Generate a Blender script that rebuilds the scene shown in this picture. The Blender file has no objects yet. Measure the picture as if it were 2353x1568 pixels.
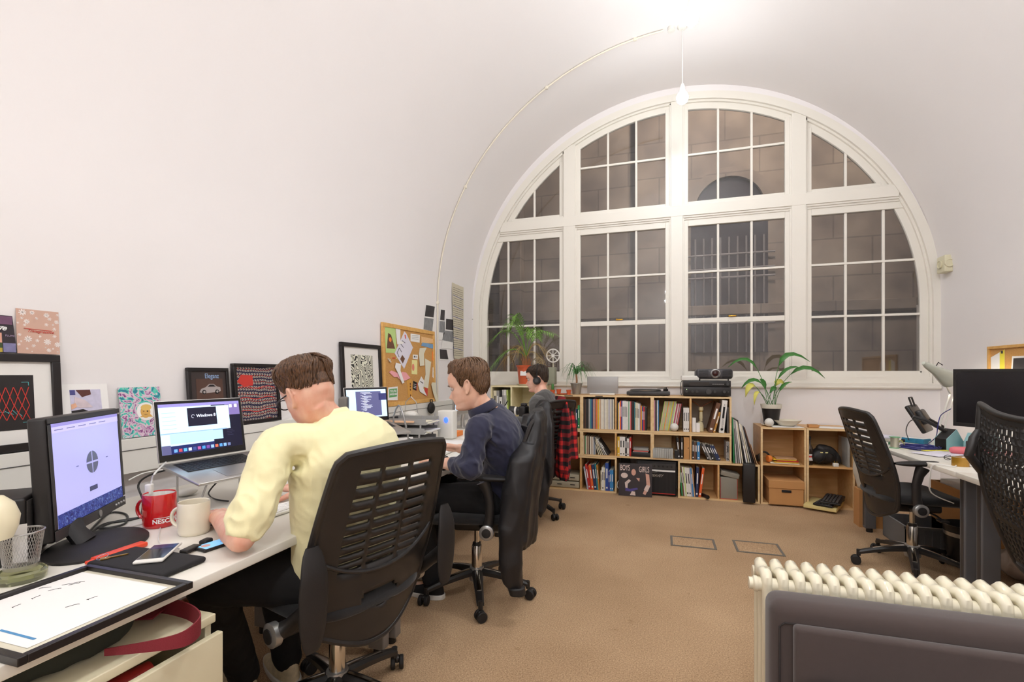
import bpy, bmesh, math, random
from mathutils import Vector, Matrix, noise
V = Vector
PI = math.pi
random.seed(7)
COL = bpy.context.scene.collection
SC = bpy.context.scene

# ------------------------------------------------------------------ camera
FPX, CX, HY, CAMZ, YAW = 1111.0, 1176.5, 860.0, 1.22, math.radians(17.25)
cam_d = bpy.data.cameras.new('camera')
cam_d.sensor_width = 36.0
cam_d.lens = FPX / 2353.0 * 36.0
cam_d.shift_y = (HY - 784.0) / 2353.0
cam_d.clip_start = 0.02
cam = bpy.data.objects.new('camera', cam_d)
cam.location = (0, 0, CAMZ)
cam.rotation_euler = (PI / 2, 0, YAW)
COL.objects.link(cam)
SC.camera = cam

# ------------------------------------------------------------------ world, exposure
world = bpy.data.worlds.new('night_sky')
SC.world = world
world.use_nodes = True
world.node_tree.nodes['Background'].inputs[0].default_value = (0.14, 0.12, 0.15, 1)
world.node_tree.nodes['Background'].inputs[1].default_value = 0.5
SC.view_settings.view_transform = 'Standard'
SC.view_settings.look = 'None'
SC.view_settings.gamma = 1.0
SC.view_settings.use_curve_mapping = False
SC.view_settings.exposure = 0.14

BULB_E = 370.0          # radiance of the bare bulbs
BULBS = [(0.17, 4.5, 3.65, 0.34), (0.19, 3.5, 3.65, 0.46), (0.35, 2.0, 3.7, 1.4), (0.13, 0.0, 3.5, 1.05), (0.13, -1.8, 3.3, 1.4), (0.13, -3.4, 3.3, 1.4)]   # x, y, z, strength; last four unseen, added to even the light


def facade_fill(loc, energy, col, size):
    l = bpy.data.lights.new('facade_fill', 'AREA')
    l.shape = 'DISK'; l.size = size; l.energy = energy; l.color = col
    o = bpy.data.objects.new('facade_fill', l)
    o.location = loc
    o.rotation_euler = (math.radians(62), 0, 0)
    COL.objects.link(o)


facade_fill((1.2, 5.9, 7.0), 230, (1.0, 0.86, 0.78), 0.8)  # unseen area light added outside to brighten the stone facade

# ------------------------------------------------------------------ pixel -> world helpers (photo frame 2353x1568)
FW = (-math.sin(YAW), math.cos(YAW)); RW = (math.cos(YAW), math.sin(YAW))


def ray(px, py):
    u = (px - CX) / FPX
    return V((FW[0] + u * RW[0], FW[1] + u * RW[1], -(py - HY) / FPX))


def at_x(px, py, X): d = ray(px, py); t = X / d.x; return V((X, d.y * t, CAMZ + d.z * t))
def at_y(px, py, Y): d = ray(px, py); t = Y / d.y; return V((d.x * t, Y, CAMZ + d.z * t))
def at_z(px, py, Z): d = ray(px, py); t = (Z - CAMZ) / d.z; return V((d.x * t, d.y * t, Z))
def at_t(px, py, t): d = ray(px, py); return V((d.x * t, d.y * t, CAMZ + d.z * t))


# ------------------------------------------------------------------ materials
MATS = {}


def srgb(h):
    if isinstance(h, str):
        c = [int(h[i:i + 2], 16) / 255 for i in (0, 2, 4)]
        return tuple((x / 12.92 if x <= 0.04045 else ((x + 0.055) / 1.055) ** 2.4) for x in c)
    return tuple(h)


def mat(name, col='808080', rough=0.5, metal=0.0, var=0.06, scale=8.0, bump=0.0, bscale=60.0, emit=None, estr=0.0,
        spec=0.5, coat=0.0, sheen=0.0, alpha=1.0, trans=0.0, stretch=None):
    """procedural material: principled with a noise-driven tint and optional noise bump"""
    if name in MATS: return MATS[name]
    m = bpy.data.materials.new(name); m.use_nodes = True
    nt = m.node_tree; b = nt.nodes['Principled BSDF']
    c = srgb(col)
    tc = nt.nodes.new('ShaderNodeTexCoord')
    src = tc.outputs['Object']
    if stretch:
        mp = nt.nodes.new('ShaderNodeMapping'); mp.inputs['Scale'].default_value = stretch
        nt.links.new(src, mp.inputs[0]); src = mp.outputs[0]
    if var > 0:
        n = nt.nodes.new('ShaderNodeTexNoise'); n.inputs['Scale'].default_value = scale; n.inputs['Detail'].default_value = 4
        nt.links.new(src, n.inputs['Vector'])
        r = nt.nodes.new('ShaderNodeMix'); r.data_type = 'RGBA'
        r.inputs[6].default_value = tuple(max(0, x * (1 - var)) for x in c) + (1,)
        r.inputs[7].default_value = tuple(min(1, x * (1 + var)) for x in c) + (1,)
        nt.links.new(n.outputs[0], r.inputs[0]); nt.links.new(r.outputs[2], b.inputs['Base Color'])
    else:
        b.inputs['Base Color'].default_value = c + (1,)
    b.inputs['Roughness'].default_value = rough; b.inputs['Metallic'].default_value = metal
    b.inputs['Specular IOR Level'].default_value = spec
    if coat: b.inputs['Coat Weight'].default_value = coat; b.inputs['Coat Roughness'].default_value = 0.08
    if sheen: b.inputs['Sheen Weight'].default_value = sheen
    if trans: b.inputs['Transmission Weight'].default_value = trans
    if alpha < 1: b.inputs['Alpha'].default_value = alpha
    if bump > 0:
        n2 = nt.nodes.new('ShaderNodeTexNoise'); n2.inputs['Scale'].default_value = bscale; n2.inputs['Detail'].default_value = 5
        nt.links.new(src, n2.inputs['Vector'])
        bp = nt.nodes.new('ShaderNodeBump'); bp.inputs['Strength'].default_value = bump; bp.inputs['Distance'].default_value = 0.01
        nt.links.new(n2.outputs[0], bp.inputs['Height']); nt.links.new(bp.outputs[0], b.inputs['Normal'])
    if emit is not None:
        b.inputs['Emission Color'].default_value = srgb(emit) + (1,); b.inputs['Emission Strength'].default_value = estr
    MATS[name] = m
    return m


def nodes_mat(name, fn):
    if name in MATS: return MATS[name]
    m = bpy.data.materials.new(name); m.use_nodes = True
    fn(m.node_tree, m.node_tree.nodes['Principled BSDF']); MATS[name] = m
    return m


def ramp(nt, src, stops, interp='LINEAR'):
    r = nt.nodes.new('ShaderNodeValToRGB'); r.color_ramp.interpolation = interp
    e = r.color_ramp.elements
    while len(e) < len(stops): e.new(0.5)
    for i, (p, c) in enumerate(stops):
        e[i].position = p; e[i].color = srgb(c) + (1,)
    nt.links.new(src, r.inputs[0]); return r.outputs[0]


def texcoord(nt, scale=(1, 1, 1), rot=(0, 0, 0), kind='Object'):
    tc = nt.nodes.new('ShaderNodeTexCoord'); mp = nt.nodes.new('ShaderNodeMapping')
    mp.inputs['Scale'].default_value = scale; mp.inputs['Rotation'].default_value = rot
    nt.links.new(tc.outputs[kind], mp.inputs[0]); return mp.outputs[0]


def math_node(nt, op, a, b=None):
    n = nt.nodes.new('ShaderNodeMath'); n.operation = op
    for i, x in enumerate((a, b)):
        if x is None: continue
        if isinstance(x, (int, float)): n.inputs[i].default_value = x
        else: nt.links.new(x, n.inputs[i])
    return n.outputs[0]


def rough_set(b, r): b.inputs['Roughness'].default_value = r


# ------------------------------------------------------------------ objects
def thing(name, label, cat, loc=(0, 0, 0), rotz=0, group=None, kind=None):
    o = bpy.data.objects.new(name, None); COL.objects.link(o)
    o.empty_display_size = 0.05
    o.location = loc; o.rotation_euler = (0, 0, rotz)
    if label: o['label'] = label
    if cat: o['category'] = cat
    if group: o['group'] = group
    if kind: o['kind'] = kind
    return o


def tag(o, label=None, cat=None, group=None, kind=None):
    if label: o['label'] = label
    if cat: o['category'] = cat
    if group: o['group'] = group
    if kind: o['kind'] = kind
    return o


def world_of(o):
    m = Matrix.LocRotScale(o.location, o.rotation_euler, o.scale)
    return (world_of(o.parent) @ m) if o.parent else m


def dup(root, loc=None, rotz=None, label=None, group=None, scale=None):
    r = root.copy(); COL.objects.link(r)
    if loc is not None: r.location = loc
    if rotz is not None: r.rotation_euler = (0, 0, rotz)
    if scale is not None: r.scale = scale
    if label: r['label'] = label
    if group: r['group'] = group
    for ch in list(root.children):
        c = ch.copy(); COL.objects.link(c); c.parent = r
        for g in list(ch.children):
            d = g.copy(); COL.objects.link(d); d.parent = c
    return r


def frame_from(axis, up=V((0, 0, 1))):
    z = axis.normalized()
    if abs(z.dot(up)) > 0.98: up = V((1, 0, 0))
    x = up.cross(z).normalized(); y = z.cross(x)
    return x, y, z


class MB:
    """mesh builder: gathers shapes with material slots, builds ONE mesh object"""
    def __init__(s, M=None):
        s.v = []; s.f = []; s.m = []; s.mats = []; s.M = M or Matrix.Identity(4)

    def mi(s, m):
        if m not in s.mats: s.mats.append(m)
        return s.mats.index(m)

    def add(s, vs, fs, m):
        n = len(s.v); k = s.mi(m)
        s.v += [s.M @ V(p) for p in vs]
        s.f += [tuple(i + n for i in f) for f in fs]; s.m += [k] * len(fs)
        return s

    def box(s, c, d, m, R=None):
        hx, hy, hz = d[0] / 2, d[1] / 2, d[2] / 2
        vs = [V((x, y, z)) for x in (-hx, hx) for y in (-hy, hy) for z in (-hz, hz)]
        if R is not None: vs = [R @ p for p in vs]
        c = V(c)
        return s.add([p + c for p in vs], [(0, 1, 3, 2), (4, 6, 7, 5), (0, 4, 5, 1), (2, 3, 7, 6), (0, 2, 6, 4), (1, 5, 7, 3)], m)

    def bb(s, x0, x1, y0, y1, z0, z1, m):
        return s.box(((x0 + x1) / 2, (y0 + y1) / 2, (z0 + z1) / 2), (abs(x1 - x0), abs(y1 - y0), abs(z1 - z0)), m)

    def rbox(s, c, d, r, m, R=None, seg=3):
        bm = bmesh.new(); bmesh.ops.create_cube(bm, size=1.0)
        for v in bm.verts: v.co = V((v.co.x * d[0], v.co.y * d[1], v.co.z * d[2]))
        r = min(r, min(d) * 0.49)
        bmesh.ops.bevel(bm, geom=list(bm.edges), offset=r, segments=seg, profile=0.5, affect='EDGES')
        vs = [v.co.copy() for v in bm.verts]; fs = [tuple(v.index for v in f.verts) for f in bm.faces]
        bm.free(); c = V(c)
        if R is not None: vs = [R @ p for p in vs]
        return s.add([p + c for p in vs], fs, m)

    def cyl(s, p0, p1, r0, m, r1=None, n=16, caps=True):
        p0, p1 = V(p0), V(p1); r1 = r0 if r1 is None else r1
        x, y, z = frame_from(p1 - p0)
        vs = []
        for p, r in ((p0, r0), (p1, r1)):
            for i in range(n):
                a = 2 * PI * i / n; vs.append(p + x * (r * math.cos(a)) + y * (r * math.sin(a)))
        fs = [(i, (i + 1) % n, n + (i + 1) % n, n + i) for i in range(n)]
        if caps: fs += [tuple(range(n - 1, -1, -1)), tuple(range(n, 2 * n))]
        return s.add(vs, fs, m)

    def tube(s, pts, r, m, n=8, closed=False, flat=1.0, up=None, caps=True):
        pts = [V(p) for p in pts]; k = len(pts)
        rs = r if isinstance(r, (list, tuple)) else [r] * k
        vs = []; px = None
        for i, p in enumerate(pts):
            if closed: t = pts[(i + 1) % k] - pts[i - 1]
            else: t = pts[min(i + 1, k - 1)] - pts[max(i - 1, 0)]
            if t.length < 1e-9: t = V((0, 0, 1))
            t.normalize()
            if px is None:
                x, y, _ = frame_from(t, up or V((0, 0, 1)))
            else:
                x = (px - t * px.dot(t))
                if x.length < 1e-6: x = frame_from(t)[0]
                x.normalize(); y = t.cross(x)
            px = x
            for j in range(n):
                a = 2 * PI * j / n; vs.append(p + x * (rs[i] * math.cos(a)) + y * (rs[i] * flat * math.sin(a)))
        fs = []
        for i in range(k if closed else k - 1):
            a, b = i * n, ((i + 1) % k) * n
            for j in range(n): fs.append((a + j, a + (j + 1) % n, b + (j + 1) % n, b + j))
        if not closed and caps: fs += [tuple(range(n - 1, -1, -1)), tuple(range((k - 1) * n, k * n))]
        return s.add(vs, fs, m)

    def ribbon(s, pts, wvec, th, m):
        """flat strap: pts centre line, wvec half-width vector(s)"""
        pts = [V(p) for p in pts]; k = len(pts); vs = []
        for i, p in enumerate(pts):
            w = V(wvec[i]) if isinstance(wvec, list) else V(wvec)
            t = (pts[min(i + 1, k - 1)] - pts[max(i - 1, 0)])
            nn = t.cross(w)
            nn = nn.normalized() * th / 2 if nn.length > 1e-9 else V((0, 0, th / 2))
            vs += [p - w - nn, p + w - nn, p + w + nn, p - w + nn]
        fs = []
        for i in range(k - 1):
            a, b = 4 * i, 4 * i + 4
            for j in range(4): fs.append((a + j, a + (j + 1) % 4, b + (j + 1) % 4, b + j))
        fs += [(3, 2, 1, 0), (4 * k - 4, 4 * k - 3, 4 * k - 2, 4 * k - 1)]
        return s.add(vs, fs, m)

    def lathe(s, prof, c, m, n=24, axis=(0, 0, 1), caps=True):
        c = V(c); x, y, z = frame_from(V(axis)); vs = []
        for r, h in prof:
            for i in range(n):
                a = 2 * PI * i / n; vs.append(c + z * h + x * (r * math.cos(a)) + y * (r * math.sin(a)))
        fs = []
        for j in range(len(prof) - 1):
            for i in range(n): fs.append((j * n + i, j * n + (i + 1) % n, (j + 1) * n + (i + 1) % n, (j + 1) * n + i))
        if caps:
            if prof[0][0] > 1e-6: fs.append(tuple(range(n - 1, -1, -1)))
            if prof[-1][0] > 1e-6: fs.append(tuple(range((len(prof) - 1) * n, len(prof) * n)))
        return s.add(vs, fs, m)

    def ball(s, c, r, m, nu=16, nv=10, R=None):
        r = (r, r, r) if isinstance(r, (int, float)) else r
        vs = []; c = V(c)
        for j in range(nv + 1):
            th = PI * j / nv
            for i in range(nu):
                a = 2 * PI * i / nu
                p = V((r[0] * math.sin(th) * math.cos(a), r[1] * math.sin(th) * math.sin(a), r[2] * math.cos(th)))
                vs.append(c + (R @ p if R is not None else p))
        fs = [(j * nu + i, (j + 1) * nu + i, (j + 1) * nu + (i + 1) % nu, j * nu + (i + 1) % nu) for j in range(nv) for i in range(nu)]
        return s.add(vs, fs, m)

    def prism(s, poly, O, U, W, th, m):
        """2-D polygon (u,w) in plane O,U,W thickened by vector th"""
        O, U, W, th = V(O), V(U), V(W), V(th); n = len(poly)
        a = [O + U * p[0] + W * p[1] for p in poly]
        vs = a + [p + th for p in a]
        fs = [tuple(range(n - 1, -1, -1)), tuple(range(n, 2 * n))] + [(i, (i + 1) % n, n + (i + 1) % n, n + i) for i in range(n)]
        return s.add(vs, fs, m)

    def grid(s, fn, nu, nv, m, cu=False, cv=False, skip=None):
        vs = [fn(i / (nu if cu else nu - 1), j / (nv if cv else nv - 1)) for j in range(nv) for i in range(nu)]
        fs = []
        for j in range(nv if cv else nv - 1):
            for i in range(nu if cu else nu - 1):
                if skip and skip(i, j): continue
                fs.append((j * nu + i, j * nu + (i + 1) % nu, ((j + 1) % nv) * nu + (i + 1) % nu, ((j + 1) % nv) * nu + i))
        return s.add(vs, fs, m)

    def build(s, name, parent=None, smooth=True, ang=0.7, solid=0, bevel=0, sub=0, world=True, fixn=True):
        me = bpy.data.meshes.new(name)
        vs = s.v
        if parent is not None and world:
            inv = world_of(parent).inverted(); vs = [inv @ p for p in vs]
        me.from_pydata([tuple(p) for p in vs], [], s.f)
        for m in s.mats: me.materials.append(m)
        me.polygons.foreach_set('material_index', s.m)
        if fixn:
            bm = bmesh.new(); bm.from_mesh(me); bmesh.ops.recalc_face_normals(bm, faces=bm.faces); bm.to_mesh(me); bm.free()
        me.update()
        if smooth:
            me.shade_smooth(); me.set_sharp_from_angle(angle=ang)
        o = bpy.data.objects.new(name, me); COL.objects.link(o)
        if parent is not None: o.parent = parent
        if solid:
            md = o.modifiers.new('solid', 'SOLIDIFY'); md.thickness = solid; md.offset = 0
        if bevel:
            md = o.modifiers.new('bevel', 'BEVEL'); md.width = bevel; md.segments = 2; md.limit_method = 'ANGLE'
        if sub:
            md = o.modifiers.new('sub', 'SUBSURF'); md.levels = sub; md.render_levels = sub
        return o


def struct(name, mb, parent=None, **k):
    o = mb.build(name, parent, **k)
    if parent is None: o['kind'] = 'structure'
    return o


class Pn:
    """flat panel frame: O corner, U right, W up, N towards the viewer"""
    def __init__(s, O, U, W, N=None):
        s.O = V(O); s.U = V(U).normalized(); s.W = V(W).normalized()
        s.N = V(N).normalized() if N is not None else s.U.cross(s.W)

    def p(s, u, w, h=0): return s.O + s.U * u + s.W * w + s.N * h

    def rect(s, mb, u0, w0, u1, w1, m, h=0.0, th=0.0006):
        return mb.prism([(u0, w0), (u1, w0), (u1, w1), (u0, w1)], s.p(0, 0, h), s.U, s.W, s.N * th, m)

    def poly(s, mb, pts, m, h=0.0, th=0.0006): return mb.prism(pts, s.p(0, 0, h), s.U, s.W, s.N * th, m)

    def line(s, mb, a, b, w, m, h=0.0, th=0.0006):
        d = V((b[0] - a[0], b[1] - a[1])); L = d.length
        if L < 1e-9: return
        n = V((-d.y, d.x)) / L * w / 2
        return s.poly(mb, [(a[0] - n.x, a[1] - n.y), (b[0] - n.x, b[1] - n.y), (b[0] + n.x, b[1] + n.y), (a[0] + n.x, a[1] + n.y)], m, h, th)

    def disc(s, mb, c, r, m, h=0.0, n=24, th=0.0006, ry=None):
        ry = ry or r
        return s.poly(mb, [(c[0] + r * math.cos(2 * PI * i / n), c[1] + ry * math.sin(2 * PI * i / n)) for i in range(n)], m, h, th)


def text_geo(mb, txt, pn, u, w, size, m, h=0.001, align='LEFT', ext=0.0003, rot=0.0, shear=0.0, bold=0.0, sx=1.0):
    """lettering as mesh, added to builder mb"""
    cu = bpy.data.curves.new('lettering', 'FONT'); cu.body = txt; cu.size = size; cu.align_x = align
    cu.extrude = ext; cu.shear = shear; cu.offset = bold
    cu.resolution_u = 3
    ob = bpy.data.objects.new('lettering', cu); COL.objects.link(ob)
    dg = bpy.context.evaluated_depsgraph_get()
    me = bpy.data.meshes.new_from_object(ob.evaluated_get(dg))
    ca, sa = math.cos(rot), math.sin(rot)
    vs = []
    for v in me.vertices:
        x, y = v.co.x * sx, v.co.y
        vs.append(pn.p(u + x * ca - y * sa, w + x * sa + y * ca, h + ext + v.co.z))
    fs = [tuple(p.vertices) for p in me.polygons]
    mb.add(vs, fs, m)
    bpy.data.objects.remove(ob); bpy.data.curves.remove(cu); bpy.data.meshes.remove(me)
# ================================================================== common materials
wall_paint = mat('wall_paint', 'EFEAE9', 0.7, var=0.02, scale=1.5, bump=0.05, bscale=25)
frame_paint = mat('cream_window_paint', 'EBE6DC', 0.4, var=0.02, scale=4)
white_lam = mat('white_laminate', 'E6E1D6', 0.35, var=0.02, scale=3)
white_pl = mat('white_plastic', 'E4E1DA', 0.4, var=0.02)
black_pl = mat('black_plastic', '1B1818', 0.42, var=0.1, bump=0.05, bscale=400)
black_soft = mat('soft_black_rubber', '1A1717', 0.6, var=0.1, bump=0.08, bscale=300)
dark_grey = mat('dark_grey_plastic', '3A3838', 0.45, var=0.08)
grey_metal = mat('grey_painted_metal', '8A8784', 0.42, 0.3, var=0.04)
dgrey_metal = mat('slate_painted_metal', '6C6C70', 0.45, 0.2, var=0.04)
chrome = mat('chrome', 'C9C6C0', 0.16, 1.0, var=0.03)
alu = mat('brushed_aluminium', 'BDBBB8', 0.32, 0.9, var=0.03, bump=0.02, bscale=200)
paper_w = mat('white_paper', 'F0EDEA', 0.75, var=0.02)
paper_c = mat('cream_paper', 'E5DFC8', 0.75, var=0.03)
ink = mat('black_ink', '1A181A', 0.7, var=0.05)
red_ink = mat('red_ink', 'C4352C', 0.6, var=0.05)
white_ink = mat('white_ink', 'EFEDEA', 0.6, var=0.02)
blue_ink = mat('blue_ink', '2B3A86', 0.6, var=0.05)
brass = mat('brass', 'C79A3C', 0.3, 0.9, var=0.05)
cable_b = mat('black_cable', '191919', 0.45, var=0.1)
cable_w = mat('white_cable', 'E2E0DA', 0.45, var=0.03)


def wood_fn(c1, c2, rough=0.45):
    def fn(nt, b):
        v = texcoord(nt, (1.2, 9, 9))
        n = nt.nodes.new('ShaderNodeTexNoise'); n.inputs['Scale'].default_value = 3; n.inputs['Detail'].default_value = 8
        n.inputs['Distortion'].default_value = 0.6
        nt.links.new(v, n.inputs['Vector'])
        nt.links.new(ramp(nt, n.outputs[0], [(0.25, c1), (0.75, c2)]), b.inputs['Base Color']); rough_set(b, rough)
    return fn


birch = nodes_mat('birch_veneer', wood_fn('C9985C', 'E0B47C'))
birch_edge = nodes_mat('birch_edge', wood_fn('D9B481', 'EBD0A2'))
pale_wood = nodes_mat('pale_wood', wood_fn('DCCB9C', 'EADFB8'))
oak_frame = nodes_mat('oak_frame', wood_fn('D49E52', 'E8B86E'))
brown_wood = nodes_mat('brown_skirting_wood', wood_fn('5E3019', '7A4224'))
cork = nodes_mat('cork', lambda nt, b: (nt.links.new(ramp(nt, (lambda n: (setattr(n.inputs['Scale'], 'default_value', 140), setattr(n.inputs['Detail'], 'default_value', 4), n.outputs[0])[2])(nt.nodes.new('ShaderNodeTexNoise')), [(0.3, 'BC8544'), (0.7, 'D9A868')]), b.inputs['Base Color']), rough_set(b, 0.9)))


def carpet_fn(nt, b):
    v = texcoord(nt)
    n1 = nt.nodes.new('ShaderNodeTexNoise'); n1.inputs['Scale'].default_value = 170; n1.inputs['Detail'].default_value = 6
    n2 = nt.nodes.new('ShaderNodeTexNoise'); n2.inputs['Scale'].default_value = 1.1; n2.inputs['Detail'].default_value = 3
    n3 = nt.nodes.new('ShaderNodeTexNoise'); n3.inputs['Scale'].default_value = 12; n3.inputs['Detail'].default_value = 5
    for n in (n1, n2, n3): nt.links.new(v, n.inputs['Vector'])
    c = ramp(nt, n1.outputs[0], [(0.3, '9E8266'), (0.5, 'C0A07E'), (0.72, 'DCBE98')])
    d = ramp(nt, n2.outputs[0], [(0.35, 'E6E2DE'), (0.65, 'FFFFFF')])
    e = ramp(nt, n3.outputs[0], [(0.22, 'DDD6CC'), (0.33, 'FFFFFF')])
    mx = nt.nodes.new('ShaderNodeMix'); mx.data_type = 'RGBA'; mx.blend_type = 'MULTIPLY'; mx.inputs[0].default_value = 1
    nt.links.new(c, mx.inputs[6]); nt.links.new(d, mx.inputs[7])
    m2 = nt.nodes.new('ShaderNodeMix'); m2.data_type = 'RGBA'; m2.blend_type = 'MULTIPLY'; m2.inputs[0].default_value = 1
    nt.links.new(mx.outputs[2], m2.inputs[6]); nt.links.new(e, m2.inputs[7])
    nt.links.new(m2.outputs[2], b.inputs['Base Color']); rough_set(b, 0.95)
    b.inputs['Specular IOR Level'].default_value = 0.15
    bp = nt.nodes.new('ShaderNodeBump'); bp.inputs['Strength'].default_value = 0.6; bp.inputs['Distance'].default_value = 0.006
    nt.links.new(n1.outputs[0], bp.inputs['Height']); nt.links.new(bp.outputs[0], b.inputs['Normal'])


carpet = nodes_mat('brown_carpet', carpet_fn)


def glass_fn(nt, b):
    nt.nodes.remove(b)
    out = [n for n in nt.nodes if n.type == 'OUTPUT_MATERIAL'][0]
    tr = nt.nodes.new('ShaderNodeBsdfTransparent'); tr.inputs[0].default_value = (0.9, 0.9, 0.9, 1)
    gl = nt.nodes.new('ShaderNodeBsdfGlossy'); gl.inputs['Roughness'].default_value = 0.015
    fr = nt.nodes.new('ShaderNodeFresnel'); fr.inputs[0].default_value = 1.5
    k = math_node(nt, 'MULTIPLY', fr.outputs[0], 1.6)
    mx = nt.nodes.new('ShaderNodeMixShader')
    nt.links.new(k, mx.inputs[0]); nt.links.new(tr.outputs[0], mx.inputs[1]); nt.links.new(gl.outputs[0], mx.inputs[2])
    nt.links.new(mx.outputs[0], out.inputs[0])


pane_glass = nodes_mat('window_glass', glass_fn)

# ================================================================== room shell
XL, XR, YB, YF = -2.20, 2.46, 5.45, -4.6
VCX, VCZ, VR = 0.13, 1.95, 2.33
struct('floor', MB().bb(XL - .1, XR + .1, YF - .1, YB + .3, -0.06, 0, carpet))
struct('wall_left', MB().bb(XL - .12, XL, YF, YB + .12, 0, VCZ, wall_paint))
struct('wall_right', MB().bb(XR, XR + .12, YF, YB + .12, 0, VCZ, wall_paint))
mb = MB()
mb.bb(XL, XR, YF - .12, YF, 0, 4.4, wall_paint)
struct('wall_front', mb)
NS = 72
mb = MB()
prof = [(VCX + VR * math.cos(PI * i / NS), VCZ + VR * math.sin(PI * i / NS)) for i in range(NS + 1)]
prof2 = [(VCX + (VR + .12) * math.cos(PI * i / NS), VCZ + (VR + .12) * math.sin(PI * i / NS)) for i in range(NS + 1)]
vs = []; n = NS + 1
for y in (YF - .12, YB + .12):
    vs += [V((x, y, z)) for x, z in prof] + [V((x, y, z)) for x, z in prof2]
fs = []
for i in range(NS):
    fs.append((i, i + 1, 2 * n + i + 1, 2 * n + i)); fs.append((n + i, 3 * n + i, 3 * n + i + 1, n + i + 1))
    fs.append((i, n + i, n + i + 1, i + 1)); fs.append((2 * n + i, 2 * n + i + 1, 3 * n + i + 1, 3 * n + i))
mb.add(vs, fs, wall_paint)
struct('ceiling', mb, ang=1.2)

# back wall with the lunette opening
WCX, WCZ, WR = 0.15, 1.88, 2.315
WB = 1.13      # bottom of the window opening
mb = MB()
mb.bb(XL, XR, YB, YB + .10, 0, WB, wall_paint)
mb.bb(XL - .02, WCX - WR, YB, YB + .10, WB, WCZ, wall_paint)
mb.bb(WCX + WR, XR + .02, YB, YB + .10, WB, WCZ, wall_paint)
vs = []
for y in (YB, YB + .10):
    for i in range(NS + 1):
        a = PI * i / NS
        vs.append(V((WCX + WR * math.cos(a), y, WCZ + WR * math.sin(a))))
    for i in range(NS + 1):
        a = PI * i / NS
        vs.append(V((VCX + (VR + .06) * math.cos(a), y, VCZ - .04 + (VR + .10) * math.sin(a))))
fs = []
for i in range(NS):
    fs += [(i, i + 1, n + i + 1, n + i), (2 * n + i, 3 * n + i, 3 * n + i + 1, 2 * n + i + 1), (i, 2 * n + i, 2 * n + i + 1, i + 1)]
mb.add(vs, fs, wall_paint)
struct('wall_back', mb, ang=0.5)

# window sill and moulding under the window
mb = MB()
mb.tube([(XL + .005, YB - .012, 1.095), (XR - .005, YB - .012, 1.095)], 0.02, frame_paint, n=12)
mb.bb(XL + .005, XR - .005, YB - .03, YB + .02, 1.105, 1.135, frame_paint)
struct('trim_1', mb)

# ================================================================== the lunette window
win = thing('window_1', 'wide semicircular cream sash window with dark panes filling the end wall', None, (WCX, 5.5, WB), kind='structure')
YG = 5.515
RG = 2.172     # radius at which glass begins


def ztop(x, r, cz=WCZ): return cz + math.sqrt(max(0, r * r - (x - WCX) ** 2))


def arc_ring(mb, r0, r1, y0, y1, m, a0=0.0, a1=PI, n=80, cz=WCZ, cx=WCX):
    vs = []
    for r in (r0, r1):
        for y in (y0, y1):
            for i in range(n + 1):
                a = a0 + (a1 - a0) * i / n
                vs.append(V((cx + r * math.cos(a), y, cz + r * math.sin(a))))
    k = n + 1; fs = []
    for i in range(n):
        fs += [(i, i + 1, k + i + 1, k + i), (2 * k + i, 3 * k + i, 3 * k + i + 1, 2 * k + i + 1),
               (i, 2 * k + i, 2 * k + i + 1, i + 1), (k + i, k + i + 1, 3 * k + i + 1, 3 * k + i)]
    fs += [(0, k, 3 * k, 2 * k), (n, 2 * k + n, 3 * k + n, k + n)]
    mb.add(vs, fs, m)


mb = MB()
arc_ring(mb, 2.255, 2.33, 5.44, 5.56, frame_paint)
arc_ring(mb, 2.235, 2.262, 5.468, 5.56, frame_paint)
arc_ring(mb, RG, 2.24, 5.492, 5.53, frame_paint)
for s in (-1, 1):
    for r0, r1, y0 in ((2.255, 2.33, 5.44), (2.235, 2.262, 5.468), (RG, 2.24, 5.492)):
        mb.bb(WCX + s * r0, WCX + s * r1, y0, 5.56, WB, WCZ, frame_paint)
mb.bb(WCX - 2.25, WCX + 2.25, 5.455, 5.56, WB, WB + .065, frame_paint)
mb.bb(WCX - 2.25, WCX + 2.25, 5.48, 5.56, WB + .06, 1.235, frame_paint)
mb.build('window_frame', win, ang=0.5)
mulls = [(-1.131, -0.889), (0.034, 0.265), (1.186, 1.422)]
for a, b in mulls:
    mb = MB()
    mb.bb(a + .055, b - .055, 5.452, 5.56, WB + .03, ztop((a + b) / 2, 2.27), frame_paint)
    mb.bb(a + .04, b - .04, 5.468, 5.55, WB + .03, ztop((a + b) / 2, 2.25), frame_paint)
    mb.build('mullion', win, ang=0.5, bevel=0.003)
mb = MB()
dx = math.sqrt(2.27 ** 2 - (2.97 - WCZ) ** 2)
mb.bb(WCX - dx, WCX + dx, 5.45, 5.56, 2.905, 3.015, frame_paint)
mb.bb(WCX - dx, WCX + dx, 5.462, 5.56, 2.885, 3.03, frame_paint)
mb.bb(WCX - dx - .02, WCX + dx + .02, 5.475, 5.56, 2.865, 3.03, frame_paint)
mb.build('transom', win, ang=0.5, bevel=0.003)
cols = [(-2.047, -1.131, [-1.754, -1.432]), (-0.889, 0.034, [-0.58, -0.273]), (0.265, 1.186, [0.562, 0.882]), (1.422, 2.338, [1.719, 2.033])]
BW = 0.011
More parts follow.
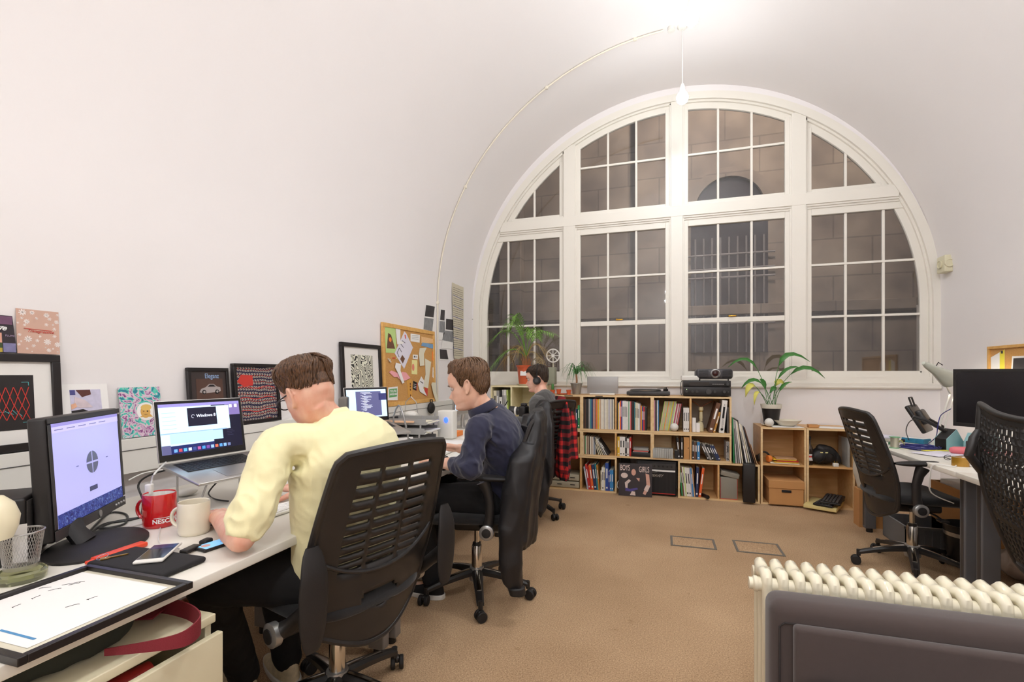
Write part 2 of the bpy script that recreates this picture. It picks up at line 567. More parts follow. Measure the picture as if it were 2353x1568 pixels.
for ci, (a, b, bars) in enumerate(cols):
    # lower light
    sash = MB()
    za, zb = 1.25, 2.80
    lo_out = ci in (0, 3)
    sash.bb(a - .0, b, 5.492, 5.53, za - .03, za, frame_paint)
    sash.bb(a, b, 5.485, 5.535, zb, zb + .075, frame_paint)
    if ci != 0: sash.bb(a - .045, a, 5.485, 5.535, za - .03, zb + .07, frame_paint)
    if ci != 3: sash.bb(b, b + .045, 5.485, 5.535, za - .03, zb + .07, frame_paint)
    so = sash.build('sash', win, ang=0.5, bevel=0.003)
    gb = MB()

    def clip_x(z, r=RG + .02):
        if z <= WCZ: return WCX - r, WCX + r
        d = math.sqrt(r * r - (z - WCZ) ** 2); return WCX - d, WCX + d
    for x in bars: gb.bb(x - BW, x + BW, 5.497, 5.527, za, min(zb, ztop(x, RG + .02)), frame_paint)
    for z in (2.306, 1.789):
        l, r = clip_x(z)
        h = BW if not (z < 2 and ci in (1, 2)) else 0.026
        gb.bb(max(a, l), min(b, r), 5.495, 5.528, z - h, z + h, frame_paint)
    gb.build('glazing_bar', so, ang=0.5, bevel=0.003)
    if ci in (1, 2):
        c = MB(); xc = (a + b) / 2 - .02
        c.rbox((xc, 5.488, 1.826), (.06, .02, .012), .004, brass); c.ball((xc - .035, 5.484, 1.826), .011, brass, 10, 6)
        c.build('sash_catch', so)
    # pane(s)
    g = MB()
    pts = [(a - .005, za - .005), (b + .005, za - .005)]
    if ci == 0: pts = [(WCX - RG - .03, za - .005), (b + .005, za - .005), (b + .005, zb + .005)] + [(WCX - math.sqrt((RG + .03) ** 2 - (z - WCZ) ** 2), z) for z in (2.8, 2.7, 2.6, 2.5, 2.4, 2.3, 2.2, 2.1, 2.0, WCZ)]
    elif ci == 3: pts = [(a - .005, za - .005), (WCX + RG + .03, za - .005)] + [(WCX + math.sqrt((RG + .03) ** 2 - (z - WCZ) ** 2), z) for z in (WCZ, 2.0, 2.1, 2.2, 2.3, 2.4, 2.5, 2.6, 2.7, 2.8)] + [(a - .005, zb + .005)]
    else: pts += [(b + .005, zb + .005), (a - .005, zb + .005)]
    g.prism(pts, (0, 5.512, 0), (1, 0, 0), (0, 0, 1), (0, .004, 0), pane_glass)
    g.build('pane', win, smooth=False)
    # upper light
    za = 3.06
    sash = MB()
    xl, xr = clip_x(za, RG + .03)
    sash.bb(max(a, xl) - .0, min(b, xr), 5.485, 5.535, za - .05, za, frame_paint)
    if ci != 0: sash.bb(a - .045, a, 5.485, 5.535, za - .04, ztop(a, RG + .03), frame_paint)
    if ci != 3: sash.bb(b, b + .045, 5.485, 5.535, za - .04, ztop(b, RG + .03), frame_paint)
    so = sash.build('sash', win, ang=0.5, bevel=0.003)
    gb = MB()
    for x in bars:
        if ztop(x, RG) > za + .05: gb.bb(x - BW, x + BW, 5.497, 5.527, za, ztop(x, RG + .02), frame_paint)
    if ci in (1, 2): gb.bb(a, b, 5.495, 5.528, 3.564 - BW, 3.564 + BW, frame_paint)
    gb.build('glazing_bar', so, ang=0.5, bevel=0.003)
    g = MB()
    x0, x1 = max(a - .005, xl), min(b + .005, xr)
    pts = [(x0, za - .005), (x1, za - .005)] + [(x1 + (x0 - x1) * i / 14, max(za, ztop(x1 + (x0 - x1) * i / 14, RG + .03))) for i in range(15)]
    g.prism(pts, (0, 5.512, 0), (1, 0, 0), (0, 0, 1), (0, .004, 0), pane_glass)
    g.build('pane', win, smooth=False)

# ================================================================== the stone building across the yard
def stone_fn(nt, b):
    v = texcoord(nt, (1, 1, 1), (PI / 2, 0, 0))
    br = nt.nodes.new('ShaderNodeTexBrick'); br.inputs['Scale'].default_value = 1.0
    br.inputs['Brick Width'].default_value = 1.1; br.inputs['Row Height'].default_value = 0.62; br.inputs['Mortar Size'].default_value = 0.012
    br.inputs['Color1'].default_value = srgb('B0A698') + (1,); br.inputs['Color2'].default_value = srgb('A1978B') + (1,); br.inputs['Mortar'].default_value = srgb('8F867C') + (1,)
    nt.links.new(v, br.inputs['Vector'])
    n = nt.nodes.new('ShaderNodeTexNoise'); n.inputs['Scale'].default_value = 1.4; n.inputs['Detail'].default_value = 8
    nt.links.new(v, n.inputs['Vector'])
    mx = nt.nodes.new('ShaderNodeMix'); mx.data_type = 'RGBA'; mx.blend_type = 'MULTIPLY'; mx.inputs[0].default_value = 1
    nt.links.new(br.outputs[0], mx.inputs[6]); nt.links.new(ramp(nt, n.outputs[0], [(0.3, 'ACA6A2'), (0.7, 'F6F0E8')]), mx.inputs[7])
    nt.links.new(mx.outputs[2], b.inputs['Base Color']); rough_set(b, 0.85)


stone = nodes_mat('ashlar_stone', stone_fn)
dstone = mat('dark_stone', '6E6762', 0.8, var=0.2, scale=5)
far_glass = mat('far_window_glass', '2E2B30', 0.2, var=0.1)
fb = thing('stone_building', 'dark stone block facade with an arched window seen through the big window', 'building', (0.5, 9.2, -1.5))
mb = MB()
mb.bb(-5.2, 7.2, 9.2, 9.5, -1.5, 8, stone)
mb.bb(-5.2, 7.2, 9.08, 9.2, 2.25, 2.42, stone)
mb.bb(-5.2, 7.2, 9.10, 9.2, 0.95, 1.10, stone)
mb.build('wall', fb, bevel=0.01)
for x0, x1 in ((-3.05, -2.6), (-0.45, 0.1), (4.0, 4.5)):
    MB().bb(x0, x1, 8.95, 9.2, -1.5, 8, stone).build('pilaster', fb, bevel=0.02)
wx0, wx1 = at_y(1588, 500, 9.15).x, at_y(1765, 500, 9.15).x
wz = at_y(1675, 400, 9.15).z
wc, wr = (wx0 + wx1) / 2, (wx1 - wx0) / 2
MB().prism([(wx0, 1.6), (wx1, 1.6)] + [(wc + wr * math.cos(a * PI / 16), wz - wr + wr * math.sin(a * PI / 16)) for a in range(17)], (0, 9.19, 0), (1, 0, 0), (0, 0, 1), (0, -.03, 0), far_glass).build('window', fb)
mb = MB()
arc_ring(mb, wr - .06, wr + .1, 9.08, 9.2, stone, cx=wc, cz=wz - wr)
mb.build('arch_surround', fb)
mb = MB()
iron = mat('iron_railing', '8A8684', 0.6, 0.3)
for i in range(9):
    x = wx0 + (wx1 - wx0) * (i + .5) / 9; mb.cyl((x, 9.12, 1.6), (x, 9.12, 3.6), .016, iron, n=6)
for z in (2.1, 2.9, 3.05, 3.3): mb.cyl((wx0 - .1, 9.12, z), (wx1 + .1, 9.12, z), .018, iron, n=6)
mb.build('railing', fb)
yard = MB().bb(-5.2, 7.2, 5.75, 9.2, -1.6, -1.5, dstone)
struct('trim_2', yard)
# ================================================================== bare bulbs and conduit
def bulb_mat(k):
    def fn(nt, b):
        b.inputs['Emission Color'].default_value = (0.95, 0.985, 1.0, 1); b.inputs['Emission Strength'].default_value = BULB_E * k
    return nodes_mat('lit_bulb_glass_%d' % int(k * 100), fn)


lab = ['bare lit globe bulb on a white cord nearest the arched window', 'bare lit globe bulb hanging at the top edge of the picture',
       'unseen bare globe bulb added for light in the middle of the vault', 'unseen bare globe bulb added for light just behind the viewpoint', 'unseen bare globe bulb added for light towards the rear of the room', 'unseen bare globe bulb added for light farthest from the arched window']
for (x, y, z, k), L in zip(BULBS, lab):
    ceil = VCZ + math.sqrt(VR ** 2 - (x - VCX) ** 2)
    t = thing('pendant_bulb', L, 'ceiling light', (x, y, ceil), 0, 'bare pendant bulbs')
    MB().lathe([(0.0, 0), (.045, 0), (.045, -.012), (.03, -.03), (.006, -.034)], (x, y, ceil + .004), white_pl).build('ceiling_rose', t)
    MB().tube([(x, y, ceil - .02), (x, y, z + .10)], .004, cable_w).build('cord', t)
    MB().lathe([(.0, .12), (.012, .12), (.02, .10), (.022, .055), (.018, .05)], (x, y, z), white_pl).build('lamp_holder', t)
    MB().lathe([(.016, .06), (.02, .05), (.036, .035), (.048, .012), (.05, -.008), (.042, -.034), (.024, -.05), (.0001, -.055)], (x, y, z), bulb_mat(k), n=24).build('bulb', t)
cond = mat('painted_conduit', 'E4DCCB', 0.5, var=0.05)
mb = MB()
yc = 4.49
mb.tube([(XL + .012, yc, .95), (XL + .012, yc, VCZ)] + [(VCX + (VR - .012) * math.cos(PI - a * (PI / 2) / 30), yc, VCZ + (VR - .012) * math.sin(PI - a * (PI / 2) / 30)) for a in range(1, 30)], .008, cond)
co = mb.build('conduit')
tag(co, 'thin cream conduit curving up the left wall and over the vault', 'cable')
for a in (0.0, .33, .66, .9):
    an = PI - a * PI / 2
    MB().rbox((VCX + (VR - .012) * math.cos(an), yc, VCZ + (VR - .012) * math.sin(an)), (.03, .02, .03), .004, cond).build('clip', co)
mb = MB().lathe([(0, 0), (.032, 0), (.032, -.03), (0, -.034)], (0.08, yc, VCZ + VR), white_pl)
tag(mb.build('junction_box'), 'round white junction box at the crown of the vault beside a pendant', 'junction box')
# ================================================================== desks
def desk(name_label, x0, x1, y0, y1, front, legs, group, leg_m=grey_metal):
    z = 0.72
    t = thing('desk', name_label, 'desk', ((x0 + x1) / 2, (y0 + y1) / 2, 0), 0, group)
    MB().rbox(((x0 + x1) / 2, (y0 + y1) / 2, z - .014), (x1 - x0, y1 - y0, .028), .003, white_lam).build('desktop', t)
    fx = x1 if front > 0 else x0
    s = -1 if front > 0 else 1
    MB().bb(x0 + .12, x1 - .12, y0 + .04, y0 + .08, z - .07, z - .029, leg_m).build('frame', t)
    MB().bb(x0 + .12, x1 - .12, y1 - .08, y1 - .04, z - .07, z - .029, leg_m).build('frame', t)
    for y in legs:
        for xx in (fx + s * .10, fx + s * .72):
            mb = MB(); mb.rbox((xx, y, .36), (.075, .05, .66), .006, leg_m)
            mb.bb(xx - .039, xx - .036, y - .012, y + .012, .05, .68, dark_grey)
            mb.cyl((xx, y, 0), (xx, y, .03), .022, black_pl)
            mb.build('leg', t)
    return t


desk('nearest white desk on the left, holding the framed drawing and mugs', -2.06, -1.08, .30, 1.885, 1, (.35, 1.84), 'white desks along the left wall')
desk('white desk on the left where the navy shirted man works', -2.06, -1.08, 1.89, 3.485, 1, (1.94, 3.44), 'white desks along the left wall')
desk('farthest white desk on the left beside the pale bookcase', -2.06, -1.08, 3.49, 4.96, 1, (3.54, 4.90), 'white desks along the left wall')
desk('far white desk on the right covered with electronics tools', 1.43, 2.23, 3.035, 4.44, -1, (3.10, 4.39), 'white desks along the right wall', dgrey_metal)
desk('near white desk on the right behind the mesh chair', 1.43, 2.23, 1.95, 3.03, -1, (2.02, 2.96), 'white desks along the right wall', dgrey_metal)

# dado trunking on the left wall, skirting
struct('trim_3', MB().bb(XL, XL + .055, -1.0, 5.02, .80, .945, white_pl).bb(XL + .055, XL + .058, -1.0, 5.02, .896, .899, dark_grey), bevel=.003)
struct('baseboard_left', MB().bb(XL, XL + .02, YF, YB, 0, .14, brown_wood), bevel=.004)
struct('baseboard_right', MB().bb(XR - .02, XR, YF, YB, 0, .14, frame_paint), bevel=.004)
struct('trim_4', MB().bb(XL, XL + .11, YB - .13, YB, .14, 1.10, wall_paint), bevel=.01)

# ================================================================== mesh office chair
seat_fab = mat('black_seat_fabric', '141213', 0.9, var=0.15, scale=40, bump=0.2, bscale=500, sheen=.2)
shell_b = mat('black_moulded_back', '242120', 0.38, var=0.08, bump=0.1, bscale=700)
silver = mat('silver_paint', 'A9A8A6', 0.3, 0.7, var=0.03)


def chair_back_pt(u, z):
    """u -1..1 across, z height; local x back (negative)"""
    v = (z - .40) / .60
    w = .20 + .055 * math.sin(min(1, max(0, v) / .45) * PI / 2)
    if v > .45: w = .255 - .035 * ((v - .45) / .55) ** 1.3
    x = -.235 - .035 * math.sin(v * PI) * 0 - .17 * max(0, v - .22) ** 1.25 + .07 * max(0, .2 - v)
    x += .055 * u * u * (1 - .35 * v)
    return V((x, u * w, z))


def chair_parts(t, down=False, spin=0.3):
    # five star base
    for k in range(5):
        a = spin + 2 * PI * k / 5
        d = V((math.cos(a), math.sin(a), 0)); n = V((-d.y, d.x, 0))
        mb = MB()
        for (m, zz, ww, r0, r1) in ((shell_b, 0, 1.0, .03, .285), (chrome, .012, .55, .03, .21)):
            vs = []; N = 9
            for i in range(N):
                s = i / (N - 1); r = r0 + (r1 - r0) * s
                rr = r / .285
                zc = .135 - .055 * rr ** 1.6 + zz * (1 if m is chrome else 0)
                w = (.03 - .012 * rr) * ww; h = (.034 - .012 * rr) * (1 if m is shell_b else .25)
                for (sx, sz) in ((-1, -1), (-1.0, .3), (-.55, 1), (.55, 1), (1.0, .3), (1, -1)):
                    vs.append(d * r + n * (w * sx) + V((0, 0, zc + h * .5 * sz)))
            fs = [(i * 6 + j, i * 6 + (j + 1) % 6, (i + 1) * 6 + (j + 1) % 6, (i + 1) * 6 + j) for i in range(N - 1) for j in range(6)]
            fs += [tuple(range(5, -1, -1)), tuple(range((N - 1) * 6, N * 6))]
            mb.add(vs, fs, m)
        mb.cyl(d * .285 + V((0, 0, .056)), d * .285 + V((0, 0, .095)), .012, shell_b, n=10)
        mb.build('leg', t, ang=.6)
        c = d * .30; b = a + 0.9 + k
        e = V((math.cos(b), math.sin(b), 0)); f = V((-e.y, e.x, 0))
        mb = MB()
        for sg in (-1, 1):
            o = c + f * (.017 * sg) + V((0, 0, .0275))
            mb.lathe([(.0, -.009), (.024, -.009), (.0275, -.005), (.0275, .005), (.024, .009), (.0, .009)], o, black_soft, n=20, axis=f)
        mb.rbox(c + V((0, 0, .042)), (.034, .02, .026), .008, shell_b, R=Matrix.Rotation(b, 3, 'Z'))
        mb.build('caster', t)
    mb = MB()
    mb.lathe([(0, .085), (.042, .085), (.045, .12), (.038, .155), (.0, .16)], (0, 0, 0), silver, n=20)
    mb.lathe([(.0, .10), (.029, .12), (.0285, .27), (.026, .275), (.0, .276)], (0, 0, 0), chrome, n=24)
    mb.lathe([(.02, .27), (.024, .275), (.022, .29), (.0, .292)], (0, 0, 0), shell_b, n=20)
    mb.lathe([(.0, .28), (.0145, .29), (.0145, .40), (0, .40)], (0, 0, 0), chrome, n=16)
    mb.build('gas_column', t)
    mb = MB()
    mb.rbox((-.03, 0, .405), (.28, .20, .05), .015, shell_b)
    mb.rbox((-.13, 0, .40), (.13, .07, .04), .012, shell_b)
    mb.build('mechanism', t)
    mb = MB(); mb.tube([(.0, -.08, .40), (.02, -.20, .395), (.02, -.26, .385)], .006, shell_b); mb.rbox((.02, -.265, .383), (.045, .05, .014), .006, shell_b)
    mb.build('lever', t)

    def seat_fn(u, v):
        a = 2 * PI * u
        cs, sn = math.cos(a), math.sin(a)
        sx = abs(cs) ** .55 * (1 if cs > 0 else -1); sy = abs(sn) ** .55 * (1 if sn > 0 else -1)
        ph = PI * v - PI / 2
        k = abs(math.cos(ph)) ** .35; h = math.sin(ph)
        x = .235 * sx * k + .0; y = .25 * sy * k
        z = .465 + (.035 if h > 0 else .03) * (abs(h) ** .8) * (1 if h > 0 else -1)
        z -= .035 * max(0, (x - .08) / .16) ** 2
        z += .012 * (y / .25) ** 2
        return V((x, y, z))
    MB().grid(seat_fn, 40, 14, seat_fab, cu=True).build('seat', t, ang=2)
    # backrest shell with slots: grid lines follow the slot edges
    rows = []; z = .925; p = .045
    while z > .60:
        rows.append((z, .0075 if z > .74 else .0055)); z -= p; p = max(.026, p * .93)

    def zb_(u): return .335 + .07 * (abs(u) ** 2.5)

    def corner(u, z):
        k = 1.0
        if z > .95: k = 1 - .22 * ((z - .95) / .05) ** 2
        if z < .46: k = 1 - .30 * ((.46 - z) / .12) ** 2
        return k
    zl = sorted({z + h for z, h in rows} | {z - h for z, h in rows})
    lev = [(.0, None)] + [(zz, 1) for zz in [.36, .38, .40, .42, .435, .45, .46, .475, .485, .50, .515, .53, .55, .57]] + [(zz, 1) for zz in zl] + [(zz, 1) for zz in (.945, .955, .965, .975, .985, .992)]
    ul = sorted(set([-1 + i / 12 for i in range(25)] + [-.64, -.20, -.15, .30, .35, .66]) - {-.6666666666666667})
    colsu = [(-.64, -.20), (-.15, .30), (.35, .66)]
    vs = []; Z = [q[0] for q in lev[1:]]

    def vz(u, zz):
        if .60 < zz < .94: return zz - .014 * (u * 1.1) ** 2 * (1 - (zz - .6) / .4) + .010 * u * (zz - .6)
        return zz
    allz = [None] + Z + ['top']
    for q in allz:
        for u in ul:
            zz = zb_(u) if q is None else (1.0 - .016 * u * u if q == 'top' else max(vz(u, q), zb_(u) + .001 * (Z.index(q) + 1)))
            vs.append(chair_back_pt(u * corner(u, zz), zz))
    fs = []; nu_ = len(ul)
    for j in range(len(allz) - 1):
        a, b = allz[j], allz[j + 1]
        for i in range(nu_ - 1):
            uc = (ul[i] + ul[i + 1]) / 2
            if a not in (None,) and b != 'top' and any(abs((a + b) / 2 - rz) < .002 for rz, rh in rows) and any(c0 < uc < c1_ for c0, c1_ in colsu): continue
            if a is not None and b != 'top' and (uc / .34) ** 2 + (((a + b) / 2 - .488) / .034) ** 2 < 1: continue
            fs.append((j * nu_ + i, j * nu_ + i + 1, (j + 1) * nu_ + i + 1, (j + 1) * nu_ + i))
    MB().add(vs, fs, shell_b).build('backrest', t, ang=1.2, solid=.012)

    def back_fn(u01, v01):
        u = -1 + 2 * u01; zt = 1.0 - .016 * u * u; z = zb_(u) + (zt - zb_(u)) * v01
        return chair_back_pt(u * corner(u, z), z)
    # frame rim
    rim = []
    N = 26
    for i in range(N + 1): rim.append(back_fn(0, i / N))
    for i in range(1, N): rim.append(back_fn(i / N, 1))
    for i in range(N, -1, -1): rim.append(back_fn(1, i / N))
    for i in range(N - 1, 0, -1): rim.append(back_fn(i / N, 0))
    mb = MB(); mb.tube(rim, .0115, shell_b, n=8, closed=True)
    # moulded ridge curving between mesh and lower shell
    mb.tube([chair_back_pt(u / 12 * .92, .585 + .05 * (u / 12) ** 2 + .03 * abs(u / 12) ** 3) + V((-.008, 0, 0)) for u in range(-12, 13)], .007, shell_b, n=8)
    mb.build('back_frame', t)
    mb = MB(); mb.rbox((-.195, 0, .425), (.025, .09, .07), .010, shell_b); mb.build('back_bracket', t)
    # arms
    for sg in (-1, 1):
        P = V((-.10, .275 * sg, .44))
        Rm = Matrix.Rotation(-PI / 2 if down else 0, 3, 'Y')

        def T(p):
            if down: return P + V((-.17 + .05 * (p[2] - .262) * 0 + (.262 - p[2]) * 1.0, p[1], .125 + p[0] * 1.1))
            return P + V(p)
        mb = MB()
        mb.lathe([(0, -.012), (.036, -.012), (.037, .01), (.026, .016), (.0, .012)], P + V((0, .02 * sg, 0)), silver, n=24, axis=(0, sg, 0))
        mb.lathe([(0, .012), (.024, .0125), (.022, .018), (.0, .02)], P + V((0, .02 * sg, 0)), black_soft, n=24, axis=(0, sg, 0))
        mb.build('arm_pivot', t)
        mb = MB()
        pts = [P, P + V((-.05, 0, .03)), P + V((-.10, 0, .07)), P + V((-.14, 0, .10)), P + V((-.165, 0, .11))] if down else [T((0, 0, 0)), T((-.012, 0, .07)), T((-.014, 0, .14)), T((.0, 0, .20)), T((.02, 0, .245))]
        mb.tube(pts, [.026, .024, .023, .026, .036], shell_b, n=12, flat=.75, up=V((0, 1, 0)))
        mb.tube([P + V((0, -.01 * sg, 0)), V((-.08, .18 * sg, .42)), V((-.04, .08 * sg, .41))], [.024, .02, .02], shell_b, n=10)
        mb.build('arm_stem', t)

        def pad(u, v):
            a = 2 * PI * u; s = v
            x = -.12 + .27 * s
            w = (.046 if down else .042) * (math.sin(PI * min(1, max(0.0, s * .94 + .03))) ** .35)
            h = .014 * (math.sin(PI * min(1, max(0.0, s * .96 + .02))) ** .4)
            c, sn = math.cos(a), math.sin(a)
            return T((x, w * c, .262 + h * sn * (1 if sn > 0 else 1.3) + .012 * s - .03 * max(0, s - .75) * 2))
        MB().grid(pad, 20, 16, black_soft, cu=True).build('arm_pad', t, ang=2)
    return t


GCH = 'black slatted back office chairs'
CH1 = thing('office_chair', 'black swivel chair nearest the viewpoint, seating the pale yellow shirt man', 'chair', (0, 0, 0), 0, GCH)
chair_parts(CH1, down=True, spin=1.0)
CH1.location = (-1.12, 1.48, 0); CH1.rotation_euler = (0, 0, PI - .30)
def chair_proto():
    t = thing('office_chair', '', 'chair', (0, 0, 0), 0, GCH)
    chair_parts(t, spin=.55)
    return t


CH2 = chair_proto(); CH2['label'] = 'black swivel chair under the man in the navy shirt, black jacket on it'
CH3 = dup(CH2, (-1.10, 4.12, 0), PI - .52, 'black swivel chair farthest back, seating the man with headphones')
CHA = dup(CH2, (1.49, 3.62, 0), .06, 'empty black swivel chair tucked at the far desk on the right')
CH2.location = (-.98, 2.50, 0); CH2.rotation_euler = (0, 0, PI + .20)

# ------------------------------------------------------------------ net-backed chair at the right edge
mesh_b = mat('black_net_back', '1E1B1A', 0.5, var=0.1)


def net_chair():
    C = V((1.61, 2.36, 0))
    t = thing('office_chair', 'black net-backed chair with curved arms at the right edge', 'chair', C, 0)
    a = .35
    fx = V((math.cos(a), math.sin(a), 0)); sy = V((-fx.y, fx.x, 0))

    def L(x, y, z): return C + fx * x + sy * y + V((0, 0, z))

    def bp(u, z):
        v = (z - .38) / .70
        w = .20 + .075 * math.sin(min(1, v / .8) * PI / 2)
        x = -.20 - .10 * math.sin(v * PI * .9) * .6 - .10 * v + .07 * u * u
        return L(x, u * w, z)

    def fn(u01, v01):
        u = 2 * u01 - 1
        zt = 1.045 + .05 * abs(u) ** 2.2; zb = .40 + .05 * u * u
        z = zb + (zt - zb) * v01
        return bp(u, z)

    def skip(i, j):
        if i < 3 or i > 92 or j > 112 or j < 8: return False
        ii = i + (1 if (j // 5) % 2 else 0) + int(1.2 * math.sin(j * .35))
        return (ii % 4 in (0, 1)) and (j % 5 != 0) and not (36 < j < 40)
    MB().grid(fn, 97, 120, mesh_b, skip=skip).build('backrest', t, ang=1.2, solid=.006)
    rim = [fn(0, i / 24) for i in range(25)] + [fn(i / 24, 1) for i in range(1, 24)] + [fn(1, i / 24) for i in range(24, -1, -1)] + [fn(i / 24, 0) for i in range(23, 0, -1)]
    MB().tube(rim, .013, shell_b, n=10, closed=True).build('back_frame', t)
    for s in (-1, 1):
        pts = [bp(s, .98), L(-.29, s * .265, .95), L(-.31, s * .265, .88), L(-.26, s * .265, .82), L(-.16, s * .265, .80), L(.0, s * .265, .805), L(.06, s * .26, .79)]
        MB().tube(pts, [.014, .016, .017, .018, .020, .018, .010], shell_b, n=12).build('armrest', t)
        pts = [L(-.18, s * .265, .80), L(-.19, s * .265, .64), L(-.14, s * .25, .50), L(-.06, s * .20, .44)]
        MB().tube(pts, [.022, .02, .018, .018], shell_b, n=12).build('arm_stem', t)
    MB().tube([bp(-.0, .80) + fx * -.03, bp(0, .6) + fx * -.04, bp(0, .48) + fx * -.04, L(-.12, 0, .42)], [.02, .03, .035, .03], shell_b, n=12).build('spine', t)

    def seat(u, v):
        aa = 2 * PI * u; c, s = math.cos(aa), math.sin(aa)
        ph = PI * v - PI / 2; k = abs(math.cos(ph)) ** .35
        return L(.02 + .24 * (abs(c) ** .6) * (1 if c > 0 else -1) * k, .25 * (abs(s) ** .6) * (1 if s > 0 else -1) * k, .455 + .025 * math.sin(ph))
    MB().grid(seat, 32, 10, seat_fab, cu=True).build('seat', t, ang=2)
    MB().cyl(L(0, 0, .10), L(0, 0, .43), .028, shell_b).build('gas_column', t)
    for k in range(5):
        an = .2 + 2 * PI * k / 5; d = V((math.cos(an), math.sin(an), 0))
        MB().tube([C + V((0, 0, .12)), C + d * .15 + V((0, 0, .10)), C + d * .30 + V((0, 0, .075))], [.03, .024, .018], shell_b).build('leg', t)
        mb = MB(); f = V((-d.y, d.x, 0))
        for sg in (-1, 1): mb.lathe([(0, -.01), (.0275, -.008), (.0275, .008), (0, .01)], C + d * .30 + f * (.016 * sg) + V((0, 0, .0275)), black_soft, axis=f)
        mb.cyl(C + d * .30 + V((0, 0, .03)), C + d * .30 + V((0, 0, .075)), .01, shell_b)
        mb.build('caster', t)
    return t


net_chair()

# ================================================================== column radiator
rad_m = mat('cream_radiator_enamel', 'EDE5CC', 0.18, var=0.02, coat=.5, bump=.03, bscale=14)
rad = thing('column_radiator', 'cream cast column radiator standing behind the grey sofa', 'radiator', (.30, 1.72, 0))
for k in range(17):
    X = .308 + .0452 * k
    mb = MB()
    r = .0145
    for y in (1.655, 1.72, 1.785):
        mb.cyl((X, y, .08), (X, y, .575), r, rad_m, n=14, caps=False)
    for z, s in ((.575, 1), (.08, -1)):
        pts = [(X, 1.655, z - s * .004), (X, 1.657, z + s * .012), (X, 1.672, z + s * .022), (X, 1.70, z + s * .016), (X, 1.72, z + s * .010), (X, 1.74, z + s * .016), (X, 1.768, z + s * .022), (X, 1.783, z + s * .012), (X, 1.785, z - s * .004)]
        mb.tube(pts, [.0145, .0155, .018, .02, .021, .02, .018, .0155, .0145], rad_m, n=14)
    mb.cyl((X - .0226, 1.672, .565), (X + .0226, 1.672, .565), .021, rad_m, n=16)
    mb.cyl((X - .0226, 1.768, .565), (X + .0226, 1.768, .565), .021, rad_m, n=16)
    mb.cyl((X - .0226, 1.672, .10), (X + .0226, 1.672, .10), .021, rad_m, n=16)
    mb.build('radiator_column', rad)
mb = MB(); mb.lathe([(.021, 0), (.024, .004), (.024, .012), (.018, .016), (.018, .026), (.0, .028)], (.286, 1.672, .565), rad_m, axis=(-1, 0, 0)); mb.build('end_plug', rad)
for X in (.331, 1.009):
    MB().bb(X - .02, X + .02, 1.64, 1.80, 0, .10, rad_m).build('foot', rad)

# ================================================================== sofa
sofa_m = mat('grey_brown_felt', '493E3B', 0.95, var=0.05, scale=60, bump=.12, bscale=900, sheen=.3)
sofa = thing('sofa', 'low grey brown felt sofa in the bottom right corner', 'sofa', (1.1, 1.2, 0))
mb = MB(); mb.rbox((1.18, 1.505, .34), (1.80, .11, .535), .035, sofa_m, seg=5); mb.build('backrest', sofa)
mb = MB(); mb.rbox((1.18, 1.435, .40), (1.70, .035, .32), .012, sofa_m, seg=3); mb.build('inner_panel', sofa)
seam = mat('dark_seam', '2E2827', .9)
mb = MB(); mb.tube([(.30, 1.447, .20), (.30, 1.447, .545), (.312, 1.447, .556), (1.0, 1.447, .556), (2.02, 1.447, .556)], .0025, seam, n=6); mb.build('seam', sofa)
mb = MB(); mb.rbox((1.20, 1.12, .39), (1.72, .60, .11), .04, sofa_m, seg=5); mb.build('seat_cushion', sofa)
mb = MB(); mb.rbox((1.18, 1.13, .22), (1.76, .64, .24), .03, sofa_m); mb.build('base', sofa)
for x in (.36, 2.0):
    for y in (.86, 1.5): MB().cyl((x, y, 0), (x, y, .12), .02, dark_grey).build('leg', sofa)
MB().rbox((2.10, 1.16, .34), (.12, .74, .50), .035, sofa_m, seg=5).build('armrest', sofa)

# floor boxes in the carpet
fbm = mat('grey_floor_box_trim', '6E675E', .6, var=.1)
for (p, L) in (((1538, 1232, 1648, 1265), 'left of two grey framed floor boxes set in the carpet'), ((1680, 1242, 1806, 1280), 'right of two grey framed floor boxes set in the carpet')):
    a = at_z(p[0] + 2, p[1], 0); c = at_z(p[2], p[3], 0)
    x0, x1, y1, y0 = a.x, c.x, a.y, c.y
    ctr = V(((x0 + x1) / 2, (y0 + y1) / 2, 0)); t = thing('floor_box', L, 'floor box', ctr, 0, 'floor boxes')
    mb = MB(); w = .016
    mb.bb(x0, x1, y0, y0 + w, .0, .004, fbm).bb(x0, x1, y1 - w, y1, .0, .004, fbm).bb(x0, x0 + w, y0 + w, y1 - w, .0, .004, fbm).bb(x1 - w, x1, y0 + w, y1 - w, .0, .004, fbm)
    mb.build('trim', t)
    MB().bb(x0 + w, x1 - w, y0 + w, y1 - w, .0, .002, carpet).build('lid', t)
# ================================================================== people
def lerp(a, b, t): return a + (b - a) * t


def interp(tab, x):
    """smooth table lookup"""
    if x <= tab[0][0]: return tab[0][1]
    for i in range(len(tab) - 1):
        if x <= tab[i + 1][0]:
            s = (x - tab[i][0]) / (tab[i + 1][0] - tab[i][0]); s = s * s * (3 - 2 * s) * .5 + s * .5
            return lerp(tab[i][1], tab[i + 1][1], s)
    return tab[-1][1]


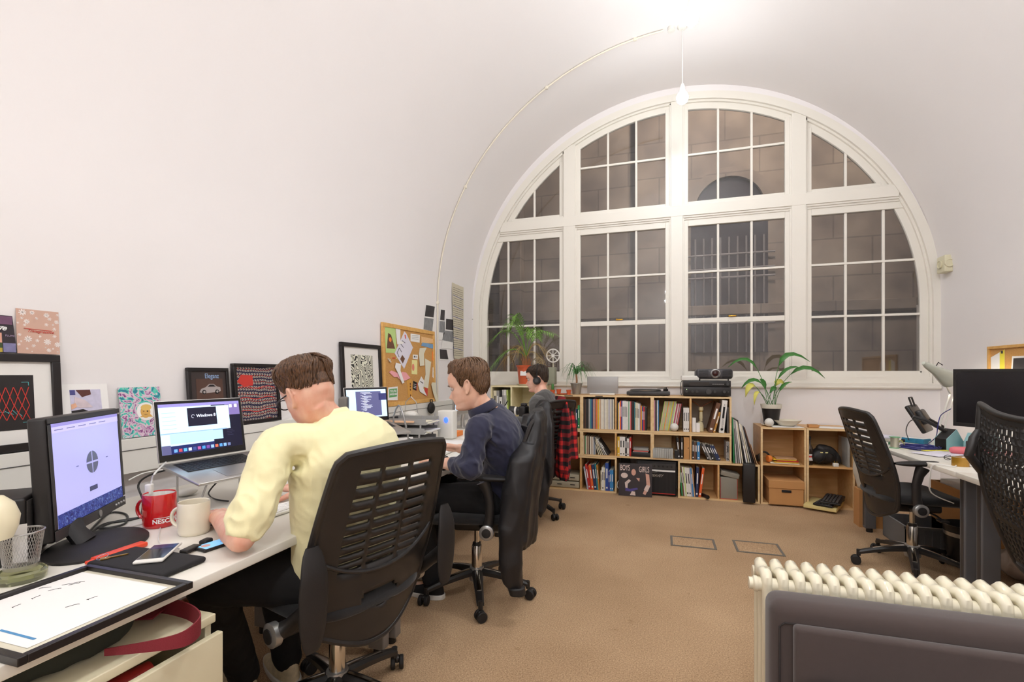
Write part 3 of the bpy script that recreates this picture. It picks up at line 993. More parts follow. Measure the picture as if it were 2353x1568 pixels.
HF = [(0, .052), (.03, .080), (.07, .092), (.11, .0925), (.15, .084), (.185, .090), (.205, .091), (.222, .086), (.24, .0925), (.265, .092), (.30, .088), (.36, .089), (.44, .086), (.49, .083), (.54, .091), (.58, .097), (.64, .097), (.74, .094), (.83, .082), (.90, .062), (.96, .036), (1, 0.0)]
HB = [(0, .0), (.08, .03), (.18, .062), (.30, .084), (.42, .099), (.55, .106), (.68, .106), (.80, .094), (.90, .068), (.96, .040), (1, .0)]
HW = [(0, .020), (.03, .034), (.08, .044), (.15, .055), (.25, .063), (.38, .070), (.50, .0725), (.62, .076), (.72, .0755), (.82, .067), (.90, .051), (.96, .030), (1, .0)]
HN = [(.27, .0), (.29, .012), (.315, .024), (.345, .028), (.38, .023), (.44, .014), (.49, .008), (.54, .004), (.60, 0)]


BKS = [1.0]      # depth of the back of the skull


def head_surf(a, z, H=.236, off=0.0):
    """a: angle 0 = face forward (+Y), z 0..1 chin to crown; local head frame, origin at ear height"""
    f, b, w = interp(HF, z), interp(HB, z), interp(HW, z)
    c, s = math.cos(a), math.sin(a)
    x = w * (1 if s > 0 else -1) * abs(s) ** .88
    y = (f if c > 0 else b * BKS[0]) * (1 if c > 0 else -1) * abs(c) ** .86
    if c > 0:
        nw = .0085 + .009 * max(0, 1 - abs(z - .31) / .06)
        y += interp(HN, z) * math.exp(-(x / nw) ** 2) * (1 if z < .62 else 0)
        for sx in (-1, 1):
            y -= .011 * math.exp(-((x - sx * .033) / .016) ** 2 - ((z - .50) / .045) ** 2)
            y += .004 * math.exp(-((x - sx * .045) / .018) ** 2 - ((z - .40) / .05) ** 2)
    if z < .2 and c > 0 and abs(x) > .03: y -= .01 * (abs(x) - .03) / .03
    p = V((x, y, (z - .44) * H))
    if off:
        nrm = V((s * .9, c, (z - .42) * 1.6)); nrm.normalize(); p += nrm * off
    return p


def head_geo(mb, M, m):
    nu, nv = 72, 90
    vs = []
    for j in range(nv):
        z = (1 - math.cos(PI * (.02 + .98 * j / (nv - 1)))) / 2
        for i in range(nu): vs.append(M @ head_surf(2 * PI * i / nu, z))
    fs = [(j * nu + i, j * nu + (i + 1) % nu, (j + 1) * nu + (i + 1) % nu, (j + 1) * nu + i) for j in range(nv - 1) for i in range(nu)]
    fs += [tuple(range(nu - 1, -1, -1)), tuple(range((nv - 1) * nu, nv * nu))]
    mb.add(vs, fs, m)
    # ears
    for s in (-1, 1):
        pts = []
        for k in range(13):
            t = -.9 + k / 12 * 4.5
            pts.append(M @ V((s * (.078 + .010 * math.sin(t * .8 + .4)), -.006 - .016 * math.cos(t + 1.1) * -1 - .004, .004 + .030 * math.sin(t + .5) * -1 * -1)))
        mb.tube(pts, [.0035] + [.0048] * 11 + [.005], m, n=8)
        mb.ball(M @ V((s * .075, -.008, .002)), (.0065, .015, .027), m, 12, 8, R=M.to_3x3())
        mb.ball(M @ V((s * .077, -.002, -.026)), (.006, .008, .009), m, 10, 6, R=M.to_3x3())


def head_matrix(o, fwd, up=(0, 0, 1)):
    f = V(fwd).normalized(); u = V(up); x = f.cross(u).normalized(); u = x.cross(f).normalized()
    return Matrix(((x.x, f.x, u.x, o[0]), (x.y, f.y, u.y, o[1]), (x.z, f.z, u.z, o[2]), (0, 0, 0, 1)))


def limb(mb, pts, rs, m, n=14, flat=1.0, up=None):
    """rounded tapered tube"""
    P, Rr = [], []
    pts = [V(p) for p in pts]
    # densify with catmull-rom
    k = len(pts)
    for i in range(k - 1):
        p0, p1, p2, p3 = pts[max(i - 1, 0)], pts[i], pts[i + 1], pts[min(i + 2, k - 1)]
        for s in range(5):
            t = s / 5
            P.append(0.5 * ((2 * p1) + (p2 - p0) * t + (2 * p0 - 5 * p1 + 4 * p2 - p3) * t * t + (-p0 + 3 * p1 - 3 * p2 + p3) * t ** 3)); Rr.append(lerp(rs[i], rs[i + 1], t))
    P.append(pts[-1]); Rr.append(rs[-1])
    d0 = (P[0] - P[1]).normalized(); d1 = (P[-1] - P[-2]).normalized()
    P = [P[0] + d0 * Rr[0] * .95, P[0] + d0 * Rr[0] * .7] + P + [P[-1] + d1 * Rr[-1] * .7, P[-1] + d1 * Rr[-1] * .95]
    Rr = [Rr[0] * .25, Rr[0] * .72] + Rr + [Rr[-1] * .72, Rr[-1] * .25]
    mb.tube(P, Rr, m, n=n, flat=flat, up=up)


def hand_geo(mb, wrist, d, palm_n, side, m, curl=.35, spread=1.0, sc=1.0, fcurl=None):
    """wrist position, direction of the fingers d, palm normal (towards palm), side = +1 thumb on (d x n) side"""
    d = V(d).normalized(); n = V(palm_n); n = (n - d * n.dot(d)).normalized(); s = d.cross(n) * side
    w = V(wrist)
    # palm as flattened hull of limbs
    for k in range(4):
        o = (-.030 + .020 * k) * sc
        limb(mb, [w + s * (o * .55), w + s * (o * .95) + d * .045 * sc, w + s * (o * 1.0) + d * .088 * sc - n * .002], [.0155 * sc, .0135 * sc, .0105 * sc], m, n=10)
    lens = [.062, .074, .080, .072]
    for k in range(4):
        o = (-.030 + .020 * k) * sc
        c = (fcurl[k] if fcurl else curl)
        p = w + s * o + d * .09 * sc; pts = [p]; a = c * .4
        for q, fr in enumerate((.45, .31, .24)):
            dirv = d * math.cos(a) + n * math.sin(a) + s * ((k - 1.5) * .05 * spread)
            p = p + dirv * (lens[k] * sc * fr); pts.append(p.copy()); a += c
        r = (.0088 if k else .0078) * sc
        limb(mb, pts, [r * 1.08, r, r * .95, r * .8], m, n=10)
    # thumb
    b = w + s * .026 * sc + d * .02 * sc + n * .006
    pts = [b, b + (s * .75 + d * .6 + n * .25).normalized() * .036 * sc]
    pts.append(pts[-1] + (s * .35 + d * .85 + n * .35).normalized() * .033 * sc)
    pts.append(pts[-1] + (s * .05 + d * .9 + n * .35).normalized() * .026 * sc)
    limb(mb, pts, [.0165 * sc, .0125 * sc, .0105 * sc, .0085 * sc], m, n=10)


def torso_geo(mb, spine, m, n=28):
    """spine: list of (centre, half width, half depth, side vector)"""
    vs = []
    rings = []
    k = len(spine)
    # densify
    dense = []
    for i in range(k - 1):
        a, b = spine[i], spine[i + 1]
        a0, b1 = spine[max(i - 1, 0)], spine[min(i + 2, k - 1)]
        for s in range(4):
            t = s / 4
            c = 0.5 * ((2 * V(a[0])) + (V(b[0]) - V(a0[0])) * t + (2 * V(a0[0]) - 5 * V(a[0]) + 4 * V(b[0]) - V(b1[0])) * t * t + (-V(a0[0]) + 3 * V(a[0]) - 3 * V(b[0]) + V(b1[0])) * t ** 3)
            ss = t * t * (3 - 2 * t)
            dense.append((c, lerp(a[1], b[1], ss), lerp(a[2], b[2], ss), V(a[3]).lerp(V(b[3]), t)))
    dense.append((V(spine[-1][0]),) + spine[-1][1:3] + (V(spine[-1][3]),))
    for i, (c, w, dp, sd) in enumerate(dense):
        tg = (dense[min(i + 1, len(dense) - 1)][0] - dense[max(i - 1, 0)][0]).normalized()
        sd = (sd - tg * sd.dot(tg)).normalized(); fw = tg.cross(sd)
        for j in range(n):
            a = 2 * PI * j / n; cs, sn = math.cos(a), math.sin(a)
            vs.append(c + sd * (w * (1 if cs > 0 else -1) * abs(cs) ** .85) + fw * (dp * (1 if sn > 0 else -1) * abs(sn) ** .85))
    L = len(dense)
    fs = [(i * n + j, i * n + (j + 1) % n, (i + 1) * n + (j + 1) % n, (i + 1) * n + j) for i in range(L - 1) for j in range(n)]
    fs += [tuple(range(n - 1, -1, -1)), tuple(range((L - 1) * n, L * n))]
    mb.add(vs, fs, m)


def remesh(mb, name, parent, voxel=.006, smooth=3, disp=None, matfn=None, mats=None, sfac=.5):
    """union of the shapes in mb as one continuous surface, optionally displaced"""
    me = bpy.data.meshes.new('tmp')
    me.from_pydata([tuple(p) for p in mb.v], [], mb.f)
    bm = bmesh.new(); bm.from_mesh(me); bmesh.ops.recalc_face_normals(bm, faces=bm.faces); bm.to_mesh(me); bm.free()
    ob = bpy.data.objects.new('tmp', me); COL.objects.link(ob)
    md = ob.modifiers.new('r', 'REMESH'); md.mode = 'VOXEL'; md.voxel_size = voxel; md.adaptivity = 0
    md = ob.modifiers.new('s', 'SMOOTH'); md.iterations = smooth; md.factor = sfac
    dg = bpy.context.evaluated_depsgraph_get()
    m2 = bpy.data.meshes.new_from_object(ob.evaluated_get(dg)); m2.name = name
    bpy.data.objects.remove(ob); bpy.data.meshes.remove(me)
    if disp:
        nr = [v.normal.copy() for v in m2.vertices]
        for v, q in zip(m2.vertices, nr): v.co += q * disp(v.co.copy(), q)
    m2.materials.clear()
    for m in (mats or mb.mats): m2.materials.append(m)
    for p in m2.polygons: p.material_index = 0
    if matfn:
        for p in m2.polygons: p.material_index = matfn(p.center.copy())
    inv = world_of(parent).inverted()
    m2.transform(inv)
    m2.update(); m2.shade_smooth()
    o = bpy.data.objects.new(name, m2); COL.objects.link(o); o.parent = parent
    return o


def folds(seed, amp=.006, sc=9.0, foci=()):
    """soft ridged wrinkles, denser near the foci (elbows, armpits, waist)"""
    def f(p, n):
        k = .45; 
        for c, r in foci: k += 1.5 * math.exp(-((p - V(c)).length / r) ** 2)
        q = V((p.x * sc + p.z * 5, p.y * sc, p.z * sc * .8)) + V((seed, seed * 2, 0))
        a = noise.noise(q); b = noise.noise(q * 2.3 + V((3, 1, 7)))
        return ((1 - abs(a) * 3) * .8 + (1 - abs(b) * 3) * .45 - .35) * amp * k
    return f


def skin(name, c='E3AD92'):
    return nodes_mat(name, lambda nt, b: (nt.links.new(ramp(nt, (lambda n: (setattr(n.inputs['Scale'], 'default_value', 18), setattr(n.inputs['Detail'], 'default_value', 5), n.outputs[0])[2])(nt.nodes.new('ShaderNodeTexNoise')), [(0.3, c), (0.7, 'ECC0A8')]), b.inputs['Base Color']), rough_set(b, .5),
                                          setattr(b.inputs['Subsurface Weight'], 'default_value', .12), setattr(b.inputs['Subsurface Radius'], 'default_value', (.02, .008, .004)), setattr(b.inputs['Subsurface Scale'], 'default_value', .3)))


skin_a = skin('fair_skin'); skin_b = skin('pink_fair_skin', 'E0A088')
lip_m = mat('lip_pink', 'C98276', .45, var=.05)
stub_m = mat('stubble_skin', 'C99F88', .6, var=.08, scale=300)
eye_w = mat('eye_white', 'C4B8B2', .2, var=0); iris_m = mat('iris', '4A5A66', .2, var=.1)


def hair_geo(name, parent, M, m, hairline, thick, seed=0, locks=260, swirl=.6, lift=.0, lockr=.0042):
    """hairline(a) -> lowest z of the hair at angle a (0 face, pi back); thick(a,z) -> thickness"""
    base = thick

    def thick(a, z): return base(a, z) * (max(0, min(1, (z - hairline(a)) / .20)) ** .75)
    mb = MB(); nu, nv = 90, 40; vs = []
    for j in range(nv):
        for i in range(nu):
            a = 2 * PI * i / nu; zl = hairline(a)
            z = zl + (1 - zl) * (1 - (1 - j / (nv - 1)) ** 1.3)
            t = thick(a, z)
            nn = noise.noise(V((math.cos(a) * 6, math.sin(a) * 6, z * 5 + seed))) * .3
            vs.append(M @ head_surf(a, min(z, .9995), off=.0015 + t * (1 + nn)))
    fs = [(j * nu + i, j * nu + (i + 1) % nu, (j + 1) * nu + (i + 1) % nu, (j + 1) * nu + i) for j in range(nv - 1) for i in range(nu)]
    fs.append(tuple(range((nv - 1) * nu, nv * nu)))
    mb.add(vs, fs, m)
    # locks swept along the head
    rnd = random.Random(seed + 5)
    for k in range(locks):
        a0 = rnd.random() * 2 * PI; zl = hairline(a0)
        z0 = min(.97, zl + (1 - zl) * (.25 + .75 * rnd.random()))
        if base(a0, z0) < .007: continue
        pts = []; rs = []; N = 7
        L = .25 + .2 * rnd.random()
        a = a0; z = z0
        for q in range(N):
            s = q / (N - 1)
            o = .002 + thick(a, max(z, hairline(a))) * (1.0 + .25 * math.sin(s * 3) + lift * s) + .003 * rnd.random()
            pts.append(M @ head_surf(a, min(.995, max(z, hairline(a) - .02)), off=o)); rs.append(lockr * (1 - .85 * abs(s - .3) / .7) + .0006)
            z -= L / N * (.9 if z < .9 else .5); a += swirl * (rnd.random() * .12 + .03) * (1 if math.sin(a0) > 0 else -1) * -1
        mb.tube(pts, rs, m, n=5, flat=.5)
    return mb.build(name, parent, ang=3, fixn=False)


def hair_mat(name, c1, c2):
    def fn(nt, b):
        v = texcoord(nt, (30, 30, 8))
        n = nt.nodes.new('ShaderNodeTexNoise'); n.inputs['Scale'].default_value = 9; n.inputs['Detail'].default_value = 6
        nt.links.new(v, n.inputs['Vector'])
        nt.links.new(ramp(nt, n.outputs[0], [(0.35, c1), (0.65, c2)]), b.inputs['Base Color']); rough_set(b, .42)
        bp = nt.nodes.new('ShaderNodeBump'); bp.inputs['Strength'].default_value = .7; bp.inputs['Distance'].default_value = .004
        nt.links.new(n.outputs[0], bp.inputs['Height']); nt.links.new(bp.outputs[0], b.inputs['Normal'])
    return nodes_mat(name, fn)


def face_bits(t, M, hm, brow=True):
    for s in (-1, 1):
        mb = MB(); c = V((s * .032, .0725, .0135))
        mb.ball(M @ c, .0118, eye_w, 16, 12)
        mb.ball(M @ (c + V((-s * .0008, .0062, -.0008))), .0068, iris_m, 12, 8)
        mb.build('eye', t)
        mb = MB()
        mb.tube([M @ head_surf(math.atan2(x * s * 1.2, .09) , .505, off=.0052) for x in (.018, .028, .04, .047)], [.0022, .0034, .0034, .002], skin_a, n=6)
        mb.build('eyelid', t)
        if brow:
            mb = MB()
            mb.tube([M @ head_surf(s * aa, zz, off=.0025) for aa, zz in ((.16, .555), (.30, .575), (.46, .578), (.60, .56))], [.0025, .0042, .0036, .0012], hm, n=6, flat=.6)
            mb.build('eyebrow', t)


def lips_fn(M, stub=False):
    Mi = M.inverted()
    def f(c):
        q = Mi @ c; z = q.z / .236 + .44
        if q.y > .06 and abs(q.x) < .024 and .188 < z < .252 and q.length < .2 and abs(z - .22) < .034 * (1 - (abs(q.x) / .026) ** 2) + .003: return 1
        return 0
    return f


def foot_geo(mb, ankle, d, m, L=.27, w=.046):
    d = V((d[0], d[1], 0)).normalized(); a = V(ankle); b = V((a.x, a.y, 0))
    limb(mb, [b - d * .03 + V((0, 0, .05)), b + d * .03 + V((0, 0, .05)), b + d * .11 + V((0, 0, .04)), b + d * (L - .12) + V((0, 0, .036))], [.028, .030, .024, .014], m, n=14)
    limb(mb, [a, b + V((0, 0, .06))], [.03, .03], m)


def shoe(t, ankle, d, up_m, sole_m, L=.29):
    d = V((d[0], d[1], 0)).normalized(); n = V((-d.y, d.x, 0)); b = V((ankle[0], ankle[1], 0)) - d * .075
    s = thing  # noqa
    mb = MB(); pts = []
    for k in range(28):
        a = 2 * PI * k / 28; x = L / 2 + L / 2 * math.cos(a); w = .048 * (1 - .12 * math.cos(a)) * (abs(math.sin(a)) ** .8) * (1 if math.sin(a) > 0 else -1)
        pts.append((x, w))
    mb.prism(pts, b, d, n, (0, 0, .026), sole_m)
    so = mb.build('shoe_sole', t, bevel=.004)
    mb = MB()

    def fn(u, v):
        a = 2 * PI * u; x = L / 2 + (L / 2 - .006) * math.cos(a)
        k = math.cos(v * PI / 2) ** .6
        top = .095 - .055 * min(1, max(0, (x - .07) / (L - .07))) ** .7
        w = .045 * (abs(math.sin(a)) ** .8) * (1 if math.sin(a) > 0 else -1)
        cx = L / 2 + ((.075 - L / 2) * (1 - k))
        return b + d * (cx + (x - L / 2) * (k * .85 + .15)) + n * (w * (k * .6 + .4)) + V((0, 0, .02 + top * v))
    mb.grid(fn, 28, 10, up_m, cu=True)
    o = mb.build('shoe', t, ang=3)
    return o


def person(label, loc, cfg):
    t = thing('person', label, 'person', loc)
    sk = cfg['skin']; M = cfg['head']
    body = MB(); head_geo(body, M, sk)
    nk = V(cfg['neck']); hc = M @ V((0, -.022, -.050))
    limb(body, [nk + V(cfg.get('nkoff', (0, 0, -.04))), nk.lerp(hc, .5), hc], [.062, .055, .050], sk, n=18)
    sp = cfg['spine']
    torso_geo(body, [(c, w - .025, d - .025, s) for c, w, d, s in sp], sk)
    for A in cfg['arms']:
        sh, el, wr = V(A['p'][0]), V(A['p'][1]), V(A['p'][2])
        limb(body, [sh, sh.lerp(el, .5), el], [.046, .043, .036], sk)
        limb(body, [el, el.lerp(wr, .3), el.lerp(wr, .75), wr], [.037, .039, .030, .0255], sk)
        hand_geo(body, wr, A['d'], A['n'], A['side'], sk, A.get('curl', .4), fcurl=A.get('fcurl'))
    for (hp, kn, an, fd) in cfg['legs']:
        hp, kn, an = V(hp), V(kn), V(an)
        limb(body, [hp, hp.lerp(kn, .5), kn], [.075, .066, .05], sk)
        limb(body, [kn, kn.lerp(an, .35), an], [.048, .05, .034], sk)
        foot_geo(body, an, fd, sk)
    remesh(body, 'body', t, voxel=.0045, smooth=3, mats=[sk, lip_m], matfn=lips_fn(M))
    face_bits(t, M, cfg['hair_m'])
    # shirt
    sm = cfg['shirt_m']; mb = MB()
    torso_geo(mb, sp, sm)
    fl = cfg.get('full', .0)
    for A in cfg['arms']:
        sh, el, wr = V(A['p'][0]), V(A['p'][1]), V(A['p'][2])
        limb(mb, [V(A.get('root', sh.lerp(V(sp[-2][0]), .45))), sh, sh.lerp(el, .5), sh.lerp(el, A.get('end', .93))], [.075, .062 + fl, .055 + fl, .052 + fl], sm, n=18)
        if A.get('sleeve', 0) > 0:
            e = el.lerp(wr, A['sleeve']); limb(mb, [sh.lerp(el, .9), el, e], [.054 + fl, .056 + fl, .042 + fl * .7], sm, n=18)
            limb(mb, [el.lerp(wr, A['sleeve'] - .08), e], [.044 + fl * .7, .044 + fl * .7], sm, n=18)
    mb.mats = [sm]
    remesh(mb, 'shirt' if cfg.get('collar') else 'sweater', t, voxel=.0055, smooth=3, disp=cfg['fold'])
    if cfg.get('collar'):
        nk2 = V(cfg['collar_c']); ax = V(cfg['collar_ax']).normalized(); x, y, z = frame_from(ax)
        cm = MB()
        cm.grid(lambda u, v: nk2 + (x * math.cos(2 * PI * u) + y * math.sin(2 * PI * u)) * (.068 + .010 * v * (1 - v) * 4 * .5 + .006 * (1 - v)) + z * (.045 * v - .02), 32, 6, sm, cu=True)
        cm.build('collar', t, ang=3, solid=.004)
    # trousers
    mb = MB(); tm = cfg['trouser_m']
    hips = cfg['legs']
    limb(mb, [V(hips[0][0]), V(hips[1][0])], [.105, .105], tm, n=20)
    limb(mb, [V(sp[0][0]), V(sp[0][0]) + V((0, 0, -.06))], [.12, .12], tm, n=20)
    for (hp, kn, an, fd) in hips:
        hp, kn, an = V(hp), V(kn), V(an)
        limb(mb, [hp, hp.lerp(kn, .45), kn], [.10, .086, .066], tm, n=18)
        limb(mb, [kn, kn.lerp(an, .4), an + V((0, 0, -.005))], [.064, .062, .052], tm, n=18)
    mb.mats = [tm]
    remesh(mb, 'trousers', t, voxel=.007, smooth=3, disp=folds(4, .005, 12))
    for (hp, kn, an, fd) in hips: shoe(t, an, fd, cfg['shoe_m'], cfg['sole_m'])
    return t


def sd(f): f = V(f).normalized(); return (f.y, -f.x, 0)


def side_of(*f): return V(sd(f))


# ---------------- man in the pale yellow shirt
yellow = mat('pale_yellow_cotton', 'F2EABA', .85, var=.03, scale=20, bump=.1, bscale=600, sheen=.2)
brown_h = hair_mat('brown_hair', '3A2517', '6E4C30')
brown_h2 = hair_mat('light_brown_hair', '4A3221', '7E5C3E')
dark_h = hair_mat('dark_brown_hair', '21150F', '43301F')
black_denim = mat('black_denim', '121113', .9, var=.15, scale=30, bump=.1, bscale=500)
S1 = side_of(-.95, .30)
M1 = head_matrix((-1.118, 1.335, 1.145), (-.93, .25, -.42), (-.25, -.05, 1)) @ Matrix.Diagonal((.95, .90, .95, 1))
P1 = person('man in a pale yellow shirt bent towards the nearest laptop, seen from behind', (-1.02, 1.42, 0), dict(
    skin=skin_b, head=M1, neck=(-1.085, 1.385, 1.055), nkoff=(.04, 0, -.03),
    spine=[((-1.04, 1.42, .57), .185, .10, S1), ((-1.03, 1.41, .68), .185, .10, S1), ((-1.02, 1.40, .82), .19, .115, S1), ((-1.01, 1.395, .94), .195, .125, S1), ((-1.045, 1.385, 1.01), .16, .105, S1), ((-1.075, 1.385, 1.055), .085, .075, S1)],
    arms=[dict(p=((-1.12, 1.20, .995), (-1.10, 1.045, .768), (-1.355, 1.20, .762)), d=(-.80, .45, -.05), n=(0, 0, -1), side=-1, curl=.45, sleeve=.0, root=(-1.06, 1.30, .99), end=.84),
          dict(p=((-.995, 1.555, .975), (-1.13, 1.72, .80), (-1.37, 1.62, .765)), d=(-.9, -.3, -.05), n=(0, 0, -1), side=1, curl=.4, sleeve=.15)],
    legs=[((-1.06, 1.35, .555), (-1.36, 1.17, .56), (-1.50, 1.44, .09), (-.9, .3)), ((-1.03, 1.53, .555), (-1.44, 1.50, .56), (-1.42, 1.57, .09), (-.9, .45))],
    shirt_m=yellow, trouser_m=black_denim, hair_m=brown_h, shoe_m=mat('patterned_canvas', 'D8C9A8', .8, var=.35, scale=45), sole_m=white_pl, collar=True, collar_c=(-1.082, 1.383, 1.062), collar_ax=(-.35, -.05, 1), fold=folds(2, .006, 11, (((-1.10, 1.06, .82), .09), ((-1.09, 1.24, .93), .07), ((-.97, 1.40, .66), .12), ((-1.05, 1.30, .99), .06))), full=.004))


def hl(front, side, back, sb=.3):
    tab = [(-1, back), (-.75, back), (-.42, lerp(back, .56, .5)), (-.22, .60), (0, .60), (.07, sb), (.15, sb), (.24, side), (.55, front), (1, front)]
    return lambda a: interp(tab, math.cos(a))


hair_geo('hair', P1, M1, brown_h, hl(.80, .64, .50, .58), lambda a, z: .001 + .021 * max(0, min(1, (z - .66) / .10)), 3, 620)
mb = MB(); gl_m = mat('spectacle_frame', '1C1B22', .3, var=.05)
for s in (-1, 1):
    mb.tube([M1 @ V((s * .074, .004, .022)), M1 @ V((s * .078, .05, .02)), M1 @ V((s * .068, .098, .018))], .0022, gl_m, n=6)
    mb.tube([M1 @ V((s * .036 + .024 * math.cos(k * PI / 8), .104 - .08 * abs(s * .036 + .024 * math.cos(k * PI / 8)) ** 1.2, .012 + .018 * math.sin(k * PI / 8))) for k in range(16)], .002, gl_m, n=6, closed=True)
mb.tube([M1 @ V((-.012, .110, .014)), M1 @ V((0, .114, .017)), M1 @ V((.012, .110, .014))], .0018, gl_m, n=6)
mb.build('glasses', P1)

# ---------------- man in the navy shirt
navy = mat('navy_cotton', '20223C', .8, var=.08, scale=20, bump=.1, bscale=600, sheen=.25)
S2 = side_of(-1, -.08)
BKS[0] = .78
M2 = head_matrix((-.938, 2.305, 1.150), (-.99, -.03, -.25), (-.30, 0, 1)) @ Matrix.Diagonal((1.0, 1.13, 1.05, 1))
P2 = person('man in a navy shirt leaning forward in profile at the middle desk', (-.84, 2.45, 0), dict(
    skin=skin_a, head=M2, neck=(-.89, 2.34, 1.035), nkoff=(.05, .03, -.04),
    spine=[((-.84, 2.49, .58), .155, .12, S2), ((-.80, 2.48, .68), .155, .125, S2), ((-.785, 2.45, .79), .165, .122, S2), ((-.818, 2.41, .90), .18, .118, S2), ((-.858, 2.375, .972), .165, .10, S2), ((-.885, 2.345, 1.035), .075, .07, S2)],
    arms=[dict(p=((-.855, 2.215, .955), (-.875, 2.135, .778), (-1.10, 2.26, .767)), d=(-.8, .55, -.02), n=(0, 0, -1), side=-1, curl=.4, sleeve=.42, root=(-.85, 2.30, .945)),
          dict(p=((-.83, 2.54, .955), (-.90, 2.62, .76), (-1.10, 2.52, .80)), d=(-.9, -.12, .06), n=(-.1, -.5, -.8), side=1, curl=.5, sleeve=.35)],
    legs=[((-.86, 2.40, .555), (-1.25, 2.33, .56), (-1.20, 2.40, .09), (-1, .1)), ((-.84, 2.58, .555), (-1.27, 2.60, .56), (-1.32, 2.62, .09), (-1, 0))],
    shirt_m=navy, trouser_m=black_denim, hair_m=brown_h2, shoe_m=mat('black_canvas', '161517', .85, var=.1), sole_m=white_pl, collar=True, collar_c=(-.886, 2.340, 1.042), collar_ax=(-.45, -.2, 1), fold=folds(7, .006, 11, (((-.88, 2.15, .78), .09), ((-.82, 2.24, .90), .08), ((-.76, 2.42, .78), .14))), full=.004))
hair_geo('hair', P2, M2, brown_h2, hl(.85, .70, .27, .46), lambda a, z: .007 + .016 * max(0, min(1, (z - .55) / .3)) + .026 * max(0, math.cos(a)) * max(0, min(1, (z - .84) / .08)) * (z < .97), 9, 760)
mb = MB()
wc = V((-1.065, 2.245, .767)); wd = (V((-1.10, 2.26, .767)) - V((-.875, 2.135, .778))).normalized(); x_, y_, z_ = frame_from(wd)
mb.tube([wc + x_ * .034 * math.cos(k * PI / 10) + y_ * .031 * math.sin(k * PI / 10) for k in range(20)], .011, black_soft, n=8, closed=True, flat=.3)
wq = mb.build('watch', P2)
mb = MB(); mb.rbox(wc + V((.01, -.014, .031)), (.036, .034, .011), .004, black_pl, R=Matrix.Rotation(.5, 3, 'Z')); mb.rbox(wc + V((.01, -.0145, .037)), (.022, .016, .002), .001, mat('lcd_grey', '8C8F86', .3), R=Matrix.Rotation(.5, 3, 'Z')); mb.build('watch_face', wq)

# ---------------- man with headphones
BKS[0] = .95
grey_kn = mat('charcoal_knit', '4A4846', .95, var=.1, scale=40, bump=.25, bscale=500, sheen=.3)
S3 = side_of(-1, .1)
M3 = head_matrix((-1.055, 4.17, 1.165), (-.985, -.10, -.14), (-.12, 0, 1))
P3 = person('man in a charcoal sweater and black headphones drawing at the far desk', (-1.0, 4.1, 0), dict(
    skin=skin_b, head=M3, neck=(-1.025, 4.13, 1.055), nkoff=(.03, 0, -.04),
    spine=[((-1.03, 4.10, .58), .15, .115, S3), ((-1.0, 4.10, .68), .15, .115, S3), ((-.985, 4.10, .82), .165, .12, S3), ((-.975, 4.105, .93), .19, .12, S3), ((-.99, 4.115, 1.0), .17, .10, S3), ((-1.015, 4.13, 1.05), .075, .07, S3)],
    arms=[dict(p=((-1.0, 3.91, .965), (-.965, 3.86, .78), (-1.165, 3.81, .835)), d=(-.8, .1, .1), n=(0, .3, -1), side=-1, curl=.75, sleeve=.85, root=(-.99, 4.0, .97)),
          dict(p=((-1.0, 4.30, .965), (-1.08, 4.38, .79), (-1.30, 4.30, .77)), d=(-.9, -.3, 0), n=(0, 0, -1), side=1, curl=.4, sleeve=.8)],
    legs=[((-1.05, 4.02, .555), (-1.44, 3.95, .56), (-1.40, 3.98, .09), (-1, 0)), ((-1.04, 4.20, .555), (-1.46, 4.25, .56), (-1.42, 4.25, .09), (-1, 0))],
    shirt_m=grey_kn, trouser_m=mat('grey_trousers', '3A3938', .9, var=.1), hair_m=dark_h, shoe_m=mat('dark_leather', '2A2220', .5), sole_m=black_soft, fold=folds(12, .006, 11, (((-.97, 3.88, .8), .1),)), full=.004))
hair_geo('hair', P3, M3, dark_h, hl(.80, .62, .32, .50), lambda a, z: .0015 + .014 * max(0, min(1, (z - .68) / .16)), 21, 420)

hp = thing('headphones', 'black over-ear headphones worn by the man in the charcoal sweater', 'headphones', M3 @ V((0, 0, 0)))
for s in (-1, 1):
    mb = MB(); c = M3 @ V((s * .098, -.004, -.004)); ax = M3.to_3x3() @ V((s, 0, 0))
    mb.lathe([(0, .014), (.026, .013), (.032, .006), (.034, -.004), (.036, -.012), (.030, -.02), (.0, -.02)], c, black_pl, axis=ax, n=28)
    mb.lathe([(0, .0145), (.016, .0145), (.015, .016), (0, .016)], c, dark_grey, axis=ax, n=20)
    mb.build('ear_cup', hp)
mb = MB(); mb.tube([M3 @ V((.105 * math.cos(k * PI / 20), -.012 - .01 * math.sin(k * PI / 20), .004 + .141 * math.sin(k * PI / 20) ** .9)) for k in range(21)], .0085, black_soft, n=8, flat=.55, up=V((1, 0, 0)))
mb.build('headband', hp)
# ================================================================== clothes hung on the chairs
def drape(name, label, cat, root, panels, m, voxel=.008, fold=None, mats=None, matfn=None):
    t = thing(name, label, cat, root)
    return t


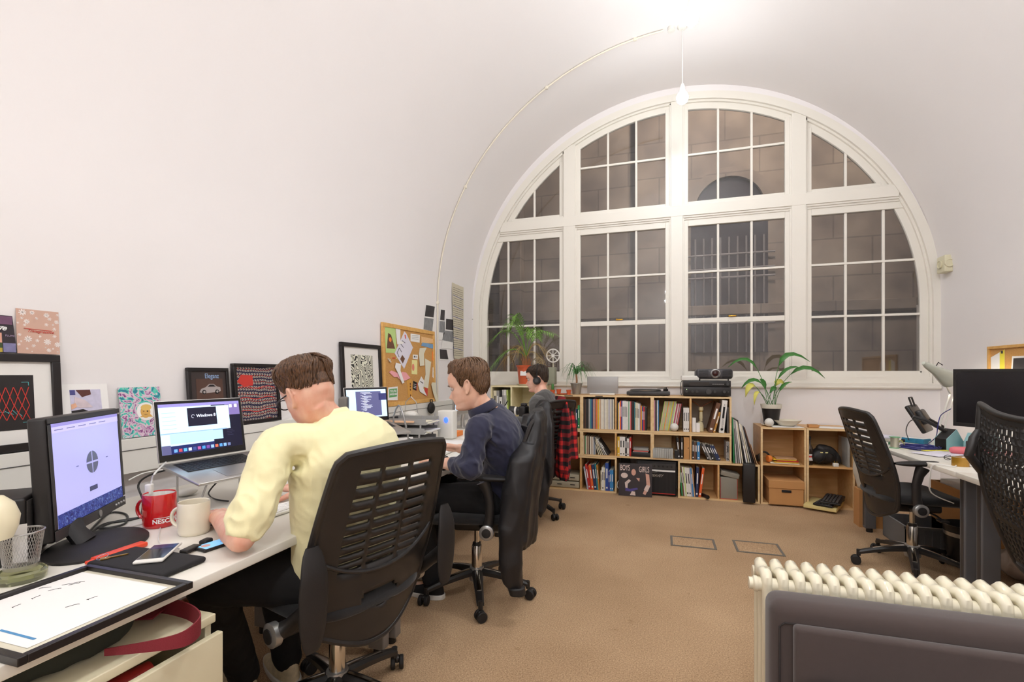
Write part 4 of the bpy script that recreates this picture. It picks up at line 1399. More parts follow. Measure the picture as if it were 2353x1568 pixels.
def cloth_tube(mb, levels, m, n=40, seed=0, amp=.16, lobes=5):
    """hanging cloth: levels of (centre, rx, ry, angle); wavy closed section"""
    vs = []
    L = len(levels); dense = []
    for i in range(L - 1):
        for s in range(6):
            t = s / 6; a, b = levels[i], levels[i + 1]
            tt = t * t * (3 - 2 * t)
            dense.append((V(a[0]).lerp(V(b[0]), t), lerp(a[1], b[1], tt), lerp(a[2], b[2], tt), lerp(a[3], b[3], t)))
    dense.append((V(levels[-1][0]), levels[-1][1], levels[-1][2], levels[-1][3]))
    D = len(dense)
    for i, (c, rx, ry, an) in enumerate(dense):
        s = i / (D - 1); ca, sa = math.cos(an), math.sin(an)
        for j in range(n):
            a = 2 * PI * j / n
            k = 1 + amp * (.3 + .7 * s) * (math.sin(lobes * a + seed + 1.6 * s) + .5 * noise.noise(V((math.cos(a) * 2, math.sin(a) * 2, s * 3 + seed))))
            x, y = rx * k * math.cos(a), ry * k * math.sin(a)
            vs.append(c + V((x * ca - y * sa, x * sa + y * ca, 0)))
    fs = [(i * n + j, i * n + (j + 1) % n, (i + 1) * n + (j + 1) % n, (i + 1) * n + j) for i in range(D - 1) for j in range(n)]
    fs += [tuple(range(n - 1, -1, -1)), tuple(range((D - 1) * n, D * n))]
    mb.add(vs, fs, m)


jk = mat('black_nylon', '18171A', .5, var=.12, scale=14, bump=.06, bscale=90)
jk2 = mat('charcoal_nylon', '222022', .5, var=.12, scale=14, bump=.08, bscale=90)


def fl2(seed, amp=.008, sc=9):
    def f(p, n):
        q = V((p.x * sc, p.y * sc, p.z * sc * .35)) + V((seed, 0, seed))
        a = noise.noise(q); b = noise.noise(V((p.x * 22, p.y * 22, p.z * 14 + seed)))
        return (1 - abs(a) * 2.4) * amp - amp * .5 + b * amp * .4
    return f


# jacket on the middle chair
C2 = V((-.61, 2.50, 0))
t = thing('jacket', 'long black jacket draped over the middle chair, one sleeve nearly reaching the floor', 'jacket', (-.61, 2.50, .9))
mb = MB()
cloth_tube(mb, [((-.645, 2.565, 1.03), .03, .17, .2), ((-.648, 2.56, .98), .05, .215, .2), ((-.665, 2.53, .85), .062, .235, .2), ((-.68, 2.48, .70), .07, .235, .2), ((-.69, 2.44, .55), .075, .21, .2), ((-.69, 2.42, .42), .07, .19, .2), ((-.69, 2.42, .36), .06, .16, .2)], jk, seed=1, amp=.12, lobes=6)
cloth_tube(mb, [((-.63, 2.36, .88), .045, .06, 0), ((-.66, 2.28, .80), .062, .075, .2), ((-.685, 2.25, .65), .07, .07, .4), ((-.70, 2.235, .48), .068, .06, .5), ((-.70, 2.23, .32), .058, .05, .5), ((-.69, 2.235, .22), .05, .042, .5), ((-.675, 2.24, .175), .038, .036, .5)], jk, seed=4, amp=.10, lobes=4)
mb.mats = [jk]
remesh(mb, 'jacket_body', t, voxel=.006, smooth=2, disp=fl2(3, .009))
mb = MB(); cloth_tube(mb, [((-.674, 2.24, .190), .043, .038, .5), ((-.668, 2.242, .155), .040, .036, .5)], black_soft, amp=.04, n=24); mb.build('cuff', t, ang=2)
mb = MB(); cloth_tube(mb, [((-.68, 2.52, .95), .05, .10, .1), ((-.64, 2.50, .90), .05, .10, .1), ((-.635, 2.50, .80), .045, .10, .1), ((-.63, 2.50, .74), .03, .07, .1)], jk, seed=8, amp=.12); mb.mats = [jk]
remesh(mb, 'hood', t, voxel=.007, smooth=2, disp=fl2(9, .007))

# jacket on the far chair
t = thing('jacket', 'charcoal jacket hanging on the back of the farthest chair on the left', 'jacket', (-.93, 3.86, .9))
mb = MB()
cloth_tube(mb, [((-.93, 3.87, 1.005), .035, .11, .5), ((-.935, 3.86, .95), .06, .16, .5), ((-.93, 3.84, .80), .075, .19, .5), ((-.935, 3.83, .60), .08, .20, .5), ((-.93, 3.83, .42), .075, .18, .5), ((-.93, 3.83, .33), .06, .15, .5)], jk2, seed=2, amp=.13, lobes=6)
cloth_tube(mb, [((-1.02, 3.72, .90), .045, .05, 0), ((-1.04, 3.68, .72), .06, .055, .2), ((-1.03, 3.67, .5), .055, .05, .4), ((-1.01, 3.67, .36), .045, .04, .5)], jk2, seed=5, amp=.10, lobes=4)
cloth_tube(mb, [((-.90, 3.77, .85), .05, .06, 0), ((-.90, 3.74, .6), .06, .055, .2), ((-.90, 3.72, .3), .055, .05, .4), ((-.91, 3.70, .15), .04, .035, .5), ((-.91, 3.70, .09), .012, .012, .5)], jk2, seed=6, amp=.10, lobes=4)
mb.mats = [jk2]
remesh(mb, 'jacket_body', t, voxel=.007, smooth=2, disp=fl2(5, .009))


def plaid_fn(nt, b):
    tc = nt.nodes.new('ShaderNodeTexCoord'); sx = nt.nodes.new('ShaderNodeSeparateXYZ')
    mp = nt.nodes.new('ShaderNodeMapping'); mp.inputs['Rotation'].default_value = (0, 0, .5); nt.links.new(tc.outputs['Object'], mp.inputs[0]); nt.links.new(mp.outputs[0], sx.inputs[0])
    a = math_node(nt, 'GREATER_THAN', math_node(nt, 'SINE', math_node(nt, 'MULTIPLY', sx.outputs[1], PI / .028)), 0.0)
    c = math_node(nt, 'GREATER_THAN', math_node(nt, 'SINE', math_node(nt, 'MULTIPLY', sx.outputs[2], PI / .034)), 0.0)
    s = math_node(nt, 'MULTIPLY', math_node(nt, 'ADD', a, c), .5)
    nt.links.new(ramp(nt, s, [(0.0, '1B1517'), (.3, '7A1B20'), (.75, 'D42C2A')], 'CONSTANT'), b.inputs['Base Color']); rough_set(b, .9)


plaid = nodes_mat('red_black_plaid', plaid_fn)
t = thing('plaid_shirt', 'red and black checked flannel shirt hung on the farthest chair back', 'shirt', (-.83, 4.08, .9))
mb = MB()
cloth_tube(mb, [((-.84, 4.10, 1.03), .03, .10, .5), ((-.835, 4.10, .97), .055, .14, .5), ((-.82, 4.09, .82), .062, .15, .5), ((-.815, 4.08, .62), .06, .145, .5), ((-.81, 4.06, .44), .055, .13, .5), ((-.81, 4.05, .33), .04, .11, .5)], plaid, seed=3, amp=.15, lobes=6)
cloth_tube(mb, [((-.765, 4.14, .90), .04, .05, 0), ((-.745, 4.13, .74), .05, .05, .2), ((-.735, 4.12, .60), .045, .045, .4), ((-.72, 4.10, .50), .04, .035, .5)], plaid, seed=5, amp=.10, lobes=4)
mb.mats = [plaid]
remesh(mb, 'shirt_body', t, voxel=.007, smooth=2, disp=fl2(15, .006))
# ================================================================== pictures and papers on the left wall
frame_b = mat('black_frame', '1C1718', .35, var=.08)
mount_w = mat('white_mount', 'E9E5E0', .8, var=.02)
WX = XL + .004


def wp(y0, z0, y1, z1, xb=.045, xt=.006):
    """panel leaning on the trunking ledge: origin at bottom-left"""
    b = V((XL + xb, y0, z0)); tp = V((XL + xt, y0, z1))
    return Pn(b, (0, 1, 0), tp - b), y1 - y0, (tp - b).length


def framed(label, y0, z0, y1, z1, border, th=.02, xb=.03, mount=0, name='framed_picture', group=None, wood=None, xt=.006):
    pn, w, h = wp(y0, z0, y1, z1, xb, xt)
    t = thing(name, label, 'picture', pn.p(0, 0, 0), 0, group)
    mb = MB(); fm = wood or frame_b
    for (a, b, c, d) in ((0, 0, w, border), (0, h - border, w, h), (0, border, border, h - border), (w - border, border, w, h - border)):
        mb.prism([(a, b), (c, b), (c, d), (a, d)], pn.p(0, 0, 0), pn.U, pn.W, pn.N * th, fm)
    mb.build('frame', t, bevel=.0015)
    mb = MB(); pn.rect(mb, border, border, w - border, h - border, mount_w, h=th * .4, th=.002); mb.build('mount', t)
    return t, pn, w, h, th * .4 + .0025


def star(pn, mb, c, r, m, h, n=6):
    for k in range(n):
        a = PI * k / n + .2
        pn.line(mb, (c[0] - r * math.cos(a), c[1] - r * math.sin(a)), (c[0] + r * math.cos(a), c[1] + r * math.sin(a)), r * .34, m, h, .0004)


rr = random.Random(11)
# pink snowflake card
pink = mat('dusty_pink_card', 'CFA997', .7, var=.03); snow = mat('snow_white', 'EFE4DF', .7, var=.02)
pn, w, h = wp(1.119, 1.294, 1.246, 1.455, .012, .003)
t = thing('greeting_card', 'dusty pink card with white snowflakes and red script standing on the big black frame', 'card', pn.p(0, 0))
mb = MB(); pn.rect(mb, 0, 0, w, h, pink, th=.0015); mb.build('card', t)
mb = MB()
for (x, y, r) in ((.14, .92, .09), (.36, .93, .06), (.70, .90, .07), (.97, .93, .04), (.12, .79, .04), (.23, .72, .07), (.46, .81, .04), (.77, .82, .05), (.94, .76, .06), (.18, .64, .04), (.69, .68, .05), (.85, .69, .03), (.88, .59, .05), (.03, .68, .03), (.88, .42, .05), (.06, .42, .045), (.25, .33, .09), (.53, .40, .035), (.46, .30, .05), (.70, .28, .09), (.95, .23, .08), (.09, .27, .03), (.04, .20, .04), (.37, .18, .05), (.22, .11, .035), (.73, .09, .06), (.83, .13, .03), (.94, .06, .025), (.33, .05, .02), (.65, .15, .02)):
    star(pn, mb, (x * w, y * h), r * w, snow, .0016 + .00001 * len(mb.v) / 100, 4 if r > .05 else 3)
mb.build('snowflakes', t, smooth=False)
mb = MB(); pn.line(mb, (.16 * w, .565 * h), (.82 * w, .54 * h), .0018, red_ink, .0026); text_geo(mb, 'Transgressive', pn, .22 * w, .49 * h, .0145, red_ink, .0026, shear=.5, rot=-.03)
mb.build('lettering', t, smooth=False)
# dark card with picture squares
dk = mat('dark_purple_card', '2A2028', .5, var=.1)
pn, w, h = wp(.985, 1.294, 1.117, 1.425, .014, .003)
t = thing('greeting_card', 'dark card with white script and small photos leaning at the left picture edge', 'card', pn.p(0, 0))
mb = MB(); pn.poly(mb, [(0, 0), (w, 0), (w * .94, h), (0, h)], dk, th=.0015); mb.build('card', t)
mb = MB()
cols_ = ['6F4A66', 'E2A58F', 'B9A23A', '3B4F2A', '7C79A0', 'A48FA8']
cm = [mat('print_tint_%d' % i, c, .6, var=.3, scale=60) for i, c in enumerate(cols_)]
pn.rect(mb, .66 * w, .76 * h, .93 * w, .98 * h, cm[0], .0016); mb.build('photo_square', t, smooth=False); mb = MB(); pn.rect(mb, .35 * w, .27 * h, .70 * w, .53 * h, cm[1], .0016)
pn.rect(mb, .35 * w, .02 * h, .70 * w, .13 * h, cm[2], .0016); pn.rect(mb, .35 * w, .13 * h, .70 * w, .26 * h, cm[3], .0016); pn.rect(mb, .72 * w, .02 * h, .98 * w, .26 * h, cm[4], .0016)
mb.build('photo_square', t, smooth=False)
mb = MB(); pn.rect(mb, .35 * w, .69 * h, .76 * w, .705 * h, white_ink, .002); text_geo(mb, 'ssive', pn, .42 * w, .60 * h, .026, white_ink, .002, shear=.4, bold=.0006); text_geo(mb, 'FLUME', pn, .77 * w, .44 * h, .009, cm[5], .002)
mb.build('lettering', t, smooth=False)

# big black frame with red lattice print
t, pn, w, h, ah = framed('large black frame with a dark print of crossing red lines, at the far left', .86, .948, 1.240, 1.290, .027, mount=.06)
mb = MB(); artd = mat('near_black_print', '231D1D', .5, var=.1)
x1, y0_, y1_ = w - .081, .075, .268; x0 = .08
pn.rect(mb, x0, y0_, x1, y1_, artd, ah); mb.build('print', t, smooth=False)
mb = MB(); N = 9; aw = (x1 - x0 - .02)
for k in range(N):
    a = x0 + .01 + aw * k / N * .98; c = a + aw / N * .95
    for ya, yb in ((y0_ + .035, y0_ + .085), (y0_ + .085, y0_ + .15)):
        pn.line(mb, (a, ya), (c, yb), .0022, red_ink, ah + .001); pn.line(mb, (a, yb), (c, ya), .0022, red_ink, ah + .0013)
mb.build('lattice', t, smooth=False)
mb = MB(); cy = mat('cyan_ink', '58B4B8', .6)
for yy, s in ((y1_ - .025, 1), (y0_ + .025, -1)):
    pn.line(mb, (x1 - .035, yy), (x1 - .015, yy), .0015, cy, ah + .001); pn.line(mb, (x1 - .015, yy), (x1 - .015, yy - s * .012), .0015, cy, ah + .001)
for k in range(5): pn.line(mb, (x0 + .12 + k * .012, .14 + .006 * (k % 2)), (x0 + .135 + k * .012, .138 - .004 * k), .0015, cy, ah + .0004)
mb.build('corner_marks', t, smooth=False)

# white record sleeve with collage
pn, w, h = wp(1.248, .948, 1.41, 1.180, .04, .006)
t = thing('record_sleeve', 'white square sleeve with a small collage photo behind the nearest monitor', 'record', pn.p(0, 0))
mb = MB(); pn.rect(mb, 0, 0, w, h, paper_w, th=.004); mb.build('sleeve', t)
mb = MB(); cs = [mat('collage_%d' % i, c, .6, var=.2, scale=50) for i, c in enumerate(('1D1618', 'D3C2C8', '5A2E28', 'C9C4DA', 'E0AC8E', '4B4A86'))]
a, b, c, d = .028, .10, .135, .212
pn.rect(mb, a, b, c, d, cs[3], .0045)
pn.poly(mb, [(a, b), (a + .055, b), (a + .07, b + .02), (a + .04, b + .035), (a, b + .03)], cs[0], .005)
pn.poly(mb, [(a + .01, b + .05), (a + .015, b + .085), (a + .05, b + .07), (a + .075, b + .04), (a + .03, b + .04)], cs[1], .0055)
pn.poly(mb, [(a + .02, d - .001), (a + .07, d - .001), (a + .072, d - .02), (a + .04, d - .03)], cs[2], .005)
pn.rect(mb, a, d - .02, a + .018, d - .001, cs[5], .005); pn.poly(mb, [(a, b + .035), (a + .02, b + .045), (a + .015, b + .06), (a, b + .055)], cs[4], .006)
mb.build('collage', t, smooth=False)


def marble_fn(nt, b):
    v = texcoord(nt, (1, 1, 1))
    n = nt.nodes.new('ShaderNodeTexNoise'); n.inputs['Scale'].default_value = 22; n.inputs['Detail'].default_value = 3; n.inputs['Distortion'].default_value = 2.4
    nt.links.new(v, n.inputs['Vector'])
    nt.links.new(ramp(nt, n.outputs[0], [(.30, '2F7F96'), (.40, '55C9B4'), (.47, 'D9C3CF'), (.56, 'C9A3C2'), (.60, '8A3F7E'), (.66, 'CFC6CC'), (.74, '6C87A0')], 'CONSTANT'), b.inputs['Base Color']); rough_set(b, .5)


marb = nodes_mat('marbled_print', marble_fn)
pn, w, h = wp(1.455, .948, 1.630, 1.162, .035, .005)
t = thing('record_sleeve', 'marbled pink and teal sleeve with a round golden face picture', 'record', pn.p(0, 0))
mb = MB(); pn.rect(mb, 0, 0, w, h, marb, th=.004); mb.build('sleeve', t)
mb = MB(); sk_ = mat('golden_print', 'D9A95A', .6, var=.1, scale=70); skd = mat('brown_print', '5A3A2A', .6); c = (w * .60, h * .50)
pn.disc(mb, c, .040, paper_w, .0045, 32); pn.disc(mb, (c[0] - .004, c[1] - .002), .021, sk_, .0052, 24, ry=.027); pn.poly(mb, [(c[0] - .03, c[1] - .024), (c[0] + .026, c[1] - .026), (c[0] + .014, c[1] - .012), (c[0] - .012, c[1] - .012)], sk_, .0055)
pn.disc(mb, (c[0], c[1] + .017), .023, mat('blond_print', 'E3BE6A', .6, var=.1), .0058, 20, ry=.014)
for dx in (-.012, .003): pn.disc(mb, (c[0] + dx, c[1] + .001), .003, skd, .0062, 10, ry=.0016)
pn.line(mb, (c[0] - .01, c[1] - .014), (c[0] + .002, c[1] - .014), .002, skd, .0062); pn.disc(mb, (c[0] + .004, c[1]), .003, ink, .0066, 12)
mb.build('round_portrait', t, smooth=False)

# small black frame with car print
t, pn, w, h, ah = framed('small black frame with a dark poster of a silver coupe car', 1.755, .948, 1.985, 1.250, .016, th=.018)
mb = MB(); pn.rect(mb, .016, .016, w - .016, h - .016, mat('charcoal_poster', '3A302F', .45, var=.1), ah); mb.build('poster', t)
mb = MB(); pn.rect(mb, .045, .10, w - .035, h - .055, mat('umber_print', '53392F', .5, var=.25, scale=30), ah + .0008); mb.build('print', t)
mb = MB(); sil = mat('silver_print', 'A79D9B', .5, var=.1)
car = [(0, .012), (.01, .028), (.035, .036), (.055, .052), (.08, .052), (.10, .038), (.118, .034), (.12, .016), (.11, .010), (.02, .006)]
pn.poly(mb, [(.06 + x, .17 + y) for x, y in car], sil, ah + .002)
pn.poly(mb, [(.06 + x, .17 + y) for x, y in [(.045, .038), (.058, .048), (.078, .048), (.092, .038)]], ink, ah + .003)
for x in (.025, .098): pn.disc(mb, (.06 + x, .182), .011, ink, ah + .003, 16); pn.disc(mb, (.06 + x, .182), .006, sil, ah + .004, 12)
mb.build('car_print', t, smooth=False)
mb = MB(); text_geo(mb, 'Eleganz', pn, w * .40, h - .052, .034, mat('pale_blue_ink', '9DB6DA', .5), ah + .003, sx=.8); mb.build('lettering', t, smooth=False)

# black frame with knitted pattern
def knit_fn(nt, b):
    v = texcoord(nt, (1, 1, 1))
    w1 = nt.nodes.new('ShaderNodeTexWave'); w1.wave_type = 'BANDS'; w1.bands_direction = 'Z'; w1.inputs['Scale'].default_value = 9; w1.inputs['Distortion'].default_value = 3; w1.inputs['Detail'].default_value = 1
    nt.links.new(v, w1.inputs['Vector'])
    ch = nt.nodes.new('ShaderNodeTexChecker'); ch.inputs['Scale'].default_value = 110; ch.inputs['Color1'].default_value = srgb('D9D0C2') + (1,); ch.inputs['Color2'].default_value = srgb('3A3566') + (1,)
    ad = nt.nodes.new('ShaderNodeVectorMath'); ad.operation = 'ADD'
    sc = nt.nodes.new('ShaderNodeVectorMath'); sc.operation = 'SCALE'; sc.inputs[3].default_value = .015
    nt.links.new(w1.outputs[0], sc.inputs[0]); nt.links.new(v, ad.inputs[0]); nt.links.new(sc.outputs[0], ad.inputs[1]); nt.links.new(ad.outputs[0], ch.inputs['Vector'])
    r = ramp(nt, w1.outputs[0], [(0, '3A3566'), (.14, 'D8D0C4'), (.86, 'C8C2BE'), (.95, 'C23A34')], 'CONSTANT')
    mx = nt.nodes.new('ShaderNodeMix'); mx.data_type = 'RGBA'; mx.blend_type = 'MULTIPLY'; mx.inputs[0].default_value = 1
    nt.links.new(ch.outputs[0], mx.inputs[6]); nt.links.new(r, mx.inputs[7]); nt.links.new(mx.outputs[2], b.inputs['Base Color']); rough_set(b, .7)


t, pn, w, h, ah = framed('square black frame with a blue, white and red knit pattern behind the yellow shirted man', 2.010, .948, 2.325, 1.276, .018, th=.024)
mb = MB(); pn.rect(mb, .018, .018, w - .018, h - .018, nodes_mat('knit_pattern', knit_fn), ah); mb.build('knit_print', t)
mb = MB(); pn.poly(mb, [(.025, h - .10), (.055, h - .06), (.13, h - .065), (.13, h - .12), (.07, h - .125)], red_ink, ah + .001)
for zz in (.07, .14, .20): pn.poly(mb, [(.03 + (w - .06) * i / 10, zz + .006 * math.sin(i)) for i in range(11)] + [(.03 + (w - .06) * i / 10, zz - .004 + .006 * math.sin(i)) for i in range(10, -1, -1)], red_ink, ah + .001)
mb.build('red_patches', t, smooth=False)

# blue card, glass award-like strip
pn, w, h = wp(2.68, .948, 2.83, 1.088, .03, .004)
t = thing('postcard', 'deep blue postcard with an orange corner beside the grey speaker', 'card', pn.p(0, 0))
mb = MB(); pn.rect(mb, 0, 0, w, h, mat('deep_blue_card', '2F2E63', .5, var=.1), th=.0015); mb.build('card', t)
mb = MB(); pn.disc(mb, (w * .4, .012), .035, mat('orange_print', 'EE7A4C', .5), .0018, 24, ry=.018); mb.build('orange_shape', t)

# tall black frame with a bold line pattern (generic stand-in)
def squig_fn(nt, b):
    v = texcoord(nt, (1, 1, 1))
    n = nt.nodes.new('ShaderNodeTexNoise'); n.inputs['Scale'].default_value = 9; n.inputs['Detail'].default_value = 1.5
    nt.links.new(v, n.inputs['Vector'])
    q = math_node(nt, 'GREATER_THAN', math_node(nt, 'SINE', math_node(nt, 'MULTIPLY', n.outputs[0], 110)), .25)
    nt.links.new(ramp(nt, q, [(0, 'E6E4D2'), (.5, '23211F')], 'CONSTANT'), b.inputs['Base Color']); rough_set(b, .7)


t, pn, w, h, ah = framed('tall black frame holding a black and white line pattern print beside the corkboard', 2.915, .948, 3.420, 1.449, .03, th=.022)
mb = MB(); pn.rect(mb, .115, .10, w - .11, h - .085, nodes_mat('line_pattern', squig_fn), ah); mb.build('print', t)

# ------------------------------------------------------------------ corkboard
def paper(label, pn, pts, m, h=.004, name='paper_note', marks=None, cat='paper', group=None, th=.0008):
    cx = sum(p[0] for p in pts) / len(pts); cy = sum(p[1] for p in pts) / len(pts)
    t = thing(name, label, cat, pn.p(cx, cy, h), 0, group)
    mb = MB(); pn.poly(mb, pts, m, h, th); mb.build('sheet', t, smooth=False)
    if marks:
        mb = MB(); marks(mb, pn, h + th); mb.build('print', t, smooth=False)
    return t


CY0, CZ0, CY1, CZ1 = 3.45, .948, 4.40, 1.645
pn, w, h = wp(CY0, CZ0, CY1, CZ1, .02, .006)
t = thing('corkboard', 'pine framed corkboard covered in notes on the left wall', 'noticeboard', pn.p(0, 0))
mb = MB(); bw = .035
for (a, b, c, d) in ((0, 0, w, bw), (0, h - bw, w, h), (0, bw, bw, h - bw), (w - bw, bw, w, h - bw)): mb.prism([(a, b), (c, b), (c, d), (a, d)], pn.p(0, 0), pn.U, pn.W, pn.N * .018, oak_frame)
mb.build('frame', t, bevel=.002)
mb = MB(); pn.rect(mb, bw, bw, w - bw, h - bw, cork, .002, .008); mb.build('cork_panel', t)
CB = pn


def cbp(px, py):
    """photo pixel -> board coordinates"""
    q = at_x(px, py, XL + .018); return (q.y - CY0, q.z - CZ0)


def z4(x, y): return (860 + x / 6.82, 720 + y / 6.82)   # zoomed crop -> photo pixel


def cpoly(*zp): return [cbp(*z4(*p)) for p in zp]


greenp = mat('lime_paper', 'BFD98A', .7, var=.04); pinkp = mat('pink_paper', 'F2A9AE', .7, var=.05); orangep = mat('orange_card', 'F08A3C', .6, var=.05)
tanp = mat('kraft_paper', 'D9A04A', .8, var=.05); lilac = mat('cool_white_paper', 'E2DEEA', .7, var=.02); yellp = mat('pale_yellow_paper', 'EFE6A0', .7, var=.05)
redp = mat('red_card', 'D8483E', .6, var=.05); greenc = mat('green_card', '5FA562', .6, var=.04); bluep = mat('blue_print', '7BA3C8', .6, var=.1)
brownp = mat('pizza_print', '6E4A34', .7, var=.4, scale=90)
t0 = paper('lime green sheet with a brown triangle drawing, top left of the corkboard', CB, cpoly((175, 620), (160, 190), (330, 210), (345, 630)), greenp, .011, marks=lambda mb, pn, h: (pn.poly(mb, cpoly((190, 550), (215, 310), (260, 340), (320, 560)), brownp, h), pn.disc(mb, cbp(*z4(245, 415)), .02, orangep, h + .001)))
paper('curled till receipt hanging at the top of the corkboard beside the lime sheet', CB, cpoly((325, 195), (405, 200), (400, 440), (455, 450), (440, 480), (350, 490)), paper_w, .014)
paper('large white floor plan sheet pinned as a diamond on the corkboard', CB, cpoly((310, 630), (470, 285), (500, 320), (600, 540), (455, 875)), lilac, .012,
      marks=lambda mb, pn, h: ([pn.line(mb, cbp(*z4(*a)), cbp(*z4(*b)), .006, ink, h) for a, b in (((350, 620), (385, 545)), ((350, 620), (380, 690)), ((385, 545), (420, 610)), ((400, 470), (450, 540)), ((430, 430), (480, 470)))], pn.poly(mb, cpoly((395, 720), (430, 655), (470, 715), (435, 790)), brownp, h), pn.poly(mb, cpoly((470, 340), (485, 335), (495, 400), (480, 400)), redp, h)))
paper('small white card with grey print near the top centre of the corkboard', CB, cpoly((565, 440), (568, 320), (715, 340), (708, 462)), paper_w, .011, marks=lambda mb, pn, h: [pn.line(mb, cbp(*z4(590, y)), cbp(*z4(690, y + 10)), .003, grey_metal, h) for y in (350, 375, 400)])
paper('orange tasselled ticket at the upper right of the corkboard', CB, cpoly((735, 365), (945, 410), (945, 470), (735, 470)), mat('peach_paper', 'EFC08A', .7, var=.2, scale=90), .011)
paper('blue and grey strip below the orange tasselled ticket', CB, cpoly((730, 510), (750, 460), (935, 490), (930, 562)), bluep, .012)
paper('long curled cream receipt pinned right of the floor plan', CB, cpoly((685, 640), (700, 550), (810, 540), (765, 640), (770, 820), (700, 830)), paper_c, .016)
paper('small white card with two round marks above the pale yellow note', CB, cpoly((595, 715), (597, 650), (675, 655), (672, 725)), paper_w, .012, marks=lambda mb, pn, h: (pn.disc(mb, cbp(*z4(620, 682)), .009, ink, h, 12), pn.disc(mb, cbp(*z4(645, 684)), .009, grey_metal, h, 12)))
paper('pale yellow note with a red blot in the middle of the corkboard', CB, cpoly((570, 955), (580, 735), (665, 740), (660, 962)), yellp, .012, marks=lambda mb, pn, h: pn.disc(mb, cbp(*z4(597, 850)), .022, mat('coral_blot', 'E88A74', .7), h, ry=.032))
paper('orange card at the right edge of the corkboard', CB, cpoly((895, 735), (900, 600), (945, 610), (943, 765)), orangep, .012)
paper('long blank cream strip slanting down the right of the corkboard', CB, cpoly((745, 1150), (790, 960), (785, 710), (880, 765), (825, 1180)), paper_c, .013)
paper('pink paper bow, left half, low on the corkboard', CB, cpoly((210, 925), (250, 900), (350, 940), (385, 1000), (290, 1005)), pinkp, .016)
paper('pink paper bow, right half, low on the corkboard', CB, cpoly((345, 1005), (420, 920), (480, 930), (548, 1018), (470, 1055), (405, 1065)), pinkp, .015)
paper('twisted white receipt in front of the pink paper bow', CB, cpoly((300, 850), (315, 775), (395, 800), (385, 900), (445, 1090), (410, 1105), (340, 930)), paper_w, .02)
paper('ochre paper strip with loops of writing below the bow', CB, cpoly((515, 1325), (490, 1050), (570, 1035), (575, 1320)), tanp, .012, marks=lambda mb, pn, h: [pn.disc(mb, cbp(*z4(548, y)), .010, brown_wood, h, 12) for y in (1110, 1150, 1200, 1290)])
paper('small black card with a red edge low on the corkboard', CB, cpoly((585, 1190), (597, 1060), (655, 1090), (640, 1215)), ink, .012, marks=lambda mb, pn, h: (pn.poly(mb, cpoly((640, 1215), (650, 1100), (660, 1100), (650, 1215)), redp, h), [pn.line(mb, cbp(*z4(600, y)), cbp(*z4(640, y + 10)), .005, white_ink, h) for y in (1110, 1140, 1165)]))
paper('crumpled white receipt at the lower right of the corkboard', CB, cpoly((660, 1110), (715, 990), (760, 1060), (745, 1180), (800, 1300), (690, 1230)), paper_w, .017, marks=lambda mb, pn, h: pn.line(mb, cbp(*z4(700, 1070)), cbp(*z4(740, 1100)), .008, ink, h))
paper('red card at the bottom right of the corkboard', CB, cpoly((765, 1290), (780, 1160), (822, 1170), (815, 1300)), redp, .012)
paper('curled white receipt hanging over the lower right corner of the corkboard', CB, cpoly((862, 1120), (875, 1085), (930, 1090), (935, 1200), (985, 1480), (960, 1480), (890, 1260)), paper_c, .024)
paper('white and dark slip at the right edge of the corkboard', CB, cpoly((898, 1000), (905, 850), (938, 840), (935, 1040)), paper_w, .012, marks=lambda mb, pn, h: pn.disc(mb, cbp(*z4(922, 950)), .01, ink, h, ry=.03))
paper('white floral card with a green YOU\'RE AWESOME! panel, lower left of the corkboard', CB, cpoly((190, 1365), (200, 1165), (350, 1150), (345, 1365)), paper_w, .012, name='greeting_card', cat='card',
      marks=lambda mb, pn, h: (pn.poly(mb, cpoly((212, 1325), (215, 1190), (338, 1180), (335, 1305)), greenc, h), text_geo(mb, "YOU'RE", pn, cbp(*z4(225, 1245))[0], cbp(*z4(225, 1245))[1], .030, white_ink, h + .001, bold=.0006), text_geo(mb, "AWESOME!", pn, cbp(*z4(220, 1290))[0], cbp(*z4(220, 1290))[1], .024, white_ink, h + .001, bold=.0006)))
for k, (x, y, c) in enumerate(((200, 720, white_pl), (215, 748, white_pl), (232, 765, white_pl), (222, 735, white_pl), (275, 705, redp), (300, 705, redp), (325, 707, yellp))):
    u, v = cbp(*z4(x, y))
    mb = MB(); mb.lathe([(0, .0), (.003, 0), (.004, .008), (.006, .010), (.006, .013), (0, .014)], CB.p(u, v, .011), c, n=10, axis=CB.N)
    tag(mb.build('push_pin'), 'push pin stuck in the bare left part of the corkboard', 'push pin', 'push pins on the left corkboard')

# ------------------------------------------------------------------ photo strips and banner beside the corkboard
photo_d = mat('dark_photo', '3A3638', .35, var=.5, scale=22); photo_g = mat('grey_photo', '8A8A8C', .35, var=.35, scale=26)


def wq(px, py, X=None):
    q = at_x(px, py, XL + .004); return (q.y, q.z)


WP = Pn((XL + .002, 0, 0), (0, 1, 0), (0, 0, 1))


def photo(label, px, wins):
    pts = [wq(*p) for p in px]
    paper(label, WP, pts, paper_w, .002, name='photo_print', cat='photo', group='black and white prints by the corkboard',
          marks=lambda mb, pn, h: [pn.poly(mb, [wq(*p) for p in q], photo_d if i % 2 == 0 else photo_g, h) for i, q in enumerate(wins)])


